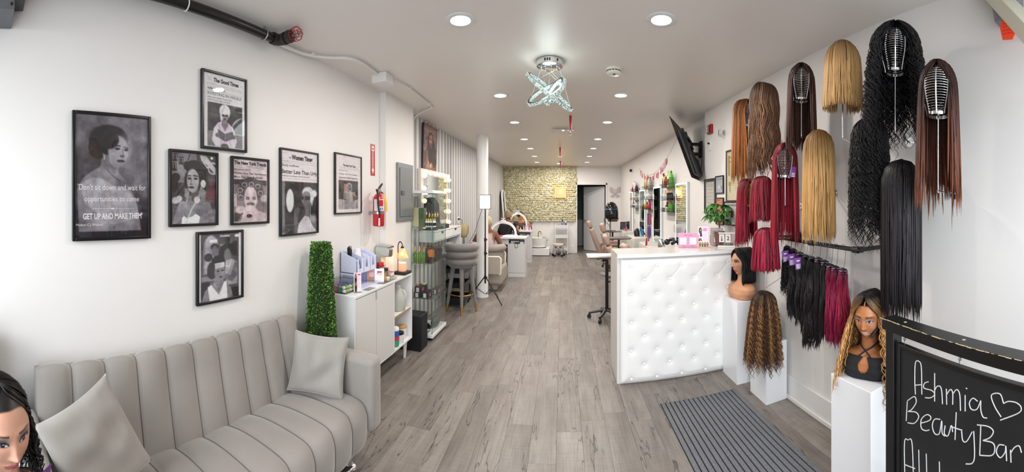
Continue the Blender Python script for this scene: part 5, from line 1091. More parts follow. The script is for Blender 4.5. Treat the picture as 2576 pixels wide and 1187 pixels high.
def jar(name, label, cat, loc, prof, body, lid=None, lidm=None, n=24, group=None, extra=None):
    t = thing(name, label, cat, loc, 0, group)
    MB().lathe(prof, n=n).build('body', body, t, smooth=40)
    if lid: MB().lathe(lid, n=n).build('lid', lidm, t, smooth=40)
    if extra: 
        for nm, pr, m in extra: MB().lathe(pr, n=n, cap=False).build(nm, m, t, smooth=40)
    return t
jar('sugar_jar', 'round glass sugar jar with glass lid in the acrylic tray', 'jar', (-1.572, 3.045, ZT+.0045), [(.03, 0), (.038, .006), (.038, .075), (.028, .085), (.028, .095)], ACR, [(.03, .095), (.032, .102), (.018, .11), (.02, .122), (.001, .126)], ACR, extra=[('sugar', [(.001, .004), (.035, .004), (.035, .034), (.001, .036)], M('#f2efea', rough=.8))])
jar('coffee_jar', 'wide jar with black lid in the acrylic tray', 'jar', (-1.665, 3.0, ZT+.0045), [(.038, 0), (.04, .005), (.04, .10), (.038, .105)], M('#51443c', rough=.25), [(.043, .1), (.044, .104), (.044, .13), (.042, .133), (.001, .134)], BLACK)
jar('spice_jar', 'small glass jar with black cap before the red-lidded tub', 'jar', (-1.605, 3.1, ZT+.0045), [(.022, 0), (.024, .004), (.024, .075), (.02, .085)], M('#8a7d72', rough=.15), [(.022, .085), (.022, .108), (.001, .109)], BLACK)
jar('creamer_tub', 'blue-labelled creamer tub with red lid in the acrylic tray', 'jar', (-1.665, 3.10, ZT+.0045), [(.036, 0), (.038, .004), (.038, .09), (.032, .105), (.032, .115)], M('#d9dbe0', rough=.3), [(.036, .113), (.037, .118), (.037, .15), (.034, .156), (.001, .157)], M('#c31f2f', rough=.3), extra=[('label', [(.0385, .02), (.0385, .085)], M('#2f62a8', rough=.35))])
for k, (yy, lb) in enumerate(((3.13, 'tea packet box with orange print at the near side of the tray end'), (3.165, 'tea packet box with orange print at the far side of the tray end'))):
    t = thing('tea_box', lb, 'box', (-1.585, yy, ZT+.0045), 0, 'tea boxes in the acrylic tray'); MB().bx((-.028, -.015, 0), (.028, .015, .062)).build('carton', M('#e8e4de', rough=.5), t)
    MB().bx((.0282, -.014, .012), (.0286, .012, .034)).bx((-.024, -.0156, .012), (.02, -.0152, .034)).build('print', M('#c9852f', rough=.5), t); MB().bx((-.028, -.015, .0622), (.028, .015, .066)).build('flap', M('#b5464a', rough=.5), t)
co = thing('coasters', 'pair of clear glass coasters lying before the organizer', 'coaster', (-1.555, 2.70, ZT+.0005)); 
MB().bx((-.03, -.06, 0), (.03, -.003, .004)).build('coaster', glass_mat((.86, .93, .88), .6), co); MB().bx((-.03, .003, 0), (.03, .06, .004)).build('coaster', glass_mat((.86, .93, .88), .6), co)
cm = thing('coffee_maker', 'light grey coffee maker with silver brew head at the wall', 'coffee maker', (-1.715, 3.275, ZT))
CG = M('#bdbfb8', rough=.35)
MB().prism([(-.075, 0), (.08, 0), (.08, .025), (-.0, .03), (-.01, .2), (.07, .2), (.075, .255), (.06, .285), (-.06, .29), (-.075, .27)], -.055, .055).build('body', CG, cm, bevel=.006)
MB().lathe([(.045, .195), (.048, .2), (.048, .262), (.001, .263)], (.045, -.0, 0), 28).build('brew_head', STEEL, cm, smooth=40)
MB().prism([(-.07, .288), (.065, .284), (.085, .296), (.06, .308), (-.06, .31)], -.056, .056).build('lid', M('#a9aba6', rough=.35), cm, bevel=.004)
MB().bx((.08, -.012, .288), (.105, .012, .296)).build('handle', BLACK, cm)
lw = thing('candle_warmer', 'small black candle warmer lamp with glowing ribbed glass shade', 'lamp', (-1.59, 3.435, ZT)); lw.scale = (1.05, 1.05, 1.25)
MB().bx((-.065, -.075, 0), (.065, .075, .022)).build('base', BLACKM, lw, bevel=.003)
MB().tube(bez([(-.045, 0, .02), (-.045, 0, .2), (-.043, 0, .235), (-.03, 0, .258), (-.012, 0, .258), (.0, 0, .24), (.002, 0, .222)], 6), .0048, 8).cyl((.002, 0, .205), (.002, 0, .225), .02, .012).build('arm', BLACK, lw, smooth=60)
pr = [(.018, .21), (.03, .19), (.056, .135), (.058, .13)]
am = bpy.data.materials.new('amber_glass'); am.use_nodes = True; b = am.node_tree.nodes['Principled BSDF']; b.inputs['Base Color'].default_value = lin('#f3b27a')+(1,); b.inputs['Emission Color'].default_value = lin('#ff9d52')+(1,); b.inputs['Emission Strength'].default_value = .45; b.inputs['Roughness'].default_value = .15; b.inputs['Alpha'].default_value = .75
mb = MB(); n = 48; V = []
for r_, z in pr: V.append([(.002+r_*(1+.05*(k % 2))*cos(2*pi*k/n), r_*(1+.05*(k % 2))*sin(2*pi*k/n), z) for k in range(n+1)])
mb.grid(V).build('lamp_shade', am, lw)
MB().ball((.002, 0, .165), .016, 8).build('bulb', M('#ffd9a0', emit=9), lw, smooth=60)
l = bpy.data.lights.new('candle_warmer_bulb', 'POINT'); l.energy = .9; l.color = (1, .66, .36); l.shadow_soft_size = .03; lo = bpy.data.objects.new('candle_warmer_bulb', l); COL.objects.link(lo); lo.location = (-1.588, 3.435, ZT+.125)
cn = thing('candle', 'glowing peach jar candle under the warmer lamp', 'candle', (-1.588, 3.435, ZT+.0285))
MB().lathe([(.04, 0), (.043, .004), (.043, .085), (.04, .085), (.04, .07), (.001, .07)], n=32).build('jar', M('#f2b48c', rough=.4, emit=.35), cn, smooth=40)
# in the open end of the cabinet
jg = thing('milk_jug', 'translucent plastic jug half full of water on the cabinet shelf', 'jug', (-1.598, 3.365, .5145))
JM = M('#d9dad2', rough=.3, alpha=.55)
MB().lathe([(.06, 0), (.07, .01), (.072, .11), (.066, .15), (.04, .2), (.022, .222), (.02, .235)], n=28, sy=1.0).build('bottle', JM, jg, smooth=50)
MB().lathe([(.064, .004), (.068, .012), (.07, .1), (.001, .1)], n=24).build('water', M('#c4c6ba', rough=.1, alpha=.7), jg, smooth=50)
MB().tube(bez([(.03, .0, .205), (.06, .0, .195), (.078, 0, .16), (.07, 0, .12)], 5), .011, 8).build('handle', JM, jg, smooth=60); MB().cyl((0, 0, .232), (0, 0, .25), .022).build('cap', M('#d5d6d4', rough=.4), jg, smooth=40)
jar('wipes_canister', 'blue and green wipes canister at the bottom of the open cabinet end', 'canister', (-1.563, 3.215, .2085), [(.036, 0), (.038, .004), (.038, .15), (.036, .155)], M('#3aa07a', rough=.35), [(.038, .155), (.038, .175), (.03, .185), (.001, .186)], M('#dfe1e3', rough=.35), extra=[('label', [(.0385, .085), (.0385, .15)], M('#2d57b5', rough=.35)), ('label', [(.0386, .06), (.0386, .1)], M('#c9323c', rough=.35))])
jar('powder_tub', 'white tub with black lid at the bottom of the open cabinet end', 'tub', (-1.568, 3.315, .2085), [(.044, 0), (.046, .004), (.046, .085)], M('#e4e4e4', rough=.35), [(.047, .085), (.047, .105), (.001, .107)], BLACK)
jar('powder_tub', 'white tub with tan lid behind the black-lidded one', 'tub', (-1.60, 3.44, .2085), [(.05, 0), (.052, .004), (.052, .105)], M('#e4e2de', rough=.35), [(.053, .105), (.053, .122), (.001, .124)], M('#c49a5e', rough=.5))

# black speaker box on the floor
sp = thing('speaker_box', 'plain black floor box between the white cabinet and glass display', 'speaker', (-1.615, 3.757, 0))
MB().bx((-.14, -.1, 0), (.14, .1, .378)).build('cabinet', M('#101013', rough=.45), sp, bevel=.003); MB().bx((.1405, -.09, .02), (.144, .09, .36)).build('grille', M('#0b0b0d', rough=.9), sp)

# ------------------------------------------------------------------ glass display cabinet
GX0, GX1, GY0, GY1 = -1.728, -1.465, 3.985, 4.47
GL = glass_mat((.90, .945, .93), .75); GE = M('#5f8478', rough=.15, trans=.3)
dc = thing('display_cabinet', 'tall glass display cabinet with white top and base, full of products', 'cabinet', (0, 0, 0))
MB().bx((GX0-.0, GY0-.01, .035), (GX1+.01, GY1+.01, .075)).build('base', WHITE, dc, bevel=.003)
for x, y in ((GX0+.04, GY0+.04), (GX1-.04, GY0+.04), (GX0+.04, GY1-.04), (GX1-.04, GY1-.04)): MB().cyl((x, y, 0), (x, y, .035), .022).build('foot', BLACK, dc, smooth=40)
MB().bx((GX0-.05, GY0-.015, 1.70), (GX1+.015, GY1+.015, 1.735)).build('top', WHITE, dc, bevel=.003)
def pane(a, b, nm='glass_pane', par=dc): return MB().add([a, (b[0], b[1], a[2]), b, (a[0], a[1], b[2])], [(0, 1, 2, 3)]).build(nm, GL, par)
pane((GX0, GY0, .075), (GX1, GY0, 1.70)); pane((GX1, GY0, .075), (GX1, GY1, 1.70)); pane((GX0, GY1, .075), (GX1, GY1, 1.70))
for x, y in ((GX1, GY0), (GX0, GY0), (GX1, GY1)): MB().bx((x-.0022, y-.0022, .075), (x+.0022, y+.0022, 1.70)).build('glass_edge', GE, dc)
for z in (1.305, .885, .475):
    o = MB().bx((GX0+.004, GY0+.006, z-.003), (GX1-.006, GY1-.006, z+.003)).build('glass_shelf', GL, dc)
    e = MB().bx((GX0+.004, GY0+.004, z-.003), (GX1-.004, GY0+.0062, z+.003)).bx((GX1-.0062, GY0+.0062, z-.003), (GX1-.004, GY1-.006, z+.003)).build('shelf_edge', GE, o)
    for x, y in ((GX1-.01, GY0+.01), (GX1-.01, GY1-.02), (GX0+.05, GY0+.01)): MB().cyl((x, y, z-.003), (x, y, z-.013), .009, n=12).build('shelf_clip', CHROME, dc, smooth=40)
MB().cyl((GX1+.002, GY1-.06, .96), (GX1+.03, GY1-.06, .96), .012, n=14).build('knob', CHROME, dc, smooth=40); MB().cyl((GX1+.002, GY1-.06, 1.665), (GX1+.02, GY1-.06, 1.665), .014, n=14).build('knob', CHROME, dc, smooth=40)
MB().lathe([(.001, -.012), (.03, -.01), (.034, 0)], (-1.60, 4.1, 1.70), 20).build('cabinet_light', M('#fff4e0', emit=3), dc, smooth=40)
Z1, Z2, Z3, Z4 = 1.3085, .8885, .4785, .0755
t = thing('gift_box', 'tan patterned tall box at the left of the top display shelf', 'box', (-1.69, 4.05, Z1)); MB().bx((-.03, -.03, 0), (.04, .03, .225)).build('carton', M('#c9bd97', rough=.5, noise=.12, nscale=60), t)
t = thing('gift_box', 'dark green tall box beside the tan one on the top display shelf', 'box', (-1.612, 4.06, Z1)); MB().bx((-.033, -.035, 0), (.033, .035, .222)).build('carton', M('#4c5f36', rough=.45, noise=.3, nscale=5), t); MB().bx((-.008, -.0355, .1), (.008, -.035, .15)).build('emblem', M('#2f3a26', rough=.5), t)
def small_bottle(name, label, loc, r, h, body, cap, caph, capr=None, labelc=None, group=None, cat='bottle'):
    t = thing(name, label, cat, loc, 0, group); MB().lathe([(r*.9, 0), (r, .004), (r, h*.82), (r*.45, h*.95), (r*.45, h)], n=16).build('body', body, t, smooth=45)
    capr = capr or r*.5; MB().lathe([(capr, h*.97), (capr, h*.97+caph*.55), (capr*.4, h*.97+caph*.7), (capr*.35, h*.97+caph)], n=12).build('cap', cap, t, smooth=45)
    if labelc: MB().lathe([(r*1.02, h*.2), (r*1.02, h*.68)], n=16, cap=False).build('label', labelc, t, smooth=45)
    return t
YEL = M('#d7bf4a', rough=.4); WB = M('#dcdcda', rough=.3)
for k in range(4): small_bottle('lash_glue_bottle', '%s white bottle with yellow nozzle in the front row of the top display shelf' % ['leftmost', 'second', 'third', 'rightmost'][k], (-1.555+.031*k*.93, 4.03, Z1), .0145, .075, WB, YEL, .028, .008, BLACK, 'yellow-nozzled bottles on the top display shelf, front row')
for k in range(4): small_bottle('lash_glue_bottle', '%s white bottle with yellow nozzle in the back row of the top display shelf' % ['leftmost', 'second', 'third', 'rightmost'][k], (-1.55+.031*k*.93, 4.07, Z1), .0145, .075, WB, YEL, .028, .008, BLACK, 'yellow-nozzled bottles on the top display shelf, back row')
rs = thing('display_riser', 'clear riser under the gold-capped bottles in the display', 'riser', (-1.525, 4.17, Z1)); MB().bx((-.06, -.04, .05), (.055, .13, .055)).bx((-.06, -.04, 0), (-.056, .13, .05)).bx((.051, -.04, 0), (.055, .13, .05)).build('riser', glass_mat((.55, .55, .56), .6), rs)
for k in range(6): small_bottle('serum_bottle', '%s gold-capped black bottle in the %s row on the display riser' % (['left', 'middle', 'right'][k % 3], ['front', 'back'][k//3]), (-1.565+.036*(k % 3), 4.155+.09*(k//3), Z1+.0555), .0155, .055, BLACK, GOLD, .062, .0135, None, 'gold-capped bottles on the riser')
for k in range(3): small_bottle('serum_bottle', '%s green dropper bottle on the second display shelf' % ['left', 'middle', 'right'][k], (-1.70+.052*k, 4.04+.012*k, Z2), .0225, .13, M('#56821f', rough=.15, noise=.35, nscale=7), GOLD, .065, .012, None, 'green dropper bottles on the second display shelf')
small_bottle('spray_bottle', 'tall dark blue spray bottle on the second display shelf', (-1.548, 4.07, Z2), .028, .19, M('#14162a', rough=.15), BLACK, .03, .02)
small_bottle('spray_bottle', 'tall black bottle behind the blue spray bottle in the display', (-1.55, 4.2, Z2), .025, .17, M('#17141a', rough=.15), BLACK, .03, .018)
jar('jar_candle', 'amber orange glass jar standing on a dark jar in the display', 'candle', (-1.503, 4.06, Z2+.0705), [(.034, 0), (.036, .004), (.036, .085), (.033, .085), (.033, .01), (.001, .01)], M('#c76d1c', rough=.12, emit=.12), [(.034, .02), (.0335, .025), (.001, .026)], M('#a8561a', rough=.3))
jar('cream_jar', 'dark red jar with black lid under the amber one', 'jar', (-1.503, 4.06, Z2), [(.028, 0), (.029, .003), (.029, .035)], M('#6e1a26', rough=.2), [(.033, .035), (.034, .04), (.034, .066), (.001, .068)], BLACK)
for k in range(4): small_bottle('oil_bottle', '%s dark glass bottle along the right display pane, counted from the front' % ['first', 'second', 'third', 'fourth'][k], (-1.505, 4.17+.07*k, Z2), .026, .15, M('#2a2620', rough=.12), M('#4a4436', rough=.35, metal=.5), .035, .018, None, 'dark bottles along the right display pane')
def hairbox(label, x, y, z, w=.085, d=.2, h=.062):
    t = thing('product_box', label, 'box', (x, y, z), 0, 'black hair product boxes in the display')
    MB().bx((-w/2, -d/2, 0), (w/2, d/2, h)).build('carton', M('#161417', rough=.4), t, bevel=.001)
    MB().bx((-w*.25, -d/2-.0006, .006), (w*.18, -d/2, h-.006)).build('label', M('#d6d3d2', rough=.5), t)
    MB().bx((w/2, -d*.35, h*.25), (w/2+.0006, -d*.1, h*.85)).build('pink_panel', M('#c2557a', rough=.5), t)
hairbox('black product box at lower left of the display stack', -1.66, 4.1, Z3); hairbox('black product box at lower right of the display stack', -1.565, 4.11, Z3); hairbox('black product box on the upper left of the display stack', -1.65, 4.1, Z3+.0625); hairbox('black product box at the back right of the display stack', -1.525, 4.33, Z3, .08)
def blossom(label, loc, c1, c2):
    t = thing('silk_flower', label, 'flower', loc); mb = MB()
    for ring, (n, r, z) in enumerate(((6, .032, .012), (5, .022, .024), (4, .012, .032))):
        for k in range(n):
            a = 2*pi*k/n+ring*.5; d = np.array((cos(a), sin(a))); s = np.array((-sin(a), cos(a)))
            mb.add([(0, 0, 0), (*(d*r*.6+s*r*.5), z), (*(d*r), z*.9), (*(d*r*.6-s*r*.5), z)], [(0, 1, 2, 3)])
    mb.build('petals', M(c1, rough=.6), t); MB().ball((0, 0, .018), .008, 6).build('centre', M(c2, rough=.6), t)
blossom('pink silk flower lying on the black product boxes', (-1.675, 4.03, Z3+.125), '#d98a8c', '#c46a70'); blossom('pale yellow silk flower on the black product boxes', (-1.625, 4.12, Z3+.125), '#d8dba0', '#a9b85c')
hb = thing('bonnet', 'grey satin bonnet on the bottom of the display', 'bonnet', (-1.53, 4.28, Z4)); MB().ball((0, 0, .062), .1, 10, (.45, 1.25, .6)).build('cloth', M('#3f4246', rough=.5, noise=.15, nscale=18), hb, smooth=70)
wrt = thing('hair_pompom', 'black frizzy hair piece on the bottom of the display', 'hair piece', (-1.575, 4.07, Z4+.002))
g = np.random.default_rng(6); mb = MB()
for k in range(110):
    d = g.normal(0, 1, 3); d /= np.linalg.norm(d); d[2] = abs(d[2]); c = np.array((0, 0, .035)); mb.tube([c, c+d*.04*np.array((1, 1, .8)), c+d*.062+g.normal(0, .006, 3)*np.array((1, 1, .3))], .004, 3)
mb.build('frizz', M('#141314', rough=.6), wrt, kind='stuff')
tins = thing('metal_clips', 'chrome clips lying at the front of the display base', 'clip', (-1.51, 4.02, Z4)); MB().tube(bez([(-.02, 0, .006), (0, .004, .03), (.02, 0, .006)], 5), .006, 6).tube(bez([(0, -.01, .006), (.012, .0, .022), (.028, .006, .006)], 5), .005, 6).build('clips', CHROME, tins, smooth=60)

# ------------------------------------------------------------------ vanity corner on the left
vm = thing('vanity_mirror', 'white vanity mirror framed with round glowing bulbs', 'mirror', (-1.80, 5.05, 1.66))
MIR = M('#dfe3e2', rough=.03, metal=1); BULB = M('#ffe0bd', emit=1.25)
W2, H2 = .58, .385
MB().bx((-.045, -W2, -H2), (0, W2, H2)).build('frame', M('#d6cec6', rough=.4), vm, bevel=.004)
MB().bx((0, -W2+.09, -H2+.06), (.004, W2-.09, H2-.085)).build('mirror_glass', MIR, vm)
bp0 = None
for p in [(-W2+.10+.192*k, H2-.045) for k in range(6)]+[(s*(W2-.05), H2-.10-.165*k) for s in (-1, 1) for k in range(5)]:
    if bp0 is None: bp0 = o = MB().ball((0, 0, 0), .033, 10).build('bulb', BULB, vm, smooth=60)
    else: o = bp0.copy(); COL.objects.link(o)
    o.location = (.03, p[0], p[1])
vd = thing('vanity_desk', 'white wall desk with two drawers below the bulb mirror', 'desk', (0, 0, 0))
MB().bx((XLS+.003, 4.52, 1.2), (-1.63, 5.82, 1.222)).bx((XLS+.003, 4.52, 1.07), (-1.635, 4.54, 1.2)).bx((XLS+.003, 5.80, 1.07), (-1.635, 5.82, 1.2)).bx((XLS+.003, 4.54, 1.07), (-1.64, 5.80, 1.085)).build('carcass', WHITE, vd, bevel=.002)
for a, b in ((4.545, 5.165), (5.175, 5.795)):
    d_ = MB().bx((-1.655, a, 1.09), (-1.632, b, 1.195)).build('drawer', WHITE, vd, bevel=.002)
    MB().prism([((a+b)/2-.06, 1.195), ((a+b)/2+.06, 1.195), ((a+b)/2+.03, 1.165), ((a+b)/2-.03, 1.165)], -1.6325, -1.6312, 'x').build('finger_notch', BLACKM, d_)
MB().bx((XLS+.003, 5.78, 0), (-1.64, 5.82, 1.07)).build('side_panel', WHITE, vd)
lidbox('black_case', 'black flat case on the white desk before the bulb mirror', 'case', (-1.71, 5.05, 1.2225), (.13, .3, .06), BLACK)
# added wig form standing in for a dark reflection in the display glass
t = thing('reflection_wig', 'added black wig on a head form, standing in for a reflection in the display', 'wig', (-1.735, 4.68, 1.2225))
hair('hair', t, a=.105, b=.11, h=.13, L=.27, opening=.9, omin=.3, n=260, width=.007, flare=.12, roots='#1a181b', tips='#252327', seed=61, jitter=.04, shell=.9, rough=.4).location = (0, 0, .31)
MB().ball((0, 0, .29), .085, 8, (1, 1.1, 1.3)).cyl((0, 0, .02), (0, 0, .22), .05).lathe([(.09, 0), (.09, .02), (.05, .03)]).build('head_form', M('#1f1c1d', rough=.5), t, smooth=50)
def canvas_portrait():
    P = Paint(60, 130, (.44, .37, .35)); P.a *= (1.1-.25*P.Y)[..., None]
    P.poly([(.35, .75), (.7, .72), (.9, .85), (.95, 1), (.25, 1)], (.56, .4, .3)).ell(.5, .35, .2, .19, (.17, .11, .09)).poly([(.3, .3), (.7, .3), (.88, .55), (.98, .8), (.8, .95), (.6, .8), (.42, .95), (.24, .85), (.22, .55)], (.2, .125, .1))
    P.ell(.5, .33, .125, .13, (.63, .44, .34)).ell(.52, .45, .07, .06, (.55, .37, .28)).poly([(.3, .56), (.22, .62), (.2, .75), (.32, .9), (.42, 1), (.55, 1), (.4, .8), (.34, .7)], (.6, .42, .32)).ell(.55, .9, .05, .06, (.72, .66, .62))
    P.line([(.42, .3), (.48, .297)], .03, (.15, .1, .08)).line([(.54, .297), (.6, .3)], .03, (.15, .1, .08)).ell(.45, .32, .03, .008, (.1, .07, .06)).ell(.57, .32, .03, .008, (.1, .07, .06)).ell(.51, .405, .045, .012, (.5, .24, .22)).line([(.51, .33), (.52, .37)], .02, (.55, .38, .3))
    for k in range(8): P.line(bez([(.62+.03*k, .5), (.7+.025*k, .65), (.66+.03*k, .8), (.74+.02*k, .92)])[:, :2].tolist(), .018, (.36, .23, .16), .6)
    return P.grain(.02, 8)
cv = thing('canvas_print', 'canvas portrait of a long-haired woman above the bulb mirror', 'picture', (XLS+.02, 4.87, 2.36)); cv.rotation_euler = (0, R(2), 0)
MB().bx((-.014, -.27, -.31), (.014, .27, .31)).build('stretcher', M('#2a2523', rough=.6), cv)
canvas_portrait().grid((.0145, -.27, -.31), UL, VL, .54, .62).build('picture', PRINT, cv, colours=True)
# bar stool
VEL3 = M('#79736f', rough=.75, noise=.08, nscale=6, sheen=.4)
bs = thing('bar_stool', 'grey velvet bar stool with rolled back and gold-tipped legs', 'stool', (-1.455, 5.2, 0), .28)
MB().lathe([(.001, .655), (.17, .655), (.195, .68), (.195, .72), (.17, .745), (.001, .75)], n=36).build('seat', VEL3, bs, smooth=60)
for z, r_ in ((.745, .178), (.85, .19), (.955, .20)):
    a_ = np.linspace(-pi*.5-2.25, -pi*.5+2.25, 40); MB().tube([(r_*cos(a), r_*sin(a), z) for a in a_], .064, 12, flat=.86).build('back_roll', VEL3, bs, smooth=60)
for a in (-pi/2-.0, -pi/2+pi/2, pi/2, pi):
    d = np.array((cos(a), sin(a))); lg = MB().tube([(*(d*.12), .67), (*(d*.205), .12)], [.034, .02], 12).build('leg', VEL3, bs, smooth=50)
    MB().tube([(*(d*.2045), .122), (*(d*.218), 0)], [.0175, .014], 12).build('gold_tip', GOLD, lg, smooth=50)
MB().tube([(.178*cos(a), .178*sin(a), .27) for a in np.arange(36)*2*pi/36], .009, 8, closed=True).build('foot_ring', GOLD, bs, smooth=60)
tr = thing('rolling_trolley', 'black trolley with shelves behind the bar stool', 'trolley', (-1.63, 5.55, 0))
m_ = MB()
for z in (.08, .3, .52, .72): m_.bx((-.17, -.2, z), (.17, .2, z+.012)).bx((-.17, -.2, z+.012), (-.16, .2, z+.07)).bx((.16, -.2, z+.012), (.17, .2, z+.07)).bx((-.16, -.2, z+.012), (.16, -.19, z+.07)).bx((-.16, .19, z+.012), (.16, .2, z+.07))
for x in (-.16, .16):
    for y in (-.19, .19): m_.bx((x-.012, y-.012, .04), (x+.012, y+.012, .78))
m_.build('frame', M('#0e0e12', rough=.4), tr)
for x in (-.14, .14):
    for y in (-.17, .17): MB().cyl((x-.01, y, .025), (x+.01, y, .025), .025, n=14).build('wheel', BLACK, tr, smooth=40)
wb_ = thing('wig_block', 'tan canvas wig block head on a stand beyond the bar stool', 'wig block', (-1.66, 6.06, 0))
MB().lathe([(.045, 1.0), (.055, 1.005), (.075, 1.06), (.088, 1.13), (.085, 1.18), (.06, 1.22), (.02, 1.24), (.001, 1.242)], n=28, sy=1.12).build('head', M('#b9a97f', rough=.85, noise=.06, nscale=30), wb_, smooth=60)
MB().cyl((0, 0, .03), (0, 0, 1.0), .014).build('pole', STEEL, wb_, smooth=40); MB().lathe([(.09, 0), (.09, .02), (.02, .035)], n=24).build('base', BLACK, wb_, smooth=40)
MB().lathe([(.012, 1.215), (.012, 1.218)], (.06, -.02, -.02), 10).build('pin', STEEL, wb_)
# light panel on a tripod
lt = thing('light_panel_stand', 'black tripod stand with bright square light panel before the column', 'lamp', (-1.225, 5.78, 0))
MB().cyl((0, 0, .3), (0, 0, 1.0), .0135).cyl((0, 0, .95), (0, 0, 1.49), .0105).build('pole', BLACK, lt, smooth=40)
for z in (.4, .78, 1.0): MB().cyl((0, 0, z-.025), (0, 0, z+.025), .019).cyl((0, -.0, z), (.035, -.02, z), .008).build('collar', BLACK, lt, smooth=40)
for a in (-.5, 2.75, 1.1):
    d = np.array((cos(a), sin(a))); MB().tube([(*(d*.015), .4), (*(d*.34), .008)], .009, 8).build('leg', BLACK, lt, smooth=40); MB().tube([(*(d*.012), .13), (*(d*.17), .205)], .005, 6).build('brace', BLACK, lt)
pan = MB().bx((-.09, -.012, 1.485), (.09, .016, 1.715)).build('panel', BLACKM, lt, bevel=.004)
MB().bx((-.08, -.0145, 1.497), (.08, -.012, 1.703)).build('diffuser', M('#fff6e6', emit=3.0), pan)
MB().tube(bez([(-.05, .0, 1.49), (-.12, .02, 1.3), (-.2, .1, 1.1), (-.3, .15, .95)], 6), .0035, 6).build('cable', BLACK, lt, smooth=60)
area('light_panel_glow', (-1.225, 5.755, 1.6), (R(90), 0, 0), .16, .2, 6, (1, .93, .82))
oc = thing('wall_outlet', 'white outlet with black plug and cord on the striped wall', 'outlet', (XLS+.004, 6.35, 1.28))
MB().bx((-.003, -.04, -.06), (.004, .04, .06)).build('plate', WHITE, oc, bevel=.002); MB().bx((.004, -.015, .0), (.03, .015, .03)).tube(bez([(.03, 0, .015), (.07, 0, -.0), (.075, -.02, -.15), (.04, -.05, -.4)], 6), .004, 6).build('cord', BLACK, oc, smooth=60)

# ------------------------------------------------------------------ nail area
NW = M('#d9d8d6', rough=.3)
def nail_desk(label, x0, x1, y0, hz):
    t = thing('nail_desk', label, 'desk', (0, 0, 0), 0, 'white nail desks on the left side')
    MB().bx((-1.76, y0-.03, hz-.035), (x1+.02, y0+.47, hz)).build('desk_top', NW, t, bevel=.003)
    MB().bx((x0, y0, 0), (x0+.018, y0+.44, hz-.035)).bx((x1-.018, y0, 0), (x1, y0+.44, hz-.035)).bx((x0+.018, y0+.42, 0), (x1-.018, y0+.44, hz-.035)).bx((x0+.018, y0+.01, hz-.155), (x1-.018, y0+.42, hz-.14)).bx((-1.76, y0+.02, hz-.16), (x0, y0+.035, hz-.035)).bx((-1.76, y0, 0), (-1.74, y0+.44, hz-.035)).build('carcass', NW, t)
    MB().bx((x0+.02, y0-.002, .09), (x1-.02, y0+.014, hz-.158)).build('door', M('#d2d2d1', rough=.3), t, bevel=.001); MB().bx((x0+.02, y0, 0), (x1-.02, y0+.012, .085)).build('plinth', NW, t)
    MB().bx((x0+.06, y0+.06, hz-.14), (x1-.14, y0+.25, hz-.08)).build('dust_fan', M('#b9babb', rough=.4), t); MB().bx((x1-.12, y0+.05, hz-.14), (x1-.04, y0+.2, hz-.1)).build('tray', WHITE, t)
    MB().tube(bez([(x0+.12, y0+.03, hz-.13), (x0+.2, y0-.01, hz-.12), (x0+.22, y0-.012, hz-.2), (x0+.17, y0-.012, hz-.22), (x0+.15, y0+.0, hz-.14)], 6), .004, 6).bx((x0+.15, y0+.02, hz-.138), (x0+.26, y0+.08, hz-.11)).build('cord', BLACK, t, smooth=60)
nail_desk('white nail desk nearest the column, with dark client chair before it', -1.17, -.79, 7.83, .845)
nail_desk('white nail desk behind the first one, where the person in the beanie works', -1.2, -.83, 9.72, .84)
def arch_lamp(label, x0, x1, y, z, h, dy=0):
    t = thing('arch_lamp', label, 'lamp', ((x0+x1)/2, y, z), 0, 'white arch lamps on the nail desks'); w_ = (x1-x0)/2
    MB().tube([(w_*cos(a), dy*cos(a), .03+h*sin(a)**.8) for a in np.linspace(.02, pi-.02, 28)], .024, 8).build('arch', WHITE, t, smooth=60)
    MB().tube([((w_-.012)*cos(a), dy*cos(a)-.01, .03+(h-.02)*sin(a)**.8) for a in np.linspace(.1, pi-.1, 28)], .009, 6).build('light_strip', M('#f6f4ee', emit=.5), t, smooth=60)
    for s in (-1, 1): MB().lathe([(.06, 0), (.06, .012), (.028, .05)], (s*w_, s*dy, 0), 18).build('foot', WHITE, t, smooth=40)
    MB().bx((-.06, -.02, h+.03), (.06, .02, h+.075)).tube([(-.045, 0, h+.12), (-.01, 0, h+.09), (.045, 0, h+.115)], .009, 6).cyl((0, 0, h+.07), (0, 0, h+.1), .01).build('phone_clip', WHITE, t, smooth=40)
arch_lamp('white arch lamp across the nearer nail desk', -1.60, -1.02, 8.1, .845, .28, -.08); arch_lamp('white arch lamp beside the leaning client on the far nail desk', -1.45, -.98, 10.0, .84, .42, .1)
lidbox('nail_rest', 'bright pink hand rest on the nearer nail desk', 'hand rest', (-1.38, 7.95, .8455), (.17, .07, .035), M('#c23a5e', rough=.6), bev=.012)
t = thing('towel', 'crumpled white towel on the nearer nail desk', 'towel', (-1.15, 8.0, .8455)); g = np.random.default_rng(5); u = np.linspace(0, 1, 22); U_, V_ = np.meshgrid(u, u)
MB().grid(np.stack([(U_-.5)*.34, (V_-.5)*.2, (.012+.03*np.abs(np.sin(U_*9+3*np.sin(V_*5))))*(np.sin(U_*pi)*np.sin(V_*pi))**.4], 2)).build('cloth', M('#e6e2de', rough=.9), t, smooth=80)
g = np.random.default_rng(12)
for k, (c, lb) in enumerate([('#e9c9d5', 'pale pink polish bottle at the right end of the far nail desk'), ('#d98bb0', 'pink polish bottle on the far nail desk'), ('#e8ddd2', 'cream polish bottle on the far nail desk'), ('#c0a8d8', 'lilac polish bottle on the far nail desk'), ('#d8b49c', 'beige polish bottle on the far nail desk')]):
    small_bottle('nail_polish', lb, (-.86-.045*k, 9.85+.03*(k % 2), .8405), .018, .085+.012*(k % 3), M(c, rough=.2), M('#d9a8a0', rough=.4), .05, .01)
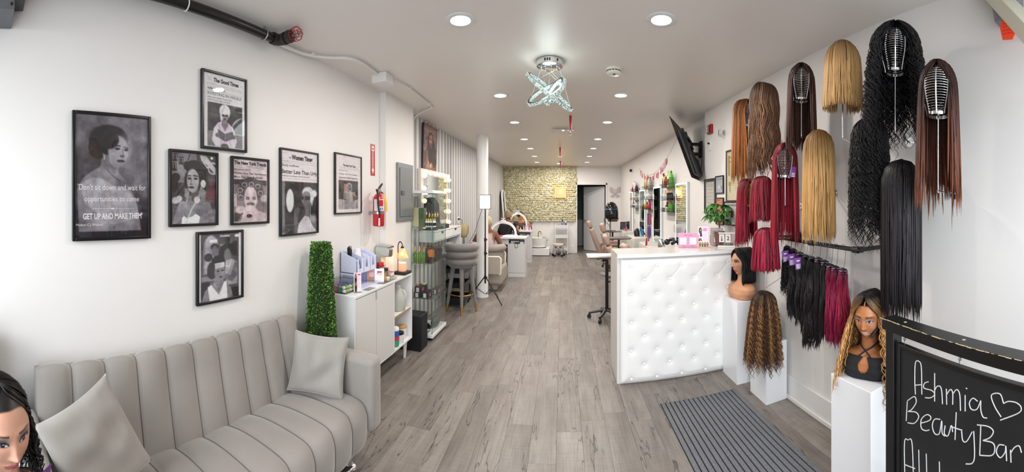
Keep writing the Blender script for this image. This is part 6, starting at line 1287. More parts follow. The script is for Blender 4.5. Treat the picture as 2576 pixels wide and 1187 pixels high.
t = thing('brush_cup', 'clear cup of dark and pink brushes at the far nail desk corner', 'brushes', (-.855, 10.0, .8405)); MB().lathe([(.03, 0), (.035, .11), (.033, .11), (.028, .005)], n=16, cap=False).build('cup', ACR, t, smooth=40); m_ = MB()
for k in range(7): a = k*.9; m_.tube([(0, 0, .01), (.03*cos(a), .03*sin(a), .17)], .004, 5).ball((.034*cos(a), .034*sin(a), .19), .016, 5)
m_.build('brushes', M('#4a2a34', rough=.6), t, kind='stuff', smooth=60)
for k in range(5): small_bottle('gel_bottle', '%s lit bottle before the leaning client, counted from the left' % ['first', 'second', 'third', 'fourth', 'fifth'][k], (-1.42+.075*k, 9.83+.03*(k % 2), .8405), .02, .07, M('#e8c79a', rough=.2), M('#caa05e', rough=.3), .035, .01, None, 'lit bottles on the far nail desk')
# lounge chairs
TAN = M('#a79c8e', rough=.55, noise=.04, nscale=5); CRM = M('#ddd6c8', rough=.4)
lc = thing('client_chair', 'beige client chair with cream-edged side trays, beside the column', 'chair', (-1.31, 6.72, 0))
MB().bx((-.24, -.24, .12), (.24, .42, .44)).build('base', TAN, lc, bevel=.05, seg=4); MB().bx((-.2, -.14, 0), (.14, .3, .12)).build('plinth', TAN, lc, bevel=.02)
MB().bx((-.26, -.22, .44), (.2, .36, .52)).build('seat', TAN, lc, bevel=.03, seg=3)
a_ = np.linspace(pi+.15, 2*pi-.15, 24); MB().tube([(.25*cos(a)-.02, .22*sin(a)-.02, .77) for a in a_], .07, 12, flat=1).build('back_roll', M('#9a9088', rough=.7), lc, smooth=60); MB().grid([[(.255*cos(a)-.02, .225*sin(a)-.02, z) for a in a_] for z in (.5, .74)]).build('back_panel', M('#a39a90', rough=.7), lc, smooth=60)
for (x0, x1, y, z0, z1, nm) in ((-.18, .24, -.36, .33, .64, 'side_tray'), (-.18, .26, .0, .46, .7, 'side_tray')):
    p_ = MB().bx((x0, y-.012, z0), (x1, y+.012, z1)).build(nm, TAN, lc, bevel=.02, seg=3); MB().tube([(x0, y-.006, z1), (x1-.03, y-.006, z1), (x1, y-.006, z1-.03), (x1, y-.006, z0+.03), (x1-.02, y-.006, z0)], .016, 8).build('trim', CRM, p_, smooth=60)
MB().bx((-.2, -.36, .3), (-.17, .1, .36)).build('arm_bar', BLACK, lc)
cr = thing('nail_cart', 'black cart of supplies between client chair and nail desk', 'cart', (-1.235, 7.45, 0)); m_ = MB()
for z in (.06, .28, .5, .68): m_.bx((-.06, -.12, z), (.06, .12, z+.05))
for x, y in ((-.055, -.115), (.055, -.115), (-.055, .115), (.055, .115)): m_.cyl((x, y, 0), (x, y, .74), .008, n=8)
m_.build('frame', BLACK, cr)

# people: one skinned surface for the body, clothes coloured by region
def person(label, loc, rz, joints, bones, rad, colours, hairs=None, hat=None, face=True, extra=None):
    t = thing('person', label, 'person', loc, rz)
    me = bpy.data.meshes.new('body'); names = list(joints); me.from_pydata([joints[n] for n in names], [(names.index(a), names.index(b)) for a, b in bones], [])
    o = bpy.data.objects.new('body_tmp', me); COL.objects.link(o); md = o.modifiers.new('s', 'SKIN'); sk = me.skin_vertices[0].data if me.skin_vertices else None
    if sk is None:
        bm = bmesh.new(); bm.from_mesh(me); bm.verts.layers.skin.verify(); bm.to_mesh(me); bm.free(); sk = me.skin_vertices[0].data
    for i, n in enumerate(names):
        r_ = rad[n]; sk[i].radius = r_ if isinstance(r_, tuple) else (r_, r_); sk[i].use_root = (n == 'pelvis')
    md2 = o.modifiers.new('ss', 'SUBSURF'); md2.levels = 2; md2.render_levels = 2
    me2 = bpy.data.meshes.new_from_object(o.evaluated_get(bpy.context.evaluated_depsgraph_get())); bpy.data.objects.remove(o)
    me2.name = 'body'; V = np.array([v.co[:] for v in me2.vertices]); C = np.ones((len(V), 4)); J = np.array([joints[n] for n in names])
    near = np.argmin(((V[:, None]-J[None])**2).sum(2), 1)
    for i, n in enumerate(names): C[near == i, :3] = lin(colours[n])
    if face and 'head' in joints:
        h = np.array(joints['head']); f = np.array(joints['nose'])-h; f = f/np.linalg.norm(f)
    at = me2.color_attributes.new('Col', 'FLOAT_COLOR', 'POINT'); at.data.foreach_set('color', C.ravel()); me2.materials.clear(); me2.materials.append(M('#ffffff', rough=.7, attr=True)); me2.polygons.foreach_set('use_smooth', [True]*len(me2.polygons))
    b = bpy.data.objects.new('body', me2); COL.objects.link(b); b.parent = t
    if hairs: 
        c, r_, sc, col = hairs; MB().ball(c, r_, 10, sc).build('hair', M(col, rough=.6, bump=.4, bscale=60), t, smooth=70)
    if hat:
        c, r_, col = hat; MB().lathe([(r_*1.02, -.02), (r_*1.06, .0), (r_*1.05, .04), (r_*1.0, .06), (r_*.8, .12), (r_*.4, .155), (.001, .165)], c, 22, sy=1.12).build('beanie', M(col, rough=.95, bump=.5, bscale=90), t, smooth=60)
    if face and 'nose' in joints:
        h = np.array(joints['head']); s = np.cross(f, (0, 0, 1)); s /= np.linalg.norm(s)+1e-6; up = np.cross(s, f)
        fm = MB()
        for k in (-1, 1): fm.ball(h+f*.082+s*.03*k+up*.012, .008, 6).tube([h+f*.086+s*.018*k+up*.03, h+f*.08+s*.045*k+up*.03], .003, 5)
        fm.build('eyes', M('#1a1412', rough=.4), t, smooth=60, kind='stuff'); MB().tube([h+f*.083-s*.018-up*.05, h+f*.09-up*.052, h+f*.083+s*.018-up*.05], .005, 6).build('lips', M('#8a4a44', rough=.5), t, smooth=60)
        e_ = MB()
        for k in (-1, 1): e_.ball(h+s*.078*k-f*.005, .02, 6, (.5, .8, 1.2))
        e_.build('ears', M(colours['head'], rough=.6), t, smooth=60, kind='stuff')
    if extra: extra(t)
    return t
SK1, SK2, SK3 = '#7a4f3a', '#b5805f', '#8a5a40'
def hand(p, d, col):                                        # short finger chains that grow out of the palm
    out = {}
    return out
bones0 = [('pelvis', 'waist'), ('waist', 'chest'), ('chest', 'neck'), ('neck', 'head'), ('head', 'crown'), ('head', 'nose'), ('chest', 'shl'), ('chest', 'shr'), ('shl', 'ell'), ('ell', 'wrl'), ('wrl', 'hal'), ('shr', 'elr'), ('elr', 'wrr'), ('wrr', 'har'), ('pelvis', 'hil'), ('pelvis', 'hir'), ('hil', 'knl'), ('knl', 'anl'), ('anl', 'tol'), ('hir', 'knr'), ('knr', 'anr'), ('anr', 'tor')]
fing = []
def seated(lean=.1, sh=.48, arm=None, headf=(0, 1, 0), hz=.0, twist=0):
    """seated figure facing +y; sh = seat height; returns joints, bones, radii"""
    J = dict(pelvis=(0, 0, sh+.09), waist=(0, .04*lean*5, sh+.24), chest=(0, .10*lean*5, sh+.42), neck=(0, .14*lean*5, sh+.56))
    h = np.array((0, .16*lean*5+.02, sh+.68+hz)); f = np.array(headf)/np.linalg.norm(headf); J['head'] = tuple(h); J['crown'] = tuple(h+np.array((0, -.01, .075))); J['nose'] = tuple(h+f*.075+np.array((0, 0, -.01)))
    c = np.array(J['chest'])
    J['shl'] = tuple(c+(-.165, 0, .06)); J['shr'] = tuple(c+(.165, 0, .06))
    A = arm or {}
    J['ell'] = A.get('ell', tuple(c+(-.24, .05, -.2))); J['wrl'] = A.get('wrl', tuple(c+(-.16, .27, -.22))); J['hal'] = A.get('hal', tuple(np.array(J['wrl'])+(.02, .07, 0)))
    J['elr'] = A.get('elr', tuple(c+(.24, .05, -.2))); J['wrr'] = A.get('wrr', tuple(c+(.16, .27, -.22))); J['har'] = A.get('har', tuple(np.array(J['wrr'])+(-.02, .07, 0)))
    J['hil'] = (-.1, .04, sh+.08); J['hir'] = (.1, .04, sh+.08); J['knl'] = (-.14, .43, sh+.06); J['knr'] = (.14, .43, sh+.06); J['anl'] = (-.13, .46, .09); J['anr'] = (.13, .46, .09); J['tol'] = (-.14, .6, .035); J['tor'] = (.14, .6, .035)
    Rr = dict(pelvis=(.16, .12), waist=(.14, .1), chest=(.165, .11), neck=.05, head=(.075, .088), crown=(.06, .07), nose=.03, shl=.062, shr=.062, ell=.045, elr=.045, wrl=.03, wrr=.03, hal=.032, har=.032, hil=.09, hir=.09, knl=.062, knr=.062, anl=.04, anr=.04, tol=.035, tor=.035)
    B = list(bones0)
    for sd_, w_, hh in (('l', 'wrl', 'hal'), ('r', 'wrr', 'har')):
        w0 = np.array(J[w_]); h0 = np.array(J[hh]); d = (h0-w0)/np.linalg.norm(h0-w0); s = np.cross(d, (0, 0, 1)); s /= np.linalg.norm(s)+1e-6
        for k in range(4): n1 = 'f%s%d' % (sd_, k); J[n1] = tuple(h0+d*(.06-.006*abs(k-1))+s*(.02*(k-1.5))+np.array((0, 0, -.012))); Rr[n1] = .008; B.append((hh, n1))
        n1 = 'th'+sd_; J[n1] = tuple(w0+d*.04+s*(.045 if sd_ == 'l' else -.045)); Rr[n1] = .009; B.append((w_, n1))
    return J, B, Rr
def cols(J, skin, topc, legc, sleeve=True, shoes='#222222'):
    c = {}
    for n in J:
        if n in ('head', 'crown', 'nose', 'neck') or n[0] == 'f' or n[:2] == 'th' or n[:2] in ('ha', 'wr'): c[n] = skin
        elif n[:2] in ('el',): c[n] = topc if sleeve else skin
        elif n[:2] == 'sh': c[n] = topc if sleeve else skin
        elif n[:2] in ('hi', 'kn') or n == 'pelvis': c[n] = legc
        elif n[:2] in ('an', 'to'): c[n] = shoes
        else: c[n] = topc
    return c
J, B, Rr = seated(.08, .52, arm=dict(ell=(-.30, .06, .72), wrl=(-.2, .3, .78), elr=(.29, .04, .72), wrr=(.2, .28, .82)))
def tattoo(t): MB().ball((.225, -.0, .88), .03, 6, (.25, .9, 1.0)).build('tattoo', M('#4a2f26', rough=.6), t, smooth=60)
person('seated person in a pale pink sleeveless top seen from behind, half hidden by the column', (-1.42, 6.84, 0), .05, J, B, Rr, cols(J, SK1, '#d9c3bd', '#c9b7b2', False), hairs=((0, .09, 1.22), .105, (.9, 1.0, 1.1), '#b5a27c'), face=False)
J, B, Rr = seated(.22, .5, arm=dict(ell=(-.30, .16, .72), wrl=(-.12, .42, .86), elr=(.27, .2, .74), wrr=(.14, .44, .95)), headf=(.35, .9, -.3))
person('person in black sweater and tan beanie bending over the far nail desk', (-1.47, 9.33, 0), -.35, J, B, Rr, cols(J, SK3, '#121214', '#1a1a1d'), hat=((0, .18, 1.22), .092, '#8a7660'))
J, B, Rr = seated(-.05, .5, arm=dict(elr=(-.30, .2, .78), wrr=(-.12, .26, 1.1), har=(-.08, .2, 1.15), ell=(.28, .1, .75), wrl=(.15, .3, .86)), headf=(-.3, .9, -.1))
person('dark-haired client in charcoal leaning on a raised hand at the far nail desk', (-1.2, 10.55, 0), pi+.25, J, B, Rr, cols(J, '#c98a5e', '#3a3a3d', '#222225'), hairs=((0, -.045, 1.225), .096, (1, 1, 1), '#121011'))
for k, (x, y, rz, lb) in enumerate(((-1.47, 9.33, -.35, 'black round stool under the person in the beanie'), (-1.2, 10.55, pi, 'black round stool under the leaning client'))):
    t = thing('work_stool', lb, 'stool', (x, y, 0), rz); MB().lathe([(.001, .43), (.16, .43), (.175, .455), (.16, .485), (.001, .49)], n=24).build('seat', BLACK, t, smooth=50); MB().cyl((0, 0, .05), (0, 0, .43), .025).build('post', STEEL, t, smooth=40); MB().lathe([(.2, 0), (.2, .02), (.03, .05)], n=24).build('base', BLACK, t, smooth=40)
# wall shelf of polish, pink posters, arched mirror
ws = thing('polish_rack', 'small white wall rack of coloured polish bottles on the striped wall', 'rack', (XLS+.003, 8.4, 1.35)); m_ = MB()
for z in (0, .18): m_.bx((0, -.3, z), (.09, .3, z+.012)).bx((.085, -.3, z+.012), (.09, .3, z+.03))
m_.bx((0, -.3, 0), (.09, -.288, .3)).bx((0, .288, 0), (.09, .3, .3)).build('rack', WHITE, ws)
for k in range(10): c = ['#c9578a', '#7f9a5a', '#d8cdbb', '#5f86a8', '#d98aa0'][k % 5]; small_bottle('nail_polish', '%s polish bottle on the %s shelf of the wall rack' % (['magenta', 'olive', 'cream', 'blue', 'pink'][k % 5], ['lower', 'upper'][k//5]), (XLS+.045, 8.18+.1*(k % 5), 1.3625+.18*(k//5)), .025, .08, M(c, rough=.25), WHITE, .05, .012)
for y, z, c, lb in ((8.05, 1.83, '#c58aa0', 'pink notice on the striped wall above the polish rack'), (8.5, 1.72, '#d9a9a0', 'peach flower poster on the striped wall beside the pink notice')):
    t = thing('wall_notice', lb, 'poster', (XLS+.003, y, z)); MB().bx((0, -.13, -.13), (.004, .13, .16)).build('sheet', M(c, rough=.5), t); MB().bx((.004, -.09, -.02), (.0046, .09, .05)).bx((.004, -.09, -.08), (.0046, .05, -.05)).build('print', M('#e9d8dc', rough=.5), t, kind='stuff')
am_ = thing('arched_mirror', 'white framed arched mirror leaning by the flower wall', 'mirror', (-1.70, 10.95, .98)); am_.rotation_euler = (0, R(-5), 0)
ap = [(-.25, 0), (.25, 0), (.25, .75)]+[(.25*cos(a), .75+.22*sin(a)) for a in np.linspace(.1, pi-.1, 14)]+[(-.25, .75)]
MB().prism(ap, -.012, .0, 'x').build('mirror_glass', M('#9aa0a2', rough=.06, metal=1), am_); MB().tube([(-.004, p[0], p[1]) for p in ap], .024, 8, closed=True).build('frame', WHITE, am_, smooth=60)
MB().bx((-.04, -.2, -.98), (.02, -.16, .0)).bx((-.04, .16, -.98), (.02, .2, .0)).build('stand', WHITE, am_)

# ------------------------------------------------------------------ back wall
fw_ = thing('flower_wall', 'wall panel covered in cream silk roses at the back of the room', 'flower wall', (-.71, YB-.001, 1.845))
fw2, fh2 = 1.14, .855
for i in range(4):
    for j in range(3): MB().bx((-fw2+i*.57+.004, -.03, -fh2+j*.57+.004), (-fw2+(i+1)*.57-.004, -.004, -fh2+(j+1)*.57-.004)).build('backing_panel', M('#a9a27c', rough=.9), fw_)
g = np.random.default_rng(14); V = []; Fq = []; Cc = []; n0 = 0
pal = [lin(c) for c in ('#e2dabb', '#dad2ae', '#d2caa0', '#e8e1c8', '#cdc598')]
for i in range(37):
    for j in range(27):
        c = np.array((-fw2+.03+i*.0625+(.03 if j % 2 else 0)+g.normal(0, .008), -.055+g.normal(0, .008), -fh2+.03+j*.0645+g.normal(0, .008))); 
        if abs(c[0]) > fw2-.01: continue
        r0 = g.uniform(.036, .048); col = np.array(pal[g.integers(5)]); tl = g.normal(0, .1, 2)
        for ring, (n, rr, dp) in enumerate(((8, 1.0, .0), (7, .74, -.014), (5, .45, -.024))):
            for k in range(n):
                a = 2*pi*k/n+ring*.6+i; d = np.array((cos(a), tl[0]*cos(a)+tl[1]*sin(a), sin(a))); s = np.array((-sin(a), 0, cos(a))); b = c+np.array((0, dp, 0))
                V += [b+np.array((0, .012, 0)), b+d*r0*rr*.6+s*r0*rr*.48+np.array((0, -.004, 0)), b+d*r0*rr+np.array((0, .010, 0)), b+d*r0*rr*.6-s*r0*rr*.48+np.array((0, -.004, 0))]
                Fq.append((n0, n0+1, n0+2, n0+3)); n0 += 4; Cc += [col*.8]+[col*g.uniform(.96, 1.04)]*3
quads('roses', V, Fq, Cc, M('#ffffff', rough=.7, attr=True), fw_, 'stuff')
ns = thing('neon_sign', 'square pink sign edged with glowing amber lights on the flower wall', 'sign', (-.065, YB-.13, 1.90))
MB().bx((-.155, -.01, -.15), (.155, .03, .15)).build('board', M('#d9a083', rough=.4), ns)
MB().tube([(-.16, -.014, -.155), (.16, -.014, -.155), (.16, -.014, .155), (-.16, -.014, .155)], .012, 8, closed=True).build('light_edge', M('#ffae2a', emit=3.5), ns)
s_ = MB(); g = np.random.default_rng(3)
for k, (y, a, b) in enumerate(((.08, -.02, .1), (.05, -.03, .1), (-.01, -.06, .1), (-.06, -.11, .11))): s_.tube(bez([(a+(b-a)*q, -.012, y+.012*sin(q*17+k)) for q in np.linspace(0, 1, 9)], 3), .004, 5)
s_.build('script', M('#f6e3c8', rough=.5), ns, kind='stuff')
l = bpy.data.lights.new('neon_glow', 'POINT'); l.energy = 1.2; l.color = (1, .6, .15); l.shadow_soft_size = .1; lo = bpy.data.objects.new('neon_glow', l); COL.objects.link(lo); lo.location = (-.065, YB-.25, 1.9)
bw = thing('bow_mirror', 'bow shaped mirror decoration on the back wall right of the door', 'decoration', (1.66, YB-.012, 1.93)); SIL = M('#b5b2b1', rough=.25, metal=.45)
for s in (-1, 1):
    MB().prism([(s*.02, .03), (s*.09, .12), (s*.16, .15), (s*.175, .04), (s*.15, -.03), (s*.08, -.03), (s*.02, 0)], -.008, .006).build('loop', SIL, bw, fixn=True); MB().prism([(s*.01, -.03), (s*.06, -.05), (s*.16, -.17), (s*.1, -.16), (s*.05, -.2), (s*.005, -.1)], -.008, .006).build('tail', SIL, bw, fixn=True)
MB().cyl((0, -.016, .01), (0, .0, .01), .06, n=24).build('knot', M('#c9b4b4', rough=.2, metal=.4), bw, smooth=40)
pt = thing('pedicure_platform', 'low white platform under the pedicure tub', 'platform', (-.72, 11.22, 0)); MB().bx((-.33, -.3, .02), (.33, .3, .22)).build('box', WHITE, pt, bevel=.004); MB().bx((-.32, -.29, 0), (.32, .29, .02)).build('plinth', BLACK, pt)
tub = thing('pedicure_tub', 'round white pedicure tub with brass faucet in front of the flower wall', 'basin', (-.74, 11.2, .2205))
MB().lathe([(.2, 0), (.24, .02), (.27, .2), (.28, .3), (.25, .3), (.22, .1), (.001, .08)], n=36, sy=.85).build('basin', M('#e6e4e1', rough=.15), tub, smooth=50); MB().lathe([(.245, .0), (.245, .022)], n=36, sy=.85, cap=False).build('base_ring', BLACK, tub, smooth=40)
MB().tube(bez([(-.0, .1, .3), (0, .09, .42), (.03, .06, .48), (.08, .02, .47), (.09, .0, .4)], 5), .014, 8).build('faucet', M('#a8905a', rough=.3, metal=.9), tub, smooth=60)
MB().tube([(.16, 0, .31), (.24, -.05, .3), (.3, -.05, .22)], .03, 8).build('hand_towel', M('#a9a6a4', rough=.8), tub, smooth=60)
rs_ = thing('rolling_stool', 'low round cream stool with chrome legs by the flower wall', 'stool', (-.12, 10.95, 0)); MB().lathe([(.001, .3), (.15, .3), (.165, .32), (.16, .36), (.001, .37)], n=28).build('seat', M('#d9cdb8', rough=.5), rs_, smooth=50)
MB().lathe([(.14, .25), (.15, .25), (.15, .3), (.001, .3)], n=20).build('collar', CHROME, rs_, smooth=40)
for k in range(5):
    a = 2*pi*k/5+.3; d = np.array((cos(a), sin(a))); MB().tube([(*(d*.05), .27), (*(d*.15), .24), (*(d*.18), .07)], .013, 8).build('leg', CHROME, rs_, smooth=50); MB().cyl((*(d*.18-.012), .03), (*(d*.18+.012), .03), .03, n=12).build('wheel', BLACK, rs_, smooth=40)
ct_ = thing('supply_cart', 'white three-tier supply cart against the back wall', 'cart', (-.03, 11.37, 0)); 
for z in (.12, .5, .8):
    MB().bx((-.19, -.12, z), (.19, .12, z+.01)).bx((-.19, -.12, z+.01), (-.185, .12, z+.1)).bx((.185, -.12, z+.01), (.19, .12, z+.1)).bx((-.185, -.12, z+.01), (.185, -.115, z+.1)).bx((-.185, .115, z+.01), (.185, .12, z+.1)).build('tray', M('#d3d3d3', rough=.35), ct_)
for x in (-.188, .188):
    for y in (-.118, .118): MB().cyl((x, y, .05), (x, y, .92), .012, n=10).build('post', WHITE, ct_, smooth=40); MB().cyl((x-.01, y, .025), (x+.01, y, .025), .025, n=12).build('wheel', WHITE, ct_, smooth=40)
small_bottle('spray_bottle', 'blue spray bottle on top of the white supply cart', (.1, 11.33, .8105), .032, .16, M('#2b4f9a', rough=.3), WHITE, .07, .02); small_bottle('spray_bottle', 'grey bottle with black cap on top of the supply cart', (.0, 11.35, .8105), .035, .2, M('#6f8296', rough=.3), BLACK, .06, .02); lidbox('supply_box', 'small beige box on top of the supply cart', 'box', (-.11, 11.35, .8105), (.1, .1, .13), M('#b3aca0', rough=.5)); small_bottle('spray_bottle', 'white bottle on the lowest tray of the supply cart', (.06, 11.35, .1305), .035, .14, M('#c9c4c0', rough=.3), M('#a85a4a', rough=.4), .05, .02)
t = thing('dark_box', 'black corded box on the back room tub side', 'box', (.62, 13.45, .0)) if False else None

# ------------------------------------------------------------------ right wall: salon stations
LED = M('#cffff0', emit=1.6); LEDW = M('#ffeede', emit=1.3)
def led_mirror(label, ya, yb, z0, z1, led=LED):
    t = thing('led_mirror', label, 'mirror', (XRF-.002, (ya+yb)/2, (z0+z1)/2), 0, 'tall LED mirrors on the right wall'); w_, h_ = (yb-ya)/2, (z1-z0)/2
    MB().bx((-.035, -w_, -h_), (0, w_, h_)).build('frame', M('#c9cccb', rough=.3), t, bevel=.003)
    MB().bx((-.038, -w_+.035, -h_+.035), (-.0352, w_-.035, h_-.035)).build('mirror_glass', MIR, t)
    s_ = MB(); s_.bx((-.0375, -w_+.008, -h_+.008), (-.0352, -w_+.033, h_-.008)).bx((-.0375, w_-.033, -h_+.008), (-.0352, w_-.008, h_-.008)).bx((-.0375, -w_+.033, h_-.033), (-.0352, w_-.033, h_-.008)).bx((-.0375, -w_+.033, -h_+.008), (-.0352, w_-.033, -h_+.033)).build('light_strip', led, t)
led_mirror('tall LED mirror nearest the reception counter', 5.13, 5.70, .8, 1.90); led_mirror('second tall LED mirror from the reception counter', 6.58, 7.18, .8, 1.90); led_mirror('third tall LED mirror from the reception counter', 7.95, 8.54, .8, 1.88); led_mirror('farthest tall mirror on the right wall, with warm light', 9.37, 9.85, .8, 1.88, LEDW)
def rack(label, y0, y1, zs):
    t = thing('wire_shelf', label, 'shelf', (XRF-.002, (y0+y1)/2, 0), 0, 'black wire product shelves on the right wall'); w_ = (y1-y0)/2
    for z in zs:
        MB().bx((-.13, -w_, z-.006), (0, w_, z)).build('shelf', M('#2b2d30', rough=.35), t); m_ = MB()
        for zz in (z+.03, z+.055): m_.tube([(0, -w_, zz), (-.13, -w_, zz), (-.13, w_, zz), (0, w_, zz)], .003, 5)
        for yy in np.linspace(-w_, w_, 6): m_.tube([(-.13, yy, z), (-.13, yy, z+.055)], .0025, 4)
        m_.build('rail', BLACK, t, kind='stuff')
Zs1, Zs2, Zs3 = (1.85, 1.635, 1.44), (1.875, 1.66, 1.45), (1.86, 1.65, 1.46)
rack('black wire shelves right of the second LED mirror', 5.76, 6.34, Zs1); rack('black wire shelves right of the third LED mirror', 7.25, 7.8, Zs2); rack('black wire shelves right of the farthest mirror', 8.62, 9.2, Zs3)
XB = XRF-.07
def prod(kind, label, y, z, r, h, c, cap, caph=.03, lab=None, x=XB, group=None): return small_bottle(kind, label, (x, y, z+.0005), r, h, M(c, rough=.25), M(cap, rough=.35), caph, r*.45, M(lab, rough=.4) if lab else None, group)
A1_ = Zs1[0]
t = prod('spray_bottle', 'dark spray bottle with red trigger on the nearest top shelf', 6.26, A1_, .036, .20, '#26321f', '#7a1420', .05); MB().tube([(0, 0, .245), (0, .05, .25), (0, .075, .225)], .011, 6).build('trigger', M('#8a1824', rough=.4), t, smooth=50)
prod('shampoo_bottle', 'yellow bottle on the nearest top shelf', 6.18, A1_, .04, .20, '#e3c32a', '#e8d44a', .02); prod('shampoo_bottle', 'lime yellow bottle with dark print at the back of the nearest top shelf', 6.09, A1_, .04, .27, '#c3cf2f', '#e2e046', .03, '#7f8a28', XB+.03); prod('styling_jar', 'orange and brown bottle at the front of the nearest top shelf', 6.04, A1_, .038, .15, '#b5591f', '#3a211a', .03, '#5a2a20', XB-.03)
prod('shampoo_bottle', 'white bottle with crimson label on the nearest top shelf', 5.95, A1_, .037, .20, '#e4dcdc', '#dcd8d8', .07, '#a3195a'); prod('spray_bottle', 'bright green bottle at the near end of the nearest top shelf', 5.83, A1_, .037, .23, '#5fc82f', '#2a5a2a', .05, '#3c9a2a')
B1_ = Zs1[1]; prod('lotion_bottle', 'white pump bottle on the nearest middle shelf', 6.2, B1_, .042, .14, '#e6e2dc', '#dcd6ce', .04); prod('lotion_bottle', 'small gold-capped white bottle on the nearest middle shelf', 6.08, B1_, .03, .09, '#dedad6', '#c59a4e', .05)
for k in range(3): prod('serum_bottle', 'black bottle with gold cap on the nearest middle shelf', 5.98-.08*k, B1_, .033, .12, '#151517', '#c9a24e', .06, '#2e2e30', XB, 'black gold-capped bottles on the nearest middle shelf')
C1_ = Zs1[2]; prod('spray_bottle', 'red bottle with dark spray cap on the nearest lower shelf', 6.06, C1_, .036, .12, '#b02a26', '#4a1418', .06); prod('spray_bottle', 'green bottle with red cap on the nearest lower shelf', 5.86, C1_, .042, .15, '#4a9a2a', '#c8452a', .04); prod('spray_bottle', 'light green bottle with red cap behind the white jar', 5.93, C1_, .034, .14, '#6fb84a', '#d8502a', .04, None, XB+.03); prod('lotion_bottle', 'small white bottle with black cap on the nearest lower shelf', 5.96, C1_, .028, .08, '#ddd8d2', '#17171a', .03, None, XB-.04)
for k in range(3): prod('styling_jar', 'small dark jar on the nearest lower shelf', 6.29-.075*k, C1_, .032, .05, '#2e2a28', '#8a8580', .015, '#9a958e', XB, 'small dark jars on the nearest lower shelf')
A2_ = Zs2[0]; prod('hair_spray', 'tall copper can on the middle rack top shelf', 7.52, A2_, .05, .26, '#b5714f', '#b5714f', .02); prod('lotion_bottle', 'black-capped cream bottle on the middle rack top shelf', 7.66, A2_, .035, .2, '#cfc08a', '#17171a', .04); prod('hair_spray', 'slim dark can at the far end of the middle rack top shelf', 7.75, A2_, .026, .2, '#2f3a34', '#17171a', .03); prod('hair_spray', 'slim yellow-white bottle at the near end of the middle rack top shelf', 7.40, A2_, .03, .2, '#d5cf9a', '#c9c9c4', .03); prod('hair_spray', 'slim grey can at the near end of the middle rack', 7.32, A2_, .03, .21, '#9aa0a2', '#8a8f92', .03)
B2_ = Zs2[1]; prod('lotion_bottle', 'clear bottle on the middle rack second shelf', 7.68, B2_, .035, .12, '#d5d2ce', '#e2e0dd', .05); prod('cotton_jar', 'round jar of white cotton on the middle rack', 7.47, B2_, .065, .12, '#e9e7e4', '#c9c9c9', .05)
C2_ = Zs2[2]; prod('shampoo_bottle', 'yellow bottle on the middle rack bottom shelf', 7.72, C2_, .036, .12, '#d9a92c', '#e9e4d8', .04); prod('spray_bottle', 'amber bottle with black pump on the middle rack bottom shelf', 7.58, C2_, .034, .10, '#b5803f', '#17171a', .07); prod('spray_bottle', 'crimson bottle on the middle rack bottom shelf', 7.38, C2_, .036, .15, '#b01f4a', '#b01f4a', .05)
A3_ = Zs3[0]; prod('spray_bottle', 'dark bottle on the farthest rack top shelf', 9.12, A3_, .035, .13, '#25282e', '#17171a', .05); prod('hair_spray', 'red can on the farthest rack top shelf', 8.99, A3_, .042, .2, '#b83a34', '#17171a', .05); prod('hair_spray', 'white can on the farthest rack top shelf', 8.84, A3_, .05, .24, '#d2d2d6', '#c6c6ca', .02); prod('styling_jar', 'dark red bottle at the near end of the farthest rack top shelf', 8.70, A3_, .036, .13, '#5a2026', '#26181a', .03)
prod('lotion_bottle', 'clear jar on the farthest rack middle shelf', 8.95, Zs3[1], .05, .1, '#d2cdc6', '#dedad6', .05); prod('lotion_bottle', 'grey-lidded jar on the farthest rack middle shelf', 8.75, Zs3[1], .05, .1, '#c9c4be', '#4a4a4a', .03); prod('styling_jar', 'orange bottle on the farthest rack bottom shelf', 9.1, Zs3[2], .03, .14, '#c9852a', '#b04a2a', .03); prod('styling_jar', 'white and blue tub on the farthest rack bottom shelf', 8.9, Zs3[2], .075, .09, '#d5d8dc', '#c4c8cc', .01, '#4a5f8a')
prod('styling_jar', 'slim white tub on the farthest rack bottom shelf', 8.72, Zs3[2], .04, .11, '#d8d6d4', '#c9c6c4', .02)
# hanging combs
for k, (y, z, c, n_) in enumerate(((7.66, 1.36, '#2b4aa0', 'upper blue'), (7.52, 1.36, '#c9303a', 'upper red'), (7.54, 1.10, '#2f4aa8', 'lower blue'), (7.68, 1.08, '#c8343c', 'lower red'))):
    t = thing('hanging_comb', '%s styling tool hanging under the middle rack' % n_, 'hair tool', (XRF-.03, y, z)); MB().prism([(-.035, .0), (.035, 0), (.045, -.2), (.0, -.26), (-.045, -.2)], -.012, .012, 'x').build('blade', M(c, rough=.35), t, bevel=.004); MB().tube([(0, 0, 0), (.0, .0, .06)], .006, 6).tube([(0, 0, .06), (.026, 0, .075)], .004, 6).build('hook', BLACK, t)
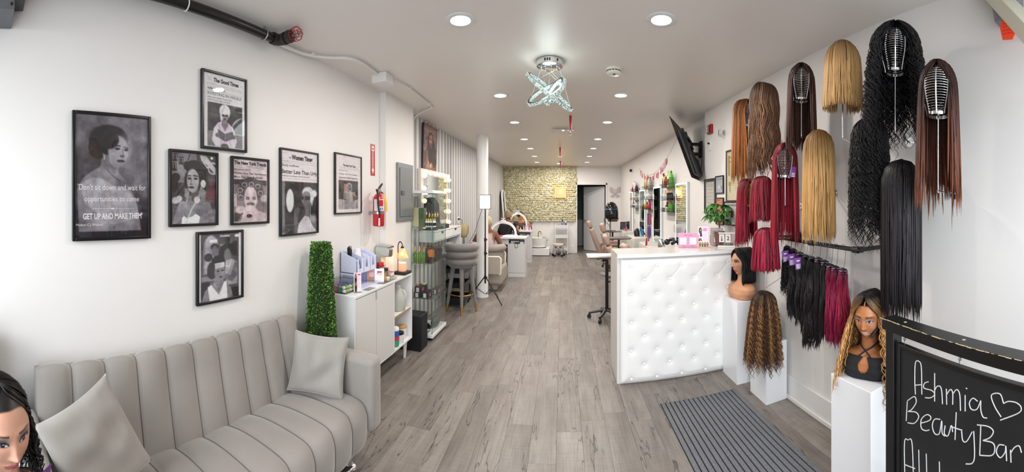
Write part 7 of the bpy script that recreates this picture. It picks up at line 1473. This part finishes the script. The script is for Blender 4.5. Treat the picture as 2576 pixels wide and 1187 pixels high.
# garland of letters
gl = thing('letter_garland', 'pink letter garland strung above the product shelves', 'garland', (XRF-.012, 7.4, 2.13))
def sag(u): return (-1.05*u, .17*(u*u)+.02*u)
m_ = MB().tube([(0, sag(u)[0], sag(u)[1]+.04) for u in np.linspace(-1.25, 1.75, 24)], .0025, 5); m_.build('string', M('#b9aaa2', rough=.7), gl)
words = ["I", "'", 'm', ' ', 'i', 'n', ' ', 'l', 'o', 'v', 'e', ' ', 'w', '/', ' ', 'm', 'y', ' ', 'h', 'a', 'i', 'r']
for i, chh in enumerate(words):
    if chh == ' ': continue
    u = -1.1+2.05*i/21; y, z = sag(u); v, f = text_geo(chh, bold=.04); w_ = .085 if chh not in "il'I" else .04; v = v-v.mean(0)*np.array((1, 0)); sc = .17; mb = MB()
    A = [(0, -q[0]*.12, q[1]*sc) for q in v]; mb.add(A, f); o = mb.build('letter', M('#c96a74', rough=.5), gl); o.location = (0, y, z-.08); md = o.modifiers.new('t', 'SOLIDIFY'); md.thickness = .004
hp = [(0, -.07), (-.06, .0), (-.055, .045), (-.025, .055), (0, .03), (.025, .055), (.055, .045), (.06, 0)]
MB().prism([(p[0]-1.05*1.0, p[1]+.19) for p in hp], -.002, .002, 'x').build('heart', M('#c4606c', rough=.5), gl)
# white stations
def station(label, x, y, w_, d, h):
    t = thing('station_cabinet', label, 'cabinet', (XRF-.016-d/2, y, 0), 0, 'white styling stations on the right wall'); MB().bx((-d/2, -w_/2, .08), (d/2, w_/2, h)).build('body', M('#d6d5cc', rough=.3), t, bevel=.035, seg=4); MB().bx((-d/2+.03, -w_/2+.03, 0), (d/2, w_/2-.03, .085)).build('plinth', M('#c4c2ba', rough=.4), t)
    MB().bx((-d/2-.004, -w_/2+.06, h*.5), (-d/2+.002, w_/2-.06, h-.06)).build('drawer', M('#d9d8d0', rough=.3), t, bevel=.002)
station('white styling station below the second LED mirror', 0, 6.55, .9, .36, .84); station('white styling station below the third LED mirror', 0, 8.05, .75, .34, .85); station('farthest white styling station', 0, 9.6, .7, .3, .86)
t = thing('hand_mirror', 'white framed tilting mirror on the farthest station', 'mirror', (1.60, 9.45, .8605), .5); MB().bx((-.17, -.012, .01), (.17, .012, .25)).build('frame', WHITE, t, bevel=.03, seg=3); MB().bx((-.15, -.0135, .03), (.15, -.012, .23)).build('mirror_glass', M('#5a5a5c', rough=.05, metal=1), t)
t = thing('pink_clips', 'pink hair clips before the tilting mirror', 'clip', (1.575, 9.29, .8605)); m_ = MB(); g = np.random.default_rng(7)
for k in range(6): a = g.uniform(-.05, .05); m_.tube([(a, .01*k-.03, .01), (a+.02, .01*k-.03, .05+.03*(k % 3))], .012, 6)
m_.build('clips', M('#c96a8e', rough=.4), t, kind='stuff')
t = thing('hair_dryer', 'black and blue hair clipper set on the station below the third mirror', 'clipper', (1.68, 7.95, .8505), .3); MB().tube([(-.06, 0, 0), (-.07, 0, .1), (-.05, 0, .17)], [.06, .065, .03], 12).build('bag', BLACK, t, smooth=50); MB().tube([(.0, -.05, .19), (.03, -.05, .1), (.06, -.05, .0)], [.028, .03, .026], 10).build('handle', M('#2f86b8', rough=.3), t, smooth=50); MB().tube([(.06, -.04, .12), (.1, -.04, .03)], .022, 8).build('nozzle', BLACK, t, smooth=50)
t = thing('appliance', 'chrome and black styling appliance behind the counter', 'appliance', (1.62, 5.9, .90)); 
MB().lathe([(.001, 0), (.06, 0), (.065, .06), (.045, .14), (.03, .15), (.001, .15)], (0, 0, -.06), 20).build('canister', CHROME, t, smooth=50); MB().tube([(.1, -.15, .09), (.14, -.22, .1), (.15, -.26, .06), (.12, -.2, .03)], .03, 8).ball((.06, -.12, .05), .05, 8).build('body', M('#2a2a2c', rough=.25), t, smooth=60)
t = thing('card_stack', 'white folded cards and a red tag on the near station', 'cards', (1.52, 6.25, .8405)); MB().prism([(-.07, 0), (.08, 0), (.03, .14)], -.005, .005).build('card', M('#e3e0dc', rough=.6), t); MB().prism([(-.1, 0), (-.06, 0), (-.06, .12), (-.08, .14)], -.004, .004).build('red_tag', M('#b5283a', rough=.5), t)
for y, z, lb in ((6.46, 1.17, 'white switch plate right of the near product rack'), (7.9, 1.1, 'white switch plate by the third LED mirror'), (9.25, 1.12, 'white switch plate by the farthest mirror')):
    t = thing('wall_outlet', lb, 'outlet', (XRF-.002, y if y != 6.46 else 5.88, z), 0, 'white outlet plates on the right wall'); MB().bx((-.006, -.04, -.065), (0, .04, .065)).build('plate', M('#d6d2cc', rough=.35), t, bevel=.002); MB().bx((-.008, -.017, .008), (-.006, .017, .038)).bx((-.008, -.017, -.038), (-.006, .017, -.008)).build('sockets', M('#c4c0ba', rough=.4), t)
# salon chairs
PNK = M('#a48a7a', rough=.5, noise=.03, nscale=6); PNK2 = M('#96796a', rough=.5)
def salon_chair(label, x, y, rec, s=1.0):
    t = thing('salon_chair', label, 'chair', (x, y, 0), rec[2] if len(rec) > 2 else 0, 'taupe salon chairs facing the mirrors'); a = rec[0]; hz = rec[1]
    MB().lathe([(.29, 0), (.29, .02), (.06, .045), (.05, .3), (.05, .38)], (.12, 0, 0), 32).build('pump_base', CHROME, t, smooth=40)
    MB().bx((-.14, -.25, .38), (.38, .25, .50)).build('seat', PNK, t, bevel=.04, seg=3)
    c, q = cos(a), sin(a); up = np.array((-q, 0, c)); nb = np.array((c, 0, q)); p0 = np.array((-.16, 0, .46))
    def slabp(l0, l1, w_, th, nm, m):
        mb = MB(); P_ = []
        for l, wf in ((l0, 1), (l1, .92)):
            for sy, sn in ((-1, -1), (1, -1), (1, 1), (-1, 1)): P_.append(p0+up*l+nb*(th/2*sn)+np.array((0, sy*w_/2*wf, 0)))
        mb.add(P_, [(3, 2, 1, 0), (4, 5, 6, 7), (0, 1, 5, 4), (1, 2, 6, 5), (2, 3, 7, 6), (3, 0, 4, 7)]); return mb.build(nm, m, t, bevel=.035, seg=3, fixn=True)
    slabp(0, hz, .46, .10, 'backrest', PNK); slabp(hz+.012, hz+.17, .26, .09, 'headrest', PNK)
    for sy in (-1, 1):
        MB().tube(bez([(-.13, sy*.29, .44), (-.12, sy*.29, .62), (.05, sy*.3, .67), (.28, sy*.3, .665)], 5), .028, 8, flat=1.3).build('armrest', PNK2, t, smooth=60); MB().tube([(.25, sy*.29, .65), (.22, sy*.28, .42)], .012, 8).build('arm_post', CHROME, t, smooth=40)
    MB().tube([(.38, -.16, .4), (.52, -.16, .18), (.52, .16, .18), (.38, .16, .4)], .012, 8).build('footrest', CHROME, t, smooth=40)
    MB().bx((-.12, -.1, .3), (.1, .1, .38)).tube([(-.1, .12, .33), (-.22, .16, .3)], .012, 8).build('recliner_mechanism', BLACK, t)
salon_chair('farthest taupe salon chair with slim upright headrest', 1.0, 8.15, (.36, .60)); salon_chair('second farthest taupe salon chair, left of the tray', 1.06, 6.75, (.24, .60)); salon_chair('third taupe salon chair, behind the instrument tray', 1.0, 5.60, (.30, .50)); salon_chair('nearest taupe salon chair, mostly hidden by the reception counter', 1.19, 4.62, (.42, .50, .1))
# tray stands
def tray_stand(label, x, y, h, rz=0, w_=.42):
    t = thing('tray_stand', label, 'tray', (x, y, 0), rz, 'steel instrument trays on black rolling stands')
    q = [(-w_/2, -.15), (w_/2, -.15), (w_/2, .15), (-w_/2, .15)]; m_ = MB(); V = []
    for (ex, z) in ((.0, 0), (.03, .028), (.038, .028), (.038, .025)): V.append([(p[0]+np.sign(p[0])*ex, p[1]+np.sign(p[1])*ex, h+z) for p in q+[q[0]]])
    m_.add([v for v in V[0][:4]], [(0, 1, 2, 3)]); m_.grid(V); o = m_.build('tray', M('#dcdcdc', rough=.2, metal=.9), t); md = o.modifiers.new('s', 'SOLIDIFY'); md.thickness = .003
    MB().cyl((w_*.02, 0, .1), (w_*.02, 0, h-.003), .0225).build('post', BLACK, t, smooth=40); MB().bx((-.1, -.05, h-.015), (.1, .05, h-.004)).build('bracket', BLACK, t)
    for k in range(5):
        a = 2*pi*k/5+pi*.95; d = np.array((cos(a), sin(a))); MB().tube([(*(d*.02), .12), (*(d*.24), .075)], [.028, .02], 8, flat=.8).build('foot', BLACK, t, smooth=50); MB().cyl((*(d*.235+np.array((-d[1], d[0]))*.014), .029), (*(d*.235-np.array((-d[1], d[0]))*.014), .029), .029, n=16).cyl((*(d*.235), .05), (*(d*.235), .075), .01, n=8).build('caster', BLACK, t, smooth=40)
    MB().cyl((.02, 0, h*.6), (.06, 0, h*.6), .012, n=10).build('clamp_knob', M('#3a1418', rough=.4), t, smooth=40)
tray_stand('steel tray on black rolling stand left of the reception desk', .60, 5.05, .84, 0, .46); tray_stand('steel tray between the second and third salon chairs', 1.12, 7.35, .86, .05, .42); tray_stand('farthest steel tray holding tools, near the hooded dryer', 1.22, 9.0, .87, .0, .36)
t = thing('tool_set', 'dark tools and a white bowl on the farthest tray', 'tools', (1.22, 9.0, .8715)); MB().bx((-.15, -.05, 0), (-.0, .05, .03)).bx((.02, -.04, 0), (.08, .03, .025)).build('tools', M('#3a2a28', rough=.5), t); MB().lathe([(.03, 0), (.05, .04), (.045, .04), (.02, .008)], (.12, 0, 0), 16, cap=False).build('bowl', WHITE, t, smooth=40)
# hooded dryer
hd = thing('hooded_dryer', 'black hooded hair dryer on a stand near the back wall', 'hair dryer', (1.30, 9.75, 0))
MB().lathe([(.17, 1.16), (.185, 1.2), (.185, 1.32), (.165, 1.46), (.11, 1.56), (.04, 1.6), (.001, 1.605)], n=32).build('hood', M('#101012', rough=.15), hd, smooth=50); MB().lathe([(.188, 1.40), (.176, 1.42)], n=32, cap=False).build('trim_band', M('#3a5f7a', rough=.3, metal=.5), hd, smooth=50)
MB().lathe([(.165, 1.18), (.15, 1.14), (.12, 1.08)], (.03, -.05, 0), 28, cap=False).build('visor', glass_mat((.35, .3, .28), .6), hd, smooth=50); MB().cyl((-.03, .02, .06), (-.03, .02, 1.2), .02).build('pole', M('#8a8580', rough=.35, metal=.7), hd, smooth=40); MB().bx((-.06, -.02, 1.12), (.0, .05, 1.24)).build('mount', M('#3a211c', rough=.5), hd)
MB().tube(bez([(-.12, .05, 1.25), (-.2, .03, 1.12), (-.12, .02, 1.04), (-.05, .02, .95), (-.04, .03, .7)], 6), .006, 6).build('cord', BLACK, hd, smooth=60)
for k in range(5): a = 2*pi*k/5; MB().tube([(-.03, .02, .09), (-.03+.25*cos(a), .02+.25*sin(a), .05)], .016, 8).build('foot', BLACK, hd, smooth=40); MB().cyl((-.03+.25*cos(a)-.01, .02+.25*sin(a), .025), (-.03+.25*cos(a)+.01, .02+.25*sin(a), .025), .025, n=12).build('caster', BLACK, hd, smooth=40)

# ------------------------------------------------------------------ TV, alarm, camera, certificates
tv = thing('television', 'black television on a swing arm, seen edge-on from behind, high on the right', 'television', (1.60, 4.58, 2.275))
wdir = Vector((.48, .877, 0)).normalized(); nout = Vector((wdir.y, -wdir.x, 0)); tilt_ = R(20); upv = (Vector((0, 0, 1))*cos(tilt_)-nout*sin(tilt_)); upv.normalize(); nb = wdir.cross(upv)
mm = Matrix((wdir, upv.cross(wdir), upv)).transposed()
tv.rotation_euler = mm.to_euler()
sgn = 1 if (mm @ Vector((0, 1, 0))).dot(nout) > 0 else -1      # local +-y is the back of the set
MB().bx((-.42, -.012*sgn if sgn < 0 else -.012, -.40), (.40, .012, .40)).build('screen_frame', M('#141416', rough=.3), tv, bevel=.003)
MB().bx((-.36, sgn*.012, -.37), (.34, sgn*.045, .22)).build('back_cover', M('#2c2d30', rough=.5), tv, bevel=.012); MB().bx((-.34, sgn*.045, -.37), (.3, sgn*.075, -.12)).build('port_housing', M('#242528', rough=.5), tv, bevel=.012)
MB().bx((-.16, sgn*.045, -.2), (-.11, sgn*.07, .26)).bx((.09, sgn*.045, -.2), (.14, sgn*.07, .26)).bx((-.16, sgn*.07, .0), (.14, sgn*.085, .05)).bx((-.16, sgn*.07, .12), (.14, sgn*.085, .17)).build('mount_bracket', BLACK, tv)
tm = thing('tv_wall_arm', 'black double wall arm holding the television', 'bracket', (XRF, 4.66, 2.3)); MB().bx((-.02, -.05, -.10), (0, .05, .12)).build('wall_plate', BLACK, tm); MB().bx((-.17, -.02, .055), (-.02, .02, .095)).build('arm', BLACK, tm); MB().bx((-.17, -.02, -.075), (-.02, .02, -.035)).build('arm', BLACK, tm); MB().cyl((-.155, 0, -.1), (-.155, 0, .12), .018).build('pivot', BLACK, tm, smooth=40)
cbm = thing('tv_cable', 'black cable looping down below the television', 'cable', (1.70, 4.5, 2.25)); MB().tube(bez([(.08, .0, .13), (.06, -.02, .0), (.075, -.02, -.12), (.05, -.02, -.24), (-.01, -.02, -.34), (-.05, -.02, -.3), (-.045, -.0, -.2)], 8), .0055, 6).tube(bez([(-.04, .0, -.16), (-.045, -.02, -.28), (-.02, -.02, -.33), (.0, -.02, -.26), (-.03, 0, -.15)], 6), .005, 6).build('cable', BLACK, cbm, smooth=60)
fa = thing('fire_alarm', 'red fire alarm strobe on the right wall beside the television', 'alarm', (XRN-.001, 4.10, 2.475)); MB().bx((-.03, -.06, -.055), (0, .06, .055)).build('housing', REDM, fa, bevel=.004); MB().bx((-.065, -.0, -.045), (-.03, .055, .045)).build('strobe', M('#b8b0aa', rough=.2, alpha=.8), fa, bevel=.006); m_ = MB()
for k in range(5): m_.bx((-.034, -.05+.01*k, -.04), (-.03, -.046+.01*k, .04))
m_.build('speaker_slots', M('#7a0c16', rough=.5), fa, kind='stuff')
t = thing('switch_plate', 'blank white plate below the red fire alarm', 'outlet', (XRN-.001, 4.13, 2.28)); MB().bx((-.008, -.035, -.06), (0, .035, .06)).build('plate', WHITE, t, bevel=.003); MB().bx((-.03, .0, .02), (-.008, .02, .04)).build('plug', BLACK, t)
t = thing('security_camera', 'small round white security camera on the right wall', 'camera', (XRN-.001, 3.73, 2.37)); MB().cyl((-.06, .02, .0), (-.03, .01, .0), .042, n=24).build('head', M('#d3d3d3', rough=.35), t, smooth=40); MB().cyl((-.064, .0215, 0), (-.06, .02, 0), .03, n=24).build('lens', M('#26272b', rough=.15), t, smooth=40); MB().cyl((-.03, .01, -.01), (0, .0, -.05), .012).cyl((-.005, 0, -.05), (0, 0, -.05), .025, n=20).build('mount', WHITE, t, smooth=40)
t = thing('dome_camera', 'small black dome camera high in the far right corner', 'camera', (XRF-.04, 9.6, 2.43)); MB().ball((0, 0, 0), .04, 8).build('lens', BLACK, t, smooth=60); MB().cyl((.0, 0, 0), (.038, 0, 0), .03, n=16).build('mount', WHITE, t, smooth=40)
def doc(bg, kind):
    P = Paint(50, 70, bg)
    return P
DKF = M('#25282a', rough=.4); BRF = M('#2a1716', rough=.35)
R_ = dict(wall=XRN, side=-1, name='framed_certificate', cat='certificate', group='framed documents on the right wall', fd=.018)
P = Paint(40, 96, (.16, .17, .17)); P.rect(.14, .07, .86, .95, (.78, .76, .74))
for k in range(7): P.line([(.25, .2+.1*k), (.78-.1*(k % 2), .2+.1*k)], .02, (.45, .44, .44))
framed((1774, 450, 537, 1803, 449, 539), 'tall dark framed letter, leftmost of the documents', P, [('Dear You', .28, .74, .16, .025, dict(shear=.3))], fw=.012, frm=DKF, **R_)
P = Paint(50, 70, (.72, .74, .77)); P.rect(.1, .1, .9, .22, (.62, .64, .68)).rect(.5, .15, .9, .2, (.75, .5, .45)).ell(.42, .65, .14, .12, (.85, .86, .88)).ell(.78, .68, .05, .12, (.4, .28, .25)).rect(.12, .35, .8, .38, (.6, .62, .66))
framed((1802, 443, 487, 1822, 441, 487), 'small dark framed card with a pale blue sheet', P, fw=.012, frm=FRB, **R_)
P = Paint(56, 96, (.86, .83, .68)); P.line([(.1, .1), (.1, .48)], .07, (.62, .52, .25)).ell(.17, .17, .1, .06, (.62, .52, .25)).ell(.17, .17, .05, .03, (.86, .83, .68)).ell(.14, .66, .07, .05, (.72, .58, .2)).line([(.14, .7), (.15, .83)], .04, (.55, .5, .3))
for k in range(12): P.line([(.36, .3+.045*k), (.94-.08*(k % 3), .3+.045*k)], .012, (.5, .48, .4))
P.rect(.6, .1, .75, .17, (.4, .42, .45))
framed((1829, 376, 505, 1893, 366, 512), 'large dark brown framed proclamation behind the wigs', P, [('Office of the Mayor', .3, .95, .06, .022, dict(shear=.3)), ('roclamation', .26, .97, .25, .04, dict(bold=.02))], fw=.02, frm=BRF, **R_)
P = Paint(40, 60, (.82, .52, .42)); P.rect(.1, .06, .6, .1, (.6, .35, .28))
framed((1803, 497, 564, 1822, 497, 566), 'salmon coloured framed sheet behind the plant', P, fw=.01, frm=FRB, **R_)
P = Paint(56, 60, (.82, .82, .80)); P.rect(.1, .08, .9, .16, (.5, .5, .48)).ell(.35, .45, .09, .12, (.72, .55, .2)).ell(.35, .45, .05, .07, (.35, .2, .15)).poly([(.3, .52), (.4, .52), (.42, .7), (.35, .65), (.28, .7)], (.4, .25, .2))
for k in range(5): P.line([(.5, .35+.09*k), (.9, .35+.09*k)], .014, (.55, .55, .54))
framed((1824, 507, 565, 1884, 506, 573), 'framed award with a rosette behind the plant', P, fw=.014, frm=FRB, **R_)

# ------------------------------------------------------------------ on the reception counter
ZC = DZT+.0006
P = Paint(120, 84, (.93, .58, .74)); P.rect(.075, .32, .42, .80, (.96, .95, .95)).rect(.6-.005, .32, .94, .80, (.96, .95, .95)).line([(.505, .3), (.505, .78)], .008, (.5, .3, .4))
card('payment_sign', 'pink payment sign on the reception counter', 'sign', (1.235, 3.50, ZC), -.33, .19, .145, P, lines=[("Scan To Pay", .3, .74, .2, .1, dict(shear=.35)), ('Zelle', .2, .32, .88, .045), ('Cash App', .66, .88, .88, .045), ('Thank you for your business', .2, .84, .97, .05)], ink=M('#5a2a48', rough=.6))
bh = thing('brochure_holder', 'gold wire holder on the reception counter', 'holder', (1.395, 3.46, ZC), -.40)
m_ = MB()
for x in (-.06, .06): m_.tube([(x, -.035, .0), (x, -.035, .05), (x, .035, .12), (x, .035, 0), (x, -.035, 0)], .0028, 6)
for p, q in (((-.06, -.035, .004), (.06, -.035, .004)), ((-.06, -.035, .05), (.06, -.035, .05)), ((-.06, .035, .004), (.06, .035, .004)), ((-.06, -.035, .0), (.06, .035, .0))): m_.tube([p, q], .0028, 6)
m_.build('frame', GOLD, bh, smooth=60)
P = Paint(56, 90, (.93, .84, .92)); P.ell(.22, .2, .15, .15, (.12, .09, .1)).ell(.24, .18, .07, .07, (.7, .5, .44)).poly([(.15, .28), (.34, .26), (.42, .5), (.2, .52)], (.1, .1, .12)).ell(.22, .75, .17, .16, (.14, .1, .1)).ell(.26, .7, .07, .07, (.68, .45, .4)).poly([(.1, .84), (.38, .82), (.42, 1), (.05, 1)], (.12, .1, .12)).rect(.48, .1, .88, .15, (.86, .4, .65)).rect(.45, .17, .85, .22, (.86, .4, .65))
for k in range(8): P.rect(.55, .32+.07*k, .85, .335+.07*k, (.8, .7, .8))
o = card('brochure', 'tall pink and white brochure standing in the gold holder', 'brochure', (1.39, 3.475, ZC+.005), -.40, .105, .205, P, stand=False); o.rotation_euler = (-.22, 0, -.40)
P = Paint(72, 40, (.9, .88, .88)); 
for k in range(4): P.ell(.14+.24*k, .5, .1, .38, (.13, .09, .1)).ell(.14+.24*k, .42, .05, .2, (.72, .46, .38)).poly([(.05+.24*k, .72), (.23+.24*k, .72), (.25+.24*k, 1), (.03+.24*k, 1)], [(.6, .4, .35), (.5, .3, .28), (.35, .25, .35), (.75, .4, .32)][k])
card('wig_cards', 'small card of four portraits at the front of the gold holder', 'card', (1.38, 3.432, ZC+.005), -.40, .105, .06, P, stand=False)
fu = thing('follow_sign', 'clear acrylic sign with pale print on the reception counter', 'sign', (1.565, 3.53, ZC), -.43)
MB().bx((-.065, -.002, .004), (.065, .002, .19)).build('acrylic', M('#a99a98', rough=.1, alpha=.62), fu); MB().bx((-.05, -.03, 0), (.05, .03, .004)).build('foot', ACR, fu)
mb = MB(); text(mb, 'Follow Us', -.045, .05, .162, .016, (0, -.0025, .004), (1, 0, 0), (0, 0, 1), d=.0003, bold=.01); mb.build('lettering', M('#e8c6d8', rough=.5), fu)
ic = MB(); rr_ = [(.03*sgn_x*1.0, 0) for sgn_x in (1,)]
sq = [(x*.022+np.sign(x)*0, z*.022) for x, z in ((-.6, -1), (.6, -1), (.9, -.9), (1, -.6), (1, .6), (.9, .9), (.6, 1), (-.6, 1), (-.9, .9), (-1, .6), (-1, -.6), (-.9, -.9))]
ic.tube([(p[0], -.0032, .128+p[1]) for p in sq], .0016, 6, closed=True).tube([(.011*cos(a), -.0032, .128+.011*sin(a)) for a in np.arange(20)*2*pi/20], .0016, 6, closed=True); ic.build('camera_icon', M('#d8c8d0', rough=.5), fu, smooth=60)
MB().bx((-.026, -.0034, .04), (.026, -.0022, .092)).build('pink_square', M('#e6c8de', rough=.5), fu)
cal = thing('flip_calendar', 'white flip calendar reading MAY 2 on the reception counter', 'calendar', (1.63, 3.40, ZC), -.48)
MB().bx((-.10, -.03, 0), (.10, .03, .016)).build('base', WHITE, cal, bevel=.003); MB().tube([(-.095, 0, .142), (.095, 0, .142)], .0085, 10).build('top_bar', WHITE, cal, smooth=50)
for x in (-.03, .035, .095): MB().cyl((x, 0, .016), (x, 0, .142), .0028, n=8).build('post', GOLD, cal, smooth=40)
for x, s, rot in ((-.062, 'MAY', 1), (.003, '2', 0), (.066, '3', 0)):
    if x > .05: continue
    MB().bx((x-.026, -.003, .05), (x+.026, .003, .13)).build('page', M('#e8e5e3', rough=.5), cal); mb = MB()
    if rot: text(mb, s, -.028, .028, -.0105, .021, (x, -.0033, .09), (0, 0, 1), (-1, 0, 0), d=.0003, bold=.02)
    else: text(mb, s, -.013, .013, -.02, .042, (x, -.0033, .09), (1, 0, 0), (0, 0, 1), d=.0003, bold=.02)
    mb.build('lettering', M('#1a1a1a', rough=.5), cal); MB().tube([(x, -.004, .128), (x, -.004, .15), (x, .008, .152), (x, .008, .135)], .0014, 5).build('ring', BLACK, cal)
bk = MB()
for k in range(7): bk.bx((-.07+.018*k, .006, .017), (-.058+.018*k, .012, .04))
bk.build('number_tiles', BLACK, cal, kind='stuff')
pp = thing('potted_plant', 'green money tree plant in a brown pot on the reception counter', 'plant', (1.60, 3.56, ZC))
MB().lathe([(.045, 0), (.055, .01), (.065, .15), (.06, .15), (.055, .13), (.001, .13)], n=28).build('pot', M('#6e4a3e', rough=.6), pp, smooth=40); MB().tube(bez([(.0, 0, .12), (.01, 0, .2), (-.005, .0, .28), (.0, 0, .34)], 5), .009, 8).build('trunk', M('#6b5a3c', rough=.8), pp, smooth=50)
g = np.random.default_rng(31); LM = [M(c, rough=.35) for c in ('#3f7a34', '#2f6428', '#4f8f3e')]; stm = MB()
def leaf(c, d, L, wd):
    d = np.array(d)/np.linalg.norm(d); s = np.cross(d, (0, 0, 1)); s /= np.linalg.norm(s)+1e-6; n_ = np.cross(s, d); V = []
    for i, t_ in enumerate(np.linspace(0, 1, 8)):
        w_ = wd*sin(pi*t_**.75)**.9*.5; p = c+d*L*t_+np.array((0, 0, -.7*L*t_**2)); V.append([p-s*w_+n_*w_*.3, p, p+s*w_+n_*w_*.3])
    return V
for k in range(15):
    a = 2*pi*k/15*1.62+g.uniform(-.2, .2); el = g.uniform(-.75, 1.35); tip = np.array((.0, 0, .325))+np.array((cos(a)*cos(el), sin(a)*cos(el), sin(el)))*g.uniform(.06, .12); tip[0] = min(tip[0], .06); stm.tube([(0, 0, .3), tuple((np.array((0, 0, .32))+tip)/2+np.array((0, 0, .01))), tuple(tip)], .0022, 5)
    for j in range(5):
        aa = a+(j-2)*.62; V = leaf(tip, (cos(aa), sin(aa), .25+.1*g.normal()), g.uniform(.095, .14), .054); MB().grid(V).build('leaf', LM[(k+j) % 3], pp, smooth=80)
stm.build('stems', M('#5a8a45', rough=.5), pp, smooth=60)

for o in list(bpy.data.objects):
    if o.name.split('.')[0] in ('lettering', 'print', 'label_print', 'script') and o.parent is not None: o['kind'] = 'stuff'
